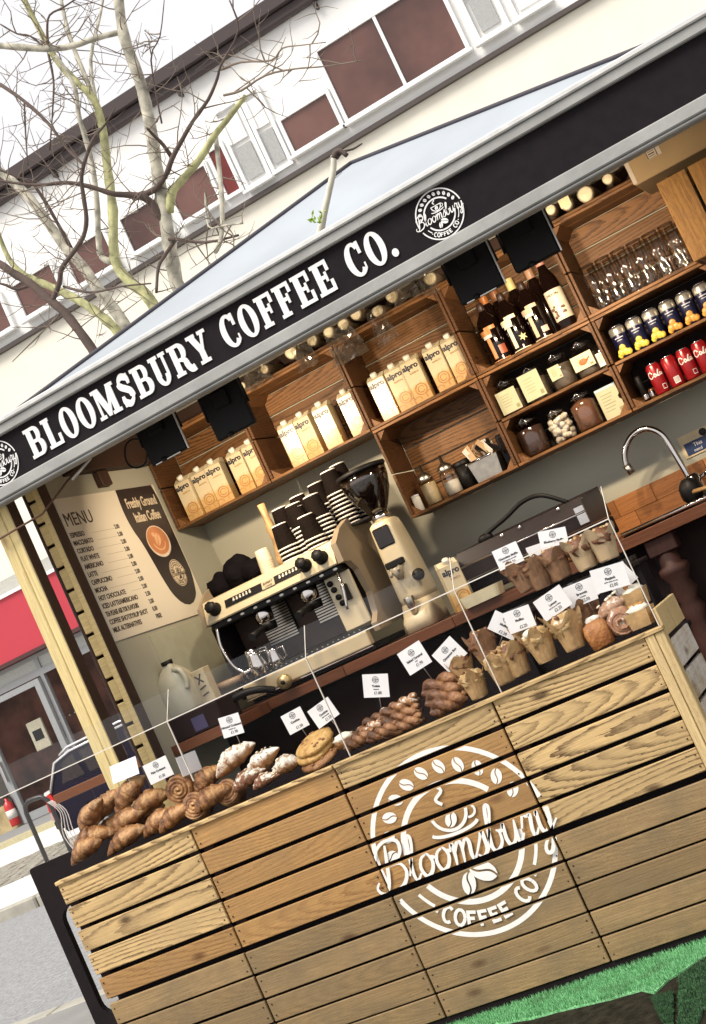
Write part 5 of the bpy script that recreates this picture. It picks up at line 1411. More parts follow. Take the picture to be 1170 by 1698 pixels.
g = G(); a2, b2 = at(120, 795, y=.68), at(150, 760, y=.68); g.cyl(a2 - a, b2 - a, .005, n=8); g.build('cable_sleeve', SILV, t)

# ------------------------------------------------------------------ menu poster on the left inside wall (faces +x)
MW, MY0, MZ0, MZ1 = .728, .772, 1.405, 1.952
menu = thing('menu_poster', 'cream menu poster with a black coffee cup panel on the inside wall', 'menu', (XL + .001, MY0, MZ0), (0, 0, math.pi / 2))
MH = MZ1 - MZ0
g = G(); g.box(0, MW, -.004, -.0005, 0, MH); g.build('sheet', mat('poster_cream', (.76, .69, .56), .45, var=.03, vs=3), menu)
MINK = mat('poster_ink', (.035, .02, .018), .5)
text('title', 'MENU', .072, MINK, menu, (.012, -.0046, 1.877 - MZ0 - .032), sx=.95)
items = [('ESPRESSO', '2.00'), ('MACCHIATO', '2.00'), ('CORTADO', '2.00'), ('FLAT WHITE', '2.00'), ('AMERICANO', '2.00'), ('LATTE', '2.00'), ('CAPPUCCINO', '2.00'), ('MOCHA', '2.00'), ('HOT CHOCOLATE', '2.00'), ('ICED LATTE/AMERICANO', '2.50'), ('TEA PLEASE ASK FOR FLAVOURS', '2.00'), ('COFFEE SHOT/SYRUP SHOT', '0.50'), ('MILK ALTERNATIVES', 'FREE')]
for i, (a, b_) in enumerate(items):
    z = 1.811 - (1.811 - 1.445) * i / 12 - MZ0 - .009
    text('menu_line', a, .0255, MINK, menu, (.008 + .0006 * i, -.0046, z), sx=.86 if i != 10 else .62, bold=.0006)
    text('menu_price', b_, .0235, MINK, menu, (.315 + .001 * i, -.0046, z + .002), sx=.85, bold=.0006)
    lx = .02 + len(a) * (.0168 if i != 10 else .0125)
    if lx < .3: g = G(); g.box(lx, .31, -.0046, -.0041, z + .004, z + .0048); g.build('leader_line', mat('leader_grey', (.3, .22, .14), .6), menu)
X = lambda y: y - MY0
Z = lambda z: z - MZ0
lft = smooth([(1.205, 1.9515), (1.195, 1.86), (1.205, 1.79), (1.228, 1.731), (1.245, 1.66), (1.263, 1.575), (1.285, 1.51), (1.315, 1.474)], 3)
rgt = smooth([(1.482, 1.9515), (1.499, 1.86), (1.504, 1.77), (1.506, 1.684), (1.498, 1.6), (1.484, 1.543), (1.46, 1.49), (1.435, 1.468)], 3)
bt = [(1.34, 1.458), (1.375, 1.450), (1.41, 1.455)]
g = G(); pl = [(X(min(a, 1.495)), Z(b_)) for a, b_ in lft + bt + rgt[::-1]]
g.prism(pl, -.0048, -.0044); g.build('cup_panel', mat('poster_black', (.025, .016, .016), .4), menu)
SPL = mat('poster_light_ink', (.70, .58, .42), .5)
for s_, zz in (('Freshly Ground', 1.872), ('Italian Coffee', 1.812)): text('headline', s_, .056, SPL, menu, (X(1.352), -.0056, Z(zz)), ax='CENTER', sx=.66, bold=.0012)
f = Flat(); f.ellipse((X(1.352), Z(1.722)), .084, .066, 28); f.mesh(1, (0, 0), -.0052).build('latte_rim', mat('poster_cup_white', (.72, .6, .48), .4), menu, fix=False)
f = Flat(); f.ellipse((X(1.350), Z(1.726)), .076, .058, 28); f.mesh(1, (0, 0), -.0056).build('latte_print', mat('latte_orange', (.55, .22, .09), .4, var=.15, vs=20), menu, fix=False)
f = Flat(); f.bean((X(1.35), Z(1.73)), .028, .9); f.arc((X(1.35), Z(1.722)), .045, .035, 190, 350, .008, 12); f.ellipse((X(1.33), Z(1.752)), .012, .01)
f.mesh(1, (0, 0), -.0062).build('latte_art', mat('latte_foam', (.72, .42, .24), .4), menu, fix=False)
f = Flat(); f.ellipse((0, 0), 1, 1, 32); f.mesh(.056, (X(1.392), Z(1.583)), -.0052).build('roundel', SPL, menu, fix=False)
BADGE.mesh(.053, (X(1.392), Z(1.583)), -.0056, dy=.00004).build('badge', MINK, menu, fix=False)

# ------------------------------------------------------------------ worktop
wt = thing('worktop', 'dark red block timber worktop along the back of the hut', 'worktop', (XL, 1.1, 0))
L_ = 3.1
k = 0.0
while k < L_:
    w_ = R.uniform(.38, .62); e_ = min(L_, k + w_)
    g = G(); g.box(-(e_ - k) / 2 + .0008, (e_ - k) / 2 - .0008, -.03, .03, -.019, .019, c=.0015); g.build('front_stave', WORKTOP, wt, ((k + e_) / 2, .03, .979)); k = e_
g = G(); g.box(0, L_, .0605, .668, .96, .997); g.build('top', WORKTOP, wt)
g = G(); g.box(0, L_, -.27, -.001, .95, .985); g.build('return_top', INTERIOR, wt) if False else None
for r_ in range(2):
    k = 1.3 + r_ * .08
    while k < 2.6:
        w_ = R.uniform(.14, .22); g = G(); g.box(-w_ / 2 + .0006, w_ / 2 - .0006, -.01, .008, -.0335, .0335, c=.001); g.build('upstand_block', wood('upstand_wood', (.36, .15, .05), (.16, .05, .02), ring=.012, strength=.5, tone=.6, rough=.35, knots=False), wt, (k + w_ / 2, .655 - r_ * 0, 1.031 + r_ * .068)); k += w_
g = G(); g.box(0, L_, .12, .14, .1, .955); g.build('cupboard_front', INTERIOR, wt)
for x in (.62, 1.2, 1.75, 2.4): g = G(); g.box(x, x + .012, .108, .12, .12, .93); g.build('door_stile', BLACKP, wt)
g = G(); g.box(0, .28, -.27, -.002, .955, .99); g.build('return_top', WORKTOP, wt)
lg = thing('turned_leg', 'turned mahogany table leg under the right of the worktop', 'table leg', (1.855, 1.16, .1))
g = G(); g.lathe([(0, 0), (.03, 0), (.022, .04), (.034, .3), (.04, .5), (.03, .56), (.044, .6), (.03, .63), (.046, .66), (.034, .70), (.052, .73), (.052, .75), (.036, .76), (.036, .80), (.0, .80)], 18); g.build('shaft', wood('mahogany', (.05, .018, .012), (.022, .009, .006), axis='z', strength=.4, knots=False), lg)
g = G(); g.box(-.05, .05, -.04, .04, .801, .858, c=.004); g.build('block', wood('mahogany', (.05, .018, .012), (.022, .009, .006), axis='z', strength=.4, knots=False), lg)
t = thing('waste_bin', 'dark glossy bin under the sink', 'bin', (1.80, 1.19, .1)) if False else None
snk = thing('sink', 'dark inset sink with a bright steel front lip', 'sink', (2.05, 1.12, .998))
g = G(); g.tube([(-.30, .012, .012), (.9, .012, .012)], .007, 8); g.build('front_lip', CHROME, snk)
g = G(); g.box(-.3, .9, .02, .50, .0, .008, c=.003); g.build('basin_top', DARKGLASS, snk)
g = G(); g.tube([(-.27, .09, .014), (-.1, .09, .016), (-.02, .09, .014)], [.004, .009, .003], 8, flat=.4); g.build('drain_rib', CHROME, snk)
tp = thing('tap', 'chrome swan neck tap above the sink', 'tap', (1.955, 1.60, 1.0))
pts = [at(u, v, y=1.60) - tp.location for u, v in ((1146, 800), (1135, 780), (1120, 755), (1108, 735), (1098, 722), (1086, 714), (1072, 711), (1058, 715), (1046, 725), (1038, 741), (1036, 758), (1040, 774), (1048, 784))]
g = G(); g.tube(smooth([tuple(p_) for p_ in pts], 3), .0115, 12); g.build('spout', CHROME, tp)
g = G(); d = (pts[-1] - pts[-2]).normalized(); g.cyl(pts[-1] - d * .035, pts[-1] + d * .002, .0145, n=12); g.build('nozzle', STEEL, tp)
g = G(); g.lathe([(.0, 0), (.045, 0), (.045, .012), (.03, .03), (.028, .09), (.02, .1), (0, .1)], 18, (pts[0].x + .01, 0, 0)); g.build('tap_base', CHROME, tp)
g = G(); g.cyl((pts[0].x + .03, 0, .075), (pts[0].x + .11, -.02, .095), .008, .006, 8); g.build('lever', CHROME, tp)
t = thing('dish_brush', 'black brush holder and wooden scraper handle beside the tap', 'brush', (1.945, 1.56, 1.0)); g = G(); g.ell((0, 0, .045), (.04, .035, .05), 14, 8, amp=.2, fr=3); g.build('brush_head', BLACKP, t)
g = G(); g.tube([(.02, -.05, .04), (.07, -.08, .035), (.16, -.10, .03)], [.016, .014, .017], 8, flat=.5); g.build('handle', mat('wood_handle', (.42, .25, .10), .5), t)
ntc = thing('wall_notice', 'cream and blue notice stuck on the wall above the tap', 'notice', (1.945, 1.765, 1.156))
g = G(); g.box(0, .2, 0, .004, 0, .083); g.build('sheet', mat('notice_cream2', (.62, .50, .30), .5), ntc)
g = G(); g.box(.012, .2, -.001, -.0002, .006, .052); g.build('blue_panel', mat('notice_blue', (.012, .03, .10), .4), ntc)
text('lettering', 'This', .02, PAPER, ntc, (.045, -.0016, .030)); text('lettering', 'need', .016, PAPER, ntc, (.04, -.0016, .012))
g = G(); g.lathe([(0, -.002), (.014, -.002), (.014, 0)], 16, (.095, 0, .066), axis='y'); g.build('pictogram', INK, ntc)

# ------------------------------------------------------------------ espresso machine
em = thing('espresso_machine', 'cream two group espresso machine on the worktop', 'espresso machine', (.51, 1.12, 1.0))
def ep(name, x0, x1, y0, y1, z0, z1, m, c=.004, par=None):
    g = G(); g.box(x0 - .51, x1 - .51, y0 - 1.12, y1 - 1.12, z0 - 1, z1 - 1, c=c); return g.build(name, m, par or em)
pn = G(); pn.prism([(0, .33), (-.004, .335), (.03, .415), (.07, .42), (.07, .33)], -.285, .284, 'yz'); pn = pn.build('control_panel', CREAM, em)
tilt = math.atan2(.034, .08)
def onpanel(g_, name, m, u, w): return g_.build(name, m, pn, (u, .013 - .0018, .375), (-tilt, 0, 0))
g = G(); g.box(-.19, .14, -.0025, 0, -.014, .016, c=.001); pb = onpanel(g, 'display_strip', BLACKP, 0, 0)
g = G()
for x0 in (-.15, .055):
    for k in range(6): g.lathe([(.006, -.0045), (0, -.0048)], 8, (x0 + k * .0145, 0, 0), axis='y'); g.box(x0 + k * .0145 - .003, x0 + k * .0145 + .003, -.0034, -.0026, .007, .011)
onpanel(g, 'buttons', mat('button_white', (.7, .66, .58), .4), 0, 0)
g = G(); g.box(-.025, .03, -.0032, -.0026, -.014, .015); onpanel(g, 'brand_plate', mat('plate_cream', (.5, .42, .28), .4), 0, 0)
text('brand_lettering', 'EXPERT', .012, INK, pn, (.003, .0075, .377), (math.pi / 2 - tilt, 0, 0), ax='CENTER'); text('brand_lettering', 'COFFEE', .009, INK, pn, (.003, .0035, .366), (math.pi / 2 - tilt, 0, 0), ax='CENTER')
for u in (-.235, .165, .235):
    g = G(); g.lathe([(.0, -.045), (.019, -.044), (.022, -.036), (.020, -.006), (.026, -.003), (.026, 0)], 16, axis='y', wob=lambda a, k: 1 + (.06 * math.cos(8 * a) if k in (1, 2, 3) else 0)); onpanel(g, 'knob', BLACKP, u, 0)
ep('underside', .228, .79, 1.13, 1.45, 1.305, 1.329, BLACKP)
ep('top_tray', .228, .795, 1.19, 1.50, 1.405, 1.42, STEEL)
ep('body', .232, .79, 1.30, 1.50, 1.10, 1.404, mat('machine_inner', (.06, .038, .030), .5, var=.2, spec=.2))
for x0 in (.345, .565):                                              # perforated splash plates
    g = G()
    for k in range(13): g.box(x0 - .51, x0 + .125 - .51, .165, .1695, .17 + k * .0105, .176 + k * .0105)
    gq = g.build('splash_grille', STEEL, em)
    g = G(); g.box(x0 - .004 - .51, x0 + .129 - .51, .170, .176, .165, .315); g.build('grille_backing', BLACKP, gq)
for x0 in (.42, .62):
    g = G(); g.lathe([(0, 0), (.032, 0), (.036, .02), (.036, .05), (.028, .055), (0, .055)], 18, (x0 - .51, .06, .255)); gh = g.build('group_head', CHROME, em)
    g = G(); g.lathe([(0, 0), (.03, 0), (.033, .02), (.033, .03), (0, .03)], 16, (x0 - .51, .06, .222)); g.tube([(x0 - .51, .03, .238), (x0 - .51, -.04, .232), (x0 - .51, -.10, .222)], [.01, .012, .014], 10); g.build('portafilter', BLACKP, gh)
g = G()
for k in range(9): g.ell((-.20 + k * .058, .012, .318), (.011, .005, .005), 8, 6)
g.build('lamp_row', mat('indicator_white', (.85, .82, .76), .3), em)
cheek = [(1.113, 1.40), (1.201, 1.448), (1.30, 1.475), (1.389, 1.472), (1.50, 1.45), (1.545, 1.39), (1.47, 1.16), (1.42, 1.065), (1.16, 1.06), (1.155, 1.09), (1.20, 1.12), (1.23, 1.2), (1.21, 1.29), (1.17, 1.325), (1.111, 1.33)]
g = G(); g.prism([(a - 1.12, b_ - 1) for a, b_ in cheek], .292, .315, 'yz'); g.build('side_cheek', GREIGE, em)
g = G(); g.prism([(a - 1.12, b_ - 1) for a, b_ in cheek], -.297, -.287, 'yz'); g.build('side_cheek', GREIGE, em)
ip = ep('service_panel', .69, .795, 1.185, 1.20, 1.10, 1.303, CREAM, .003)
g = G(); g.box(.235, .258, .053, .0645, .2, .26, c=.002)
for q, (x_, z_) in enumerate(((.205, .255), (.21, .225), (.215, .2), (.20, .28))): g.lathe([(.0, .055), (.011, .0555), (.011, .0645)], 10, (x_, 0, z_), axis='y')
g.build('switches', BLACKP, ip)
ep('drip_tray', .235, .79, 1.125, 1.30, 1.078, 1.086, BLACKP, .002)
g = G()
for k in range(24): g.box(-.268 + k * .0225, -.262 + k * .0225, .01, .17, .0865, .09)
g.build('tray_grille', STEEL, em)
ep('front_base', .248, .785, 1.12, 1.16, 1.024, 1.076, mat('base_cream', (.55, .45, .29), .35, var=.05), .004)
ep('chrome_strip', .245, .79, 1.116, 1.125, 1.016, 1.0225, CHROME, .002)
ep('plinth', .25, .78, 1.15, 1.48, 1.001, 1.0235, BLACKP)
ep('side_black_panel', .219, .2285, 1.14, 1.48, 1.03, 1.32, BLACKM)
g = G(); g.tube(smooth([(-.255, -.0, .31), (-.26, -.02, .24), (-.24, -.03, .16), (-.21, -.03, .12)], 4), .006, 8); g.build('steam_wand', CHROME, em)
g = G(); g.tube(smooth([(.262, .02, .31), (.275, -.02, .25), (.26, -.03, .17)], 4), .006, 8); g.build('steam_wand', CHROME, em)
for i, (x, y, z, h, r_) in enumerate(((.335, 1.10, 1.088, .085, .036), (.395, 1.13, 1.088, .07, .03), (.30, 1.16, 1.088, .10, .04))):
    t = thing('milk_jug', ['steel milk jug at the front of the drip tray', 'smaller steel milk jug beside the first on the drip tray', 'taller steel milk jug behind the others under the wand'][i], 'jug', (x, y + .04, z + .003), group='steel milk jugs under the coffee machine')
    g = G(); g.lathe([(0, 0), (r_, 0), (r_, h * .4), (r_ * .78, h * .8), (r_ * .85, h), (r_ * .8, h), (r_ * .72, h * .8)], 18); g.build('jug_body', CHROME, t)
    g = G(); g.tube([(r_ * .8, 0, h * .9), (r_ * 1.6, 0, h * .85), (r_ * 1.6, 0, h * .35), (r_ * .95, 0, h * .25)], .004, 6); g.build('handle', CHROME, t)
t = thing('brass_tamper', 'round brass and wood tamper on the front left of the machine', 'tamper', (.437, 1.09, 1.032)); g = G(); g.lathe([(0, -.025), (.026, -.025), (.028, -.012), (.026, 0)], 16, axis='y'); g.build('disc', mat('brass', (.45, .33, .16), .3, .7), t)
g = G(); g.lathe([(.0, -.032), (.008, -.031), (.008, -.025)], 10, axis='y'); g.build('boss', BLACKP, t)
t = thing('tamper_handle', 'pale wooden portafilter handle resting left of the machine', 'portafilter', (.30, 1.06, 1.11)); g = G(); g.tube([(0, 0, 0), (-.05, -.02, .0), (-.11, -.03, .004)], [.012, .015, .012], 10); g.build('handle', mat('wood_handle2', (.3, .2, .12), .4), t)
g = G(); g.lathe([(0, 0), (.03, 0), (.032, .03), (.032, .035)], 16, (.03, 0, -.02)); g.build('basket', CHROME, t)
for i, (x, y, rx, rz) in enumerate(((.25, 1.30, .055, .05), (.33, 1.32, .07, .065), (.41, 1.30, .05, .045))):
    t = thing('black_cloth', ['leftmost crumpled black cloth on top of the machine', 'largest crumpled black cloth on top of the machine', 'small black cloth next to the stacked paper cups'][i], 'cloth', (x, y, 1.421)); g = G(); g.ell((0, 0, rz * .7), (rx, .06, rz), 16, 10, amp=.3, fr=1.6, seed=i + 2, bot=0); g.build('cloth', mat('black_fabric', (.005, .004, .005), .95, spec=.05, var=.3, bump=.4, bs=60), t)
sc_ = None
pc = thing('espresso_cup', 'x', 'cup', (0, 0, 0), group='small cream paper cups stacked on the machine'); g = G(); g.lathe([(0, 0), (.028, 0), (.0295, .004), (.025, .05), (.024, .052), (0, .052)], 16); g.build('cup_wall', mat('cream_paper_cup', (.66, .57, .42), .6, var=.04), pc)
for k in range(5):
    if k == 0: pc.location = (.475, 1.26, 1.421); pc['label'] = 'small cream paper cup, lowest of the short stack on the machine'
    else: dup(pc, (.475 + .001 * k, 1.26, 1.421 + .009 * k), None, 'small cream paper cup, %s in the short stack on the machine' % ['', 'second up', 'third up', 'fourth up', 'topmost'][k])
t = thing('brown_bottle', 'tan wrapped bottle standing between the small cups and the black cups', 'bottle', (.545, 1.28, 1.421)); g = G(); g.lathe([(0, 0), (.03, 0), (.032, .03), (.02, .06), (.014, .1), (.018, .14), (.012, .19), (.014, .24), (0, .242)], 14, wob=lambda a, k: 1 + .12 * math.sin(3 * a + k)); g.build('wrap', mat('tan_wrap', (.36, .22, .10), .45, var=.4, vs=15), t)

# ribbed black paper cups, nested upside down in stacks
CUPB = mat('black_ripple_cup', (.008, .005, .004), .85, var=.3, bump=.5, bs=180, spec=.08); CUPW = mat('white_cup_rim', (.74, .71, .66), .5, var=.03)
def cup_mesh():
    g = G(); g.lathe([(.041, .004), (.040, .010), (.030, .088), (.029, .092)], 18, mi=0)
    g.lathe([(.0405, 0), (.0435, .0015), (.0435, .0045), (.0405, .0062)], 18, mi=1)
    g.lathe([(.0295, .0885), (.0302, .091), (.029, .0935), (0, .0928)], 18, mi=1)
    return g
cups = [(.602, 1.33, 8, 0), (.672, 1.37, 9, 0), (.742, 1.41, 10, 0), (.612, 1.25, 4, 0), (.688, 1.27, 7, 0), (.762, 1.28, 7, 0), (.83, 1.36, 9, .0), (.842, 1.44, 10, 0), (.735, 1.22, 3, 0)]
proto = None
CL = ['leftmost back', 'second back', 'third back', 'short front left', 'middle front', 'right front', 'right hand', 'rearmost right', 'low front']
for s_, (x, y, n_, zz) in enumerate(cups):
    for k in range(n_):
        loc = (x - .02 + R.uniform(-.0015, .0015), y, 1.421 + k * .0155 + (0 if x < .8 else .03))
        pos = 'topmost, ribbed wall in view' if k == n_ - 1 else '%s white rim up' % ORD[k]
        lab = 'inverted black paper cup in the %s stack, %s' % (CL[s_], pos)
        if proto is None: proto = tag(cup_mesh().build('paper_cup', [CUPB, CUPW], None, loc), lab, 'cup', 'black paper cups stacked on the machine')
        else: dup(proto, loc, None, lab)
t = thing('cup_stand', 'black stand raising the right hand cup stacks', 'stand', (.835, 1.40, 1.0)); g = G(); g.box(-.05, .07, -.08, .09, .44, .45, c=.002); g.build('plate', BLACKP, t)
for x in (-.04, .06): g = G(); g.box(x, x + .008, .07, .08, .0, .44); g.build('leg', BLACKP, t)

# ------------------------------------------------------------------ grinder
gr = thing('coffee_grinder', 'tall cream coffee grinder with a dark bean hopper', 'grinder', (.95, 1.30, 1.0))
g = G()
def rbox(g_, cx_, cy_, secs, n=20):
    vs, fs = [], []
    for (z, hx, hy, dy) in secs:
        for j in range(n):
            a = 2 * math.pi * j / n; c_, s_ = math.cos(a), math.sin(a); e_ = .45
            vs.append((cx_ + hx * math.copysign(abs(c_) ** e_, c_), cy_ + dy + hy * math.copysign(abs(s_) ** e_, s_), z))
    for i in range(len(secs) - 1):
        for j in range(n): fs.append((i * n + j, i * n + (j + 1) % n, (i + 1) * n + (j + 1) % n, (i + 1) * n + j))
    g_.add(vs, fs, 0, True); g_.add([], []); g_.f.append([len(g_.v) - len(vs) + j for j in range(n)]); g_.m.append(0); g_.s.append(False)
    g_.f.append([len(g_.v) - n + j for j in range(n)]); g_.m.append(0); g_.s.append(False)
rbox(g, 0, 0, [(.10, .055, .08, .02), (.12, .058, .085, .02), (.2, .056, .08, .015), (.3, .053, .072, .01), (.37, .049, .065, .005), (.40, .046, .06, 0), (.41, .035, .05, 0)]); g.build('body', CREAM, gr)
g = G(); rbox(g, 0, 0, [(.0, .066, .10, -.01), (.04, .066, .10, -.01), (.06, .062, .09, 0), (.10, .06, .08, .02)]); g.build('base', mat('grinder_base', (.50, .42, .28), .35), gr)
g = G(); g.lathe([(0, .41), (.032, .41), (.036, .425), (.03, .44), (0, .44)], 18); g.build('collar', CHROME, gr)
g = G(); g.lathe([(.03, .44), (.045, .46), (.075, .515), (.088, .56), (.092, .60)], 22, wob=lambda a, k: 1); g.build('hopper', thin_glass('hopper_plastic', (.55, .47, .4), .12, .04), gr)
g = G(); g.lathe([(0, .446), (.028, .446), (.043, .466), (.073, .518), (.084, .56), (.086, .585), (.0, .592)], 22); g.build('beans', mat('coffee_beans', (.025, .012, .008), .4, var=.6, vs=90, bump=.8, bs=120), gr)
g = G(); g.lathe([(.094, .598), (.097, .602), (.095, .612), (.05, .62), (0, .622)], 22); g.build('lid', BLACKP, gr)
g = G(); g.box(-.034, .032, -.0655, -.054, .315, .39, c=.012); g.build('display', DARKGLASS, gr)
g = G(); g.box(-.036, .036, -.082, -.056, .238, .262, c=.004); g.build('button_bar', BLACKP, gr)
g = G(); g.tube([(-.02, -.07, .24), (-.022, -.10, .21)], .006, 6); g.tube([(.012, -.07, .24), (.014, -.10, .22)], .006, 6); g.lathe([(0, .19), (.012, .19), (.026, .235), (0, .236)], 12, (0, -.075, 0)); g.build('spout_fork', mat('fork_grey', (.3, .26, .2), .4), gr)
g = G(); g.lathe([(0, -.02), (.02, -.018), (.022, 0)], 14, (.062, -.06, .18), axis='y'); g.build('side_knob', BLACKP, gr)
g = G(); g.lathe([(0, 0), (.012, 0), (.02, .06), (.019, .062)], 12, (0, -.09, .06)); g.build('measuring_cup', STEEL, gr)

# ------------------------------------------------------------------ contact grill, carton and butter dish
cg = thing('contact_grill', 'wide dark contact grill with chrome trim and arched handle', 'grill', (1.40, 1.22, 1.0))
g = G(); g.box(-.235, .26, .02, .33, .02, .085, c=.006); g.build('base', BLACKM, cg)
g = G(); g.prism([(.0, .087), (-.006, .14), (.02, .186), (.33, .20), (.34, .087)], -.23, .255, 'yz'); g.build('lid', mat('grill_lid', (.018, .009, .008), .45, var=.3, spec=.25), cg)
g = G(); g.tube([(-.232, -.004, .135), (.257, -.004, .135)], .005, 8); g.tube([(-.232, .03, .18), (.257, .03, .18)], .004, 8); g.box(.22, .257, -.006, .0, .095, .16, c=.002); g.build('chrome_trim', CHROME, cg)
g = G(); g.tube(smooth([(-.13, .06, .18), (-.11, .05, .205), (-.02, .05, .23), (.06, .05, .255), (.13, .05, .245), (.20, .06, .185)], 5), .008, 8); g.ell((-.12, .055, .195), (.03, .02, .018), 10, 7); g.build('handle', BLACKP, cg)
for x in (-.05, .02, .17): g = G(); g.lathe([(0, -.012), (.008, -.011), (.009, 0)], 10, (x, .02, .178), axis='y'); g.build('knob', CHROME, cg)
for x in (-.2, .22): g = G(); g.lathe([(0, 0), (.015, 0), (.015, .02), (0, .02)], 10, (x, .06, 0)); g.build('foot', BLACKP, cg)
c_ = dup(carton, (1.155, 1.15, .999), (0, 0, .5), 'opened oat milk carton standing by the contact grill'); c_['group'] = 'oat milk cartons on the crate shelves'
t = thing('butter_dish', 'pale rectangular dish of butter in front of the contact grill', 'dish', (1.235, 1.12, 1.0))
g = G(); o_ = rrect(-.075, .075, -.045, .045, .018, 3); i_ = rrect(-.062, .062, -.033, .033, .014, 3); n = len(o_)
g.add([(a * .9, b_ * .9, 0) for a, b_ in o_] + [(a, b_, .04) for a, b_ in o_] + [(a, b_, .04) for a, b_ in i_] + [(a * .95, b_ * .95, .008) for a, b_ in i_],
      [[k for k in range(n)], [3 * n + k for k in range(n)]] + [q for k in range(n) for q in ((k, (k + 1) % n, n + (k + 1) % n, n + k), (n + k, n + (k + 1) % n, 2 * n + (k + 1) % n, 2 * n + k), (2 * n + k, 2 * n + (k + 1) % n, 3 * n + (k + 1) % n, 3 * n + k))]); g.build('dish', mat('dish_cream', (.62, .54, .36), .3), t)
g = G(); g.box(-.05, .05, -.025, .025, .0085, .03, c=.006); g.build('butter', mat('butter', (.55, .40, .16), .4, var=.1), t)

# ------------------------------------------------------------------ milk bottle corner (left return)
t = thing('bottle_stand', 'dark low box under the milk bottle at the left end of the worktop', 'box', (.12, .96, .991)); g = G(); g.box(-.08, .14, -.08, .07, 0, .084, c=.004); g.build('box_body', INTERIOR, t)
g = G(); g.box(.02, .075, -.082, -.0805, .01, .06); g.build('purple_label', mat('purple_print', (.06, .05, .12), .5), t)
t = thing('milk_bottle', 'translucent white plastic milk bottle with a dark cap', 'bottle', (.098, .96, 1.0755))
g = G(); rbox(g, 0, 0, [(.0, .062, .05, 0), (.01, .066, .054, 0), (.1, .066, .054, 0), (.135, .058, .046, 0), (.165, .035, .03, 0), (.178, .02, .02, 0), (.186, .019, .019, 0)]); g.build('bottle_body', mat('milk_plastic', (.46, .43, .32), .35, var=.05), t)
g = G(); g.lathe([(.021, .184), (.022, .185), (.022, .2), (0, .201)], 16); g.build('cap', BLACKP, t)
g = G(); g.tube(smooth([(.03, -.03, .16), (.062, -.045, .15), (.072, -.045, .11), (.062, -.045, .08)], 4), .010, 8); g.build('handle', mat('milk_plastic', (.46, .43, .32), .35, var=.05), t)
t = thing('sachet_box', 'tall pale printed box behind the milk bottle', 'box', (.185, .99, 1.0755)); g = G(); g.box(-.025, .03, -.02, .03, 0, .125, c=.002); g.build('box_body', mat('sachet_cream', (.5, .42, .28), .5), t)
f = Flat(); f.strip([(-.014, .105), (.014, .075)], .006); f.strip([(.012, .108), (-.010, .072)], .006); f.strip([(-.012, .055), (.016, .062)], .006); f.strip([(-.012, .03), (.016, .036)], .005); f.mesh(1, (0, 0), -.0206).build('print', MINK, t, fix=False)
t = thing('black_hose', 'black coiled hose lying at the left end of the worktop', 'hose', (.27, 1.05, 1.0)); g = G(); g.tube(smooth([(-.05, -.03, -.01), (-.04, -.04, .04), (.02, -.04, .055), (.09, -.03, .045), (.13, 0, .02)], 5), .014, 10); g.build('hose', BLACKP, t)

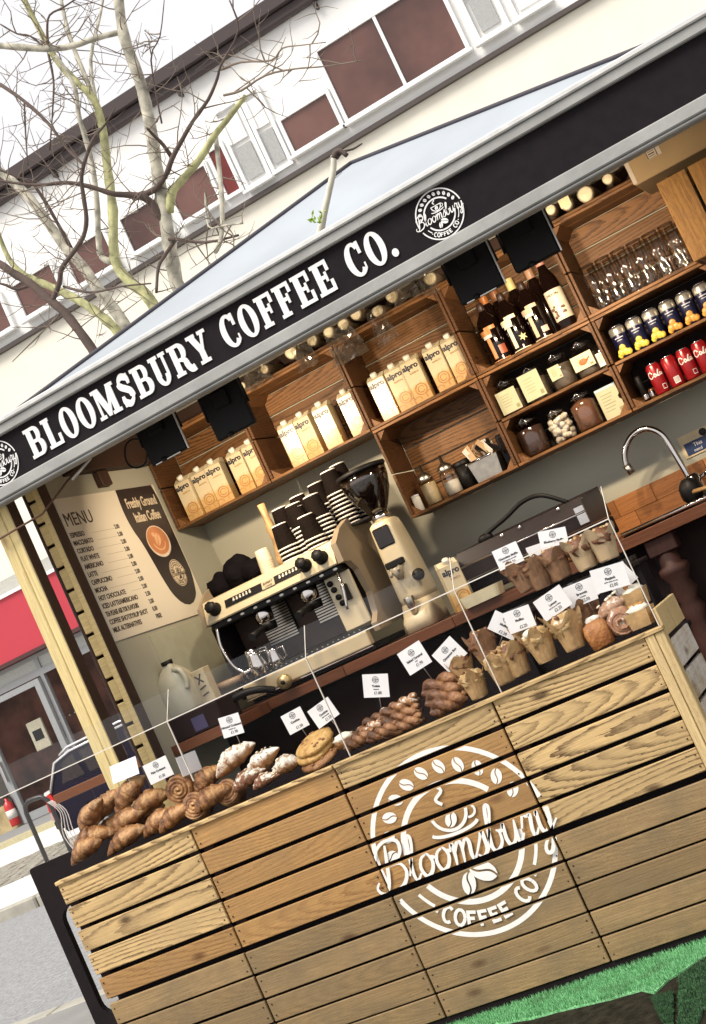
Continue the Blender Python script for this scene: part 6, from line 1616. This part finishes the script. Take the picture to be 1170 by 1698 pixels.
# ------------------------------------------------------------------ pastries
def crust(name, c0, c1, c2, sugar=0.0, vs=14, rough=.5, mott=0):
    if name in MATS: return MATS[name]
    m, n, b = base(name); N = n.nodes.new; L = n.links.new
    tc = N('ShaderNodeTexCoord'); nz = N('ShaderNodeTexNoise'); nz.inputs['Scale'].default_value = vs * 2; nz.inputs['Detail'].default_value = 6; nz.inputs['Roughness'].default_value = .65
    L(tc.outputs['Object'], nz.inputs['Vector'])
    r = N('ShaderNodeValToRGB'); e = r.color_ramp.elements; e[0].color = (*c0, 1); e[1].color = (*c2, 1); e[0].position = .3; e[1].position = .72
    q = e.new(.5); q.color = (*c1, 1)
    L(nz.outputs['Fac'], r.inputs[0]); last = r.outputs[0]
    if mott:                                                          # unevenly baked: broad pale and dark zones and layered streaks
        mp = N('ShaderNodeMapping'); mp.inputs['Scale'].default_value = (34, 26, 26); L(tc.outputs['Object'], mp.inputs['Vector'])
        n3 = N('ShaderNodeTexNoise'); n3.inputs['Scale'].default_value = 1; n3.inputs['Detail'].default_value = 3; L(mp.outputs[0], n3.inputs['Vector'])
        r3 = N('ShaderNodeMapRange'); r3.inputs[1].default_value = .3; r3.inputs[2].default_value = .7; r3.inputs[3].default_value = .5; r3.inputs[4].default_value = 1.35; L(n3.outputs['Fac'], r3.inputs[0])
        v3 = N('ShaderNodeVectorMath'); v3.operation = 'SCALE'; L(last, v3.inputs[0]); L(r3.outputs[0], v3.inputs['Scale']); last = v3.outputs[0]
    if sugar:
        n2 = N('ShaderNodeTexNoise'); n2.inputs['Scale'].default_value = 55; n2.inputs['Detail'].default_value = 5; L(tc.outputs['Object'], n2.inputs['Vector'])
        mr = N('ShaderNodeMapRange'); mr.inputs[1].default_value = .62 - sugar * .35; mr.inputs[2].default_value = .70 - sugar * .25; L(n2.outputs['Fac'], mr.inputs[0])
        ge = N('ShaderNodeNewGeometry'); sz = N('ShaderNodeSeparateXYZ'); L(ge.outputs['Normal'], sz.inputs[0])      # icing settles on the upper sides
        m4 = N('ShaderNodeMapRange'); m4.inputs[1].default_value = -.35; m4.inputs[2].default_value = .45; L(sz.outputs['Z'], m4.inputs[0])
        m5 = N('ShaderNodeMath'); m5.operation = 'MULTIPLY'; L(mr.outputs[0], m5.inputs[0]); L(m4.outputs[0], m5.inputs[1]); mr = m5
        mx = N('ShaderNodeMix'); mx.data_type = 'RGBA'; L(mr.outputs[0], mx.inputs[0]); L(last, mx.inputs[6]); mx.inputs[7].default_value = (.78, .74, .66, 1); last = mx.outputs[2]
    L(last, b.inputs['Base Color']); b.inputs['Roughness'].default_value = rough
    nb = N('ShaderNodeTexNoise'); nb.inputs['Scale'].default_value = 110; nb.inputs['Detail'].default_value = 6; L(tc.outputs['Object'], nb.inputs['Vector'])
    bp = N('ShaderNodeBump'); bp.inputs['Strength'].default_value = .8; bp.inputs['Distance'].default_value = .006; L(nb.outputs['Fac'], bp.inputs['Height']); L(bp.outputs[0], b.inputs['Normal'])
    MATS[name] = m
    return m
CROI = crust('croissant_crust', (.10, .034, .012), (.27, .115, .038), (.55, .33, .14), mott=1, vs=10)
SUGD = crust('sugared_crust', (.2, .08, .03), (.36, .17, .06), (.5, .3, .14), sugar=.75)
COOK = crust('cookie_crust', (.3, .14, .03), (.52, .30, .09), (.62, .42, .16), vs=20)
COOKD = crust('cookie_dark', (.16, .06, .02), (.27, .12, .04), (.4, .2, .08))
TWI = crust('twist_crust', (.075, .026, .011), (.18, .072, .027), (.36, .19, .085), mott=1)
TWIS = crust('twist_sugar', (.10, .035, .012), (.24, .10, .035), (.45, .25, .11), sugar=.2, mott=1)
MUFB = crust('muffin_brown', (.10, .035, .015), (.18, .07, .03), (.3, .14, .06))
MUFY = crust('muffin_yellow', (.34, .19, .07), (.52, .34, .14), (.66, .5, .28), sugar=.1)
PAPB = mat('muffin_paper', (.42, .26, .115), .7, var=.35, vs=26, bump=.15)
PAPD = mat('muffin_paper_dark', (.24, .125, .06), .7, var=.35, vs=26, bump=.15)
CREM = mat('white_cream', (.78, .72, .58), .5, var=.05)


def croissant_geo(L_, r, bend, seed, ridges=5):
    """rolled dough: overlapping diagonal layers, one end fuller than the other"""
    g = G(); rr = random.Random(seed); n = 56; m = 20; vs = []; sk = rr.choice((-1, 1)) * rr.uniform(.15, .3); ful = rr.uniform(-.25, .25)
    for i in range(n + 1):
        t_ = -1 + 2 * i / n
        tt = t_ + ful * (1 - t_ * t_)
        prof_ = max(.0, 1 - abs(tt) ** 1.6) ** .75
        cx_ = t_ * L_ / 2; cz_ = -bend * t_ * t_
        for j in range(m):
            a = 2 * math.pi * j / m
            q = (t_ + 1) / 2 * ridges + sk * math.cos(a + .6) * 1.2 + .12 * mnoise.noise(Vector((seed * 3.0, math.cos(a) * 2, math.sin(a) * 2)))
            fr = q - math.floor(q)
            if t_ < 0: fr = 1 - fr
            step = .87 + .15 * min(1, 1.25 * (1 - fr)) - (.05 if fr > .93 else 0)
            rad = r * prof_ * step + r * .05
            k = 1 + .10 * mnoise.noise(Vector((t_ * 3 + seed, math.cos(a) * 1.4, math.sin(a) * 1.4))) + .035 * mnoise.noise(Vector((t_ * 14 + seed, math.cos(a) * 6, math.sin(a) * 6)))
            vs.append((cx_, rad * math.cos(a) * k * .92, cz_ + rad * (.84 if math.sin(a) > 0 else .66) * math.sin(a) * k))
    fs = [(i * m + j, i * m + (j + 1) % m, (i + 1) * m + (j + 1) % m, (i + 1) * m + j) for i in range(n) for j in range(m)]
    g.add(vs, fs, 0, True); return g


def put(o, u, v, y, rot, label):
    p = at(u, v, y=y); o.location = p; o.rotation_euler = rot; o['label'] = label; return o


cro = [(151, 1352, .16, (.1, -.55, -.3), 'croissant with its tip pointing down to the left, on the second layer', .132, .036),
       (212, 1318, .18, (.2, -.55, .25), 'dark topped croissant under the plain back of a price card', .125, .036),
       (243, 1331, .15, (.0, -.12, .15), 'croissant lying level under the printed card beside the swirl bun', .13, .033),
       (212, 1358, .14, (.1, -.2, -.1), 'croissant in the middle of the pile above a small white tie', .13, .034),
       (157, 1386, .13, (.0, .08, .1), 'croissant lying flat on the lower layer at the left', .125, .034),
       (140, 1409, .10, (.0, -.25, .0), 'lowest left croissant touching the counter lip', .11, .033),
       (208, 1390, .10, (.1, -.2, .1), 'croissant on the counter lip just right of the lowest one', .13, .032),
       (265, 1362, .10, (.0, -.2, -.1), 'ridged croissant leading up to the lower swirl bun', .13, .034),
       (186, 1372, .20, (.0, -.1, .2), 'croissant filling the shadow between the two layers at the left', .13, .034),
       (243, 1350, .20, (.0, -.2, -.2), 'dark croissant wedged behind the middle of the pile', .13, .034),
       (292, 1352, .07, (.0, -.25, .1), 'croissant end on the counter lip left of the lower swirl bun', .12, .032),
       (350, 1322, .08, (.0, -.2, .3), 'brown croissant half under the sugared pile near the joint', .11, .034),
       (180, 1330, .22, (.1, -.4, .2), 'croissant behind the topmost pair on the left', .12, .034),
       (345, 1290, .17, (.0, -.3, .5), 'small round croissant behind the perspex joint', .10, .036)]
for i, (u, v, y, rot, lab, L_, r_) in enumerate(cro):
    o = croissant_geo(L_ * 1.28, r_ * 1.18, .012, i + 1).build('croissant', CROI); tag(o, lab, 'croissant', 'croissants piled at the left end of the counter'); put(o, u, v, y, rot, o['label'])
# swirl buns: rolled spirals seen end on
def swirl(label, u, v, y, r, tilt, m=CROI):
    p = at(u, v, y=y); t = thing('swirl_bun', label, 'bun', p, tilt, 'rolled swirl buns')
    pts, rad = [], []
    n = 70
    for i in range(n + 1):
        a = i / n * 2 * math.pi * 3.3; q = r * (.06 + .80 * i / n); pts.append((q * math.cos(a), -.010 * (1 - i / n), q * math.sin(a))); rad.append(r * .145)
    g = G(); g.tube(pts, rad, 8, flat=1.0, ref=(0, 1, 0)); g.build('coil', m, t)
    g = G(); g.lathe([(r * .92, -.004), (r * .98, .012), (r * .96, .05), (r * .8, .06), (0, .06)], 24, axis='y'); g.lathe([(0, .0), (r * .93, .0)], 24, axis='y'); g.build('dough_body', m, t)
swirl('upright swirl bun with clear spiral next to the perspex joint', 296, 1310, .12, .044, (0, 0, .25))
swirl('lower swirl bun lying in front of the perspex joint', 322, 1336, .07, .042, (-.35, 0, .2))
swirl('reddish swirl bun beneath the iced croissants', 376, 1313, .10, .040, (-.45, .1, .1))
# sugar dusted almond pastries
for i, (u, v, y, rot, lab, L_, r_) in enumerate(((388, 1258, .15, (.1, -.30, .1), 'large icing dusted almond croissant, topmost of the sugared pile', .165, .042), (437, 1262, .12, (.0, -.35, -.2), 'icing dusted almond croissant in the middle of the sugared pile', .15, .040),
                                               (473, 1269, .10, (.0, -.05, .2), 'small flaky sugared pastry beside the cookies', .095, .036), (412, 1290, .09, (.0, -.2, .2), 'sugared brown pastry on the counter under the top croissant', .12, .034), (440, 1293, .08, (.0, -.1, .0), 'low sugared pastry touching the counter lip', .10, .026))):
    p = at(u, v, y=y); t = thing('almond_croissant', lab, 'pastry', p, rot, 'icing dusted almond pastries')
    croissant_geo(L_, r_, .008, 40 + i, 5).build('pastry_body', SUGD if i < 3 else crust('sugared_dark', (.14, .05, .02), (.24, .1, .05), (.36, .2, .1), sugar=.35), t)
    g = G(); rr = random.Random(i)
    for k in range(26):
        tt = rr.uniform(-.85, .85); a = rr.uniform(-2.6, .6); rad = r_ * (1 - abs(tt) ** 1.5) ** .8 * .97
        c = Vector((tt * L_ / 2, rad * .9 * math.sin(a - .6), -.008 * tt * tt + rad * .86 * abs(math.cos(a - .6))))
        s_ = rr.uniform(.003, .0065)
        g.ell(c, (s_, s_ * .7, s_ * .4), 6, 4, amp=.3, fr=3, seed=k)
    g.build('almond_flakes', mat('almond_flake', (.74, .66, .5), .6, var=.15, vs=60), t)
# cookies
for i, (u, v, y) in enumerate(((521, 1231, .11), (523, 1243, .11), (531, 1255, .10))):
    p = at(u, v, y=y); t = thing('cookie', ['golden crackled cookie, top of the stack of three', 'golden cookie, middle of the stack of three', 'darker cookie at the bottom of the stack of three'][i], 'cookie', p, (.38, -.05, 0), 'stacked cookies')
    g = G(); g.lathe([(0, -.012), (.05, -.012), (.062, -.004), (.060, .004), (.045, .011), (0, .014)], 30, wob=lambda a, k: 1 + .03 * math.sin(5 * a + k) + .02 * math.sin(11 * a)); g.build('cookie_body', COOK if i < 2 else COOKD, t)
    g = G(); rr = random.Random(i)
    for k in range(14): a, q = rr.uniform(0, 6.28), .05 * math.sqrt(rr.random()); g.ell((q * math.cos(a), q * math.sin(a), .011), (.006, .005, .003), 7, 5, amp=.3, seed=k)
    g.build('chips', COOKD, t)
# twists and plaits
def twist(label, p, L_, r, rot, m, turns=2.2, name='pastry_twist', grp='twisted pastry sticks'):
    t = thing(name, label, 'pastry', p, rot, grp)
    for s_ in (0, math.pi):
        pts, rad = [], []
        for i in range(41):
            q = i / 40; a = s_ + q * turns * 2 * math.pi
            pts.append(((q - .5) * L_, r * .5 * math.cos(a), r * .5 * math.sin(a))); rad.append(r * .62 * (.45 + .55 * min(1, 6 * q, 6 * (1 - q))))
        g = G(); g.tube(pts, rad, 9); g.build('strand', m, t)
for i, (u, v, y, L_, rz, m) in enumerate(((608, 1212, .12, .13, -.06, TWIS), (596, 1226, .08, .10, -.05, TWI), (661, 1172, .13, .125, -.08, TWIS),  (664, 1189, .11, .13, -.04, TWI), (668, 1204, .08, .13, -.03, TWI))):
    twist(['topmost twisted stick of the left hand pair beside the cookies', 'lower twisted stick of the left hand pair', 'topmost of three glazed twisted sticks in the middle', 'middle one of three glazed twisted sticks', 'lowest of three glazed twisted sticks on the counter lip'][i], at(u, v, y=y), L_, .019, (0, rz, .1), m, 1.9)
for i, (u, v, y, L_) in enumerate(((731, 1134, .13, .115), (737, 1151, .10, .115), (744, 1166, .075, .11))):
    twist(['top plaited brown bun with a price stick in it', 'second plaited brown bun in the stack of three', 'lowest plaited brown bun on the counter lip'][i], at(u, v, y=y), L_, .025, (0, -.02, .05), TWI, 1.15, 'plaited_bun', 'plaited brown buns')
p = at(572, 1226, y=.09); t = thing('iced_slice', 'small white iced pastry end beside the cookies', 'pastry', p); g = G(); g.ell((0, 0, -.006), (.034, .03, .022), 14, 9, amp=.2, fr=3, seed=3); g.build('slice_body', COOKD, t)
g = G(); g.ell((0, -.004, .006), (.032, .026, .014), 14, 8, amp=.35, fr=4, seed=5); g.build('icing', CREM, t)
# muffins in tulip papers
def muffin(label, u, v, y, s=1.0, paper=PAPB, top=MUFY, rot=0, tilt=0, cream=False, h=.072):
    p = at(u, v, y=y); t = thing('muffin', label, 'muffin', p, (0, tilt, rot), 'muffins in folded baking papers')
    g = G(); n = 32; vs, fs = [], []
    for i, (r_, z) in enumerate(((.026, -h / 2), (.028, -h / 2 + .004), (.033, 0), (.038, h * .32), (.043, h * .5), (.046, h * .62))):
        for j in range(n):
            a = 2 * math.pi * j / n
            pk = math.cos(4 * a) if i >= 3 else 0
            up = (.017 * max(-.4, pk) if i == 5 else .008 * pk if i == 4 else 0)
            rr = r_ * (1 + (.12 * pk if i == 5 else .06 * pk if i == 4 else .02 * pk) + .006 * math.cos(16 * a) + .11 * mnoise.noise(Vector((math.cos(a) * 1.6 + u, math.sin(a) * 1.6, i * .55 + v))))
            up += (.008 * mnoise.noise(Vector((math.cos(a) * 1.5 + v, math.sin(a) * 1.5, u))) if i >= 4 else 0)
            vs.append((rr * s * math.cos(a), rr * s * math.sin(a), (z + up) * s))
    k = len(vs)
    for i in range(5):
        for j in range(n): fs.append((i * n + j, i * n + (j + 1) % n, (i + 1) * n + (j + 1) % n, (i + 1) * n + j))
    fs.append(list(range(n)))
    g.add(vs, fs, 0, False); g.build('paper_case', paper, t)
    g = G(); g.ell((0, 0, h * .40 * s), (.039 * s, .039 * s, .029 * s), 20, 12, amp=.4, fr=3.5, seed=u); g.build('muffin_top', top, t)
    g = G(); rr = random.Random(u)
    for q in range(9):
        a, d = rr.uniform(0, 6.28), .026 * math.sqrt(rr.random()); g.ell((d * s * math.cos(a), d * s * math.sin(a), (h * .40 + .025) * s), (.0065 * s, .006 * s, .005 * s), 7, 5, amp=.4, seed=q)
    g.build('crumb_topping', MUFB if top is MUFY else MUFY, t)
    if cream: g = G(); g.ell((-.012 * s, -.016 * s, (h * .40 + .020) * s), (.018 * s, .016 * s, .013 * s), 12, 8, amp=.3, fr=4, seed=2); g.build('cream', CREM, t)
    return t
muffin('pale yellow muffin at the left end of the front muffin row', 789, 1139, .08, .86, PAPB, MUFY, .3)
muffin('muffin in a tall pointed paper, second in the front row', 832, 1112, .08, .98, PAPB, MUFY, .0)
muffin('chocolate muffin behind and above the front row with a swirled top', 806, 1078, .16, 1.0, PAPD, MUFB, .6)
muffin('dark topped muffin, third in the front row under the tilted cards', 856, 1098, .09, 1.0, PAPB, MUFB, .5)
muffin('muffin with white cream on top, fourth in the front row', 899, 1075, .08, 1.0, PAPB, MUFY, .2, cream=True)
muffin('large golden muffin with chocolate chips, fifth in the front row', 946, 1053, .08, 1.06, PAPB, MUFY, .7)
muffin('half hidden muffin with a cream blob behind the front row', 926, 1040, .17, .8, PAPB, MUFY, .1, cream=True)
muffin('half hidden dark muffin between the cream muffin and the cards', 968, 1020, .18, .8, PAPD, MUFB, .4)
for i, (u, v, tl) in enumerate(((868, 960, -.1), (893, 955, 0), (925, 940, 0), (967, 923, .0), (1003, 908, .05))):
    muffin(['leftmost dark muffin on the raised back tray', 'second dark muffin on the raised back tray', 'third dark muffin on the raised back tray under the grey card', 'pale papered muffin, fourth on the raised back tray', 'rightmost muffin in crinkled pale paper on the raised back tray'][i], u, v, .40, 1.02, PAPD if i < 3 else mat('muffin_paper_pale', (.46, .33, .19), .7, var=.2, vs=10), MUFB, .3 * i, tl)
muffin('small dark muffin tucked behind the left end of the front row', 770, 1116, .15, .85, PAPB, MUFB, .2)
muffin('pale muffin glimpsed between the two bright tilted cards and the cream muffin', 876, 1060, .17, .88, PAPB, MUFY, .5)
muffin('dark muffin glimpsed behind the brown bun', 985, 1022, .20, .85, PAPD, MUFB, .1)
twist('dark twisted stick lying behind the three glazed ones', at(632, 1190, y=.17), .12, .019, (0, -.05, .2), TWI, 1.9)
twist('short twisted stick on the lip between the cookies and the glazed sticks', at(634, 1214, y=.07), .10, .018, (0, -.03, .05), TWI, 1.8)
t = thing('raised_tray', 'dark raised tray with clear front edge carrying the back row of muffins', 'tray', (1.72, .40, .74))
zt_ = at(930, 985, y=.40).z - .74
g = G(); g.box(-.20, .22, -.06, .07, zt_ - .012, zt_, c=.003); g.build('tray_top', BLACKM, t)
for x in (-.19, .2):
    g = G(); g.box(x, x + .012, -.05, .06, 0, zt_ - .0125); g.build('leg', BLACKM, t)
g = G(); g.box(-.20, .22, -.064, -.0605, zt_ - .01, zt_ + .02); g.build('clear_edge', GLASS, t)
# bun, sugared roll, cake boxes
p = at(992, 1050, y=.07); t = thing('brown_bun', 'square orange brown glazed bun right of the golden muffin', 'bun', p, (0, -.1, .1)); g = G(); rbox(g, 0, 0, [(-.038, .026, .026, 0), (-.034, .032, .03, 0), (.01, .034, .032, 0), (.03, .028, .026, 0), (.036, .015, .015, 0)]); g.build('bun_body', crust('glazed_bun', (.25, .08, .02), (.38, .15, .04), (.5, .24, .08)), t)
g = G(); g.ell((.004, .002, .036), (.022, .02, .012), 10, 6, amp=.5, fr=4, seed=4); g.build('bun_flakes', SUGD, t)
p = at(1031, 1031, y=.07); t = thing('sugared_roll', 'round sugar dusted roll with a swirled face', 'bun', p, (0, 0, .2))
g = G(); g.lathe([(0, -.006), (.012, -.014), (.024, -.012), (.036, -.002), (.040, .014), (.036, .04), (0, .05)], 26, axis='y', wob=lambda a, k: 1 + .04 * math.sin(7 * a)); g.build('roll_body', crust('pink_roll', (.22, .09, .05), (.36, .18, .1), (.5, .3, .18), sugar=.22), t)
g = G(); g.tube([(.006 * (1 + k * .22) * math.cos(k * .55), -.016 + k * .0004, .006 * (1 + k * .22) * math.sin(k * .55)) for k in range(22)], .004, 6); g.build('swirl_ridge', crust('pink_roll', (.22, .09, .05), (.36, .18, .1), (.5, .3, .18), sugar=.22), t)
p = at(1012, 1010, y=.14); t = thing('flaky_pastry', 'flaky pink brown pastry behind the sugared roll', 'pastry', p, (0, -.3, .2)); croissant_geo(.11, .032, .004, 77, 6).build('pastry_body', crust('pink_pastry', (.3, .14, .08), (.45, .26, .16), (.6, .42, .3), sugar=.15), t)
g = G(); 
for k in range(10): g.ell((R.uniform(-.04, .04), R.uniform(-.015, .01), .026 + R.uniform(-.004, .004)), (.007, .005, .003), 6, 4, amp=.4, seed=k)
g.build('flakes', CREM, t)
for i, (u, v, y, lab) in enumerate(((1063, 1022, .075, 'square cake slice in a kraft case at the right end of the counter'), (1052, 990, .16, 'orange topped cream cake slice behind the kraft case'))):
    p = at(u, v, y=y); t = thing('cake_slice', lab, 'cake', p, (0, 0, -.2 + .1 * i), 'cake slices at the right end')
    g = G(); g.add([(-.028, -.024, -.026), (.028, -.024, -.026), (.028, .024, -.026), (-.028, .024, -.026), (-.034, -.028, .018), (.034, -.028, .018), (.034, .028, .018), (-.034, .028, .018)], [(0, 1, 5, 4), (1, 2, 6, 5), (2, 3, 7, 6), (3, 0, 4, 7), (3, 2, 1, 0)]); g.build('kraft_case', PAPB, t)
    g = G(); g.ell((0, 0, .018), (.033, .028, .016), 14, 8, amp=.4, fr=4, seed=9 + i); g.build('cream_top', CREM, t)
    g = G()
    for k in range(6): g.ell((R.uniform(-.02, .02), R.uniform(-.02, .005), .032), (.007, .006, .005), 8, 5, amp=.4, seed=k)
    g.build('topping', crust('orange_crumb', (.35, .13, .03), (.5, .22, .05), (.6, .35, .12)), t)

# ------------------------------------------------------------------ price cards on sticks
KICK = mat('card_grey_ink', (.06, .06, .065), .7)
ROUND = Flat(); ROUND.arc((0, 0), .92, .92, 0, 360, .16, 24); ROUND.arc((0, 0), .55, .55, 20, 160, .1, 10); ROUND.arc((0, 0), .55, .55, 200, 340, .1, 10); ROUND.strip([(-.9, -.05), (.9, .05)], .2); ROUND.strip([(0, .15), (0, .5)], .18); ROUND.bean((0, -.35), .2, .6)
def card(label, u, v, y, rot, name, sub, price, w=.086, h=.062, yaw=0.0, down=.06, blank=False, pitch=0.0, black=False):
    p = at(u, v, y=y); t = thing('price_card', label, 'price card', p, (pitch, rot, yaw), 'price cards standing in the pastries')
    g = G(); g.box(-w / 2, w / 2, -.0008, .0008, -h / 2, h / 2); pan = g.build('panel', PAPER if not black else BLACK, t)
    if not blank:
        ROUND.mesh(.0098, (0, .017), -.0011, dy=.00003).build('emblem', KICK, pan, fix=False)
        text('name_lettering', name, .0088, KICK, pan, (0, -.0013, -.0035), ax='CENTER', bold=.0003)
        if sub: text('small_lettering', sub, .0042, KICK, pan, (0, -.0013, -.011), ax='CENTER', bold=.0001)
        text('price_lettering', price, .012, KICK, pan, (.004, -.0013, -.024), ax='CENTER', sx=.85)
    g = G(); g.tube([(.004, .0025, -h / 2 + .02), (.006, .003, -h / 2), (.010, .004, -h / 2 - down)], .0012, 5); g.build('stick', mat('wire_grey', (.38, .33, .3), .4, .5), t)
    return t
B_ = 0
card('blank grey back of a price card over the leftmost croissants', 206, 1277, .17, -.42 + .45, '', '', '', .094, .056, .1, .04, True, -.35)
card('second card of the croissants, printed and tilted a little', 262, 1277, .14, -.02, 'Plain Croissant', '', '£1.50', .088, .062)
card('narrow card turned nearly edge on behind the perspex joint', 313, 1266, .16, .05, '', '', '', .08, .06, 1.25, .03, True)
card('small square card over the large sugared croissant', 383, 1203, .18, .12, 'Almond Croissant', 'contains nuts', '£1.90', .066, .062, .15, .05)
card('tilted card left of the pair over the cookies', 489, 1195, .16, -.07, 'Cookies', '', '£1.50', .068, .060, .1, .04)
card('tilted card right of the pair over the cookies', 536, 1182, .14, -.20, 'Cookies', 'white chocolate', '£1.50', .078, .060, .05, .05)
card('upright card standing alone over the glazed twisted sticks', 623, 1137, .14, .36, 'Twists', 'cinnamon', '£1.80', .076, .066, .05, .05)
card('white card at the left of the two diamond tilted cards', 687, 1091, .15, -.14, 'Salted Caramel', 'twist', '£1.90', .078, .070, .0, .05)
card('diamond tilted card over the plaited buns', 745, 1085, .14, -.39, 'Cinnamon Bun', '', '£2.00', .078, .068, .0, .04)
card('downward tilted card half hidden over the dark muffin', 836, 1037, .15, .85, 'Muffins', '', '£2.20', .078, .056, .1, .05)
card('bright blank looking card in front over the dark muffin', 861, 1027, .12, .06, 'Muffins', '', '£2.20', .080, .060, -.1, .05)
card('card with a long rule over the cream topped muffin', 916, 1000, .11, -.18, 'Lemon', 'with lemon curd filling', '£2.20', .088, .062, 0, .05)
card('card in the middle of the three overlapping right hand cards', 964, 983, .15, .03, 'Brownie', 'chocolate', '£2.00', .086, .060, 0, .04)
card('second blank card peeping out behind the big right hand card', 1028, 960, .17, -.35, '', '', '', .075, .06, 0, .05, True)
card('big front card over the black square at the right end', 1011, 958, .13, .13, 'Flapjack', 'golden syrup and oats', '£2.00', .094, .064, 0, .06)
card('card above the perspex edge over the back row muffins, left one', 842, 922, .36, .01, 'Chocolate Muffin', 'dark chocolate and vanilla', '£2.20', .078, .060, 0, .05)
card('grey shaded card over the back row muffins, right one', 918, 896, .40, .22, 'Blueberry Muffin', '', '£2.20', .082, .064, 0, .05)
card('shaded card half hidden behind the grey card over the back row', 898, 918, .43, .1, '', '', '£2.20', .08, .06, 0, .04, True)
card('small plain black square card below the big right hand card', 1007, 996, .15, .2, '', '', '', .044, .042, 0, .02, True, black=True)
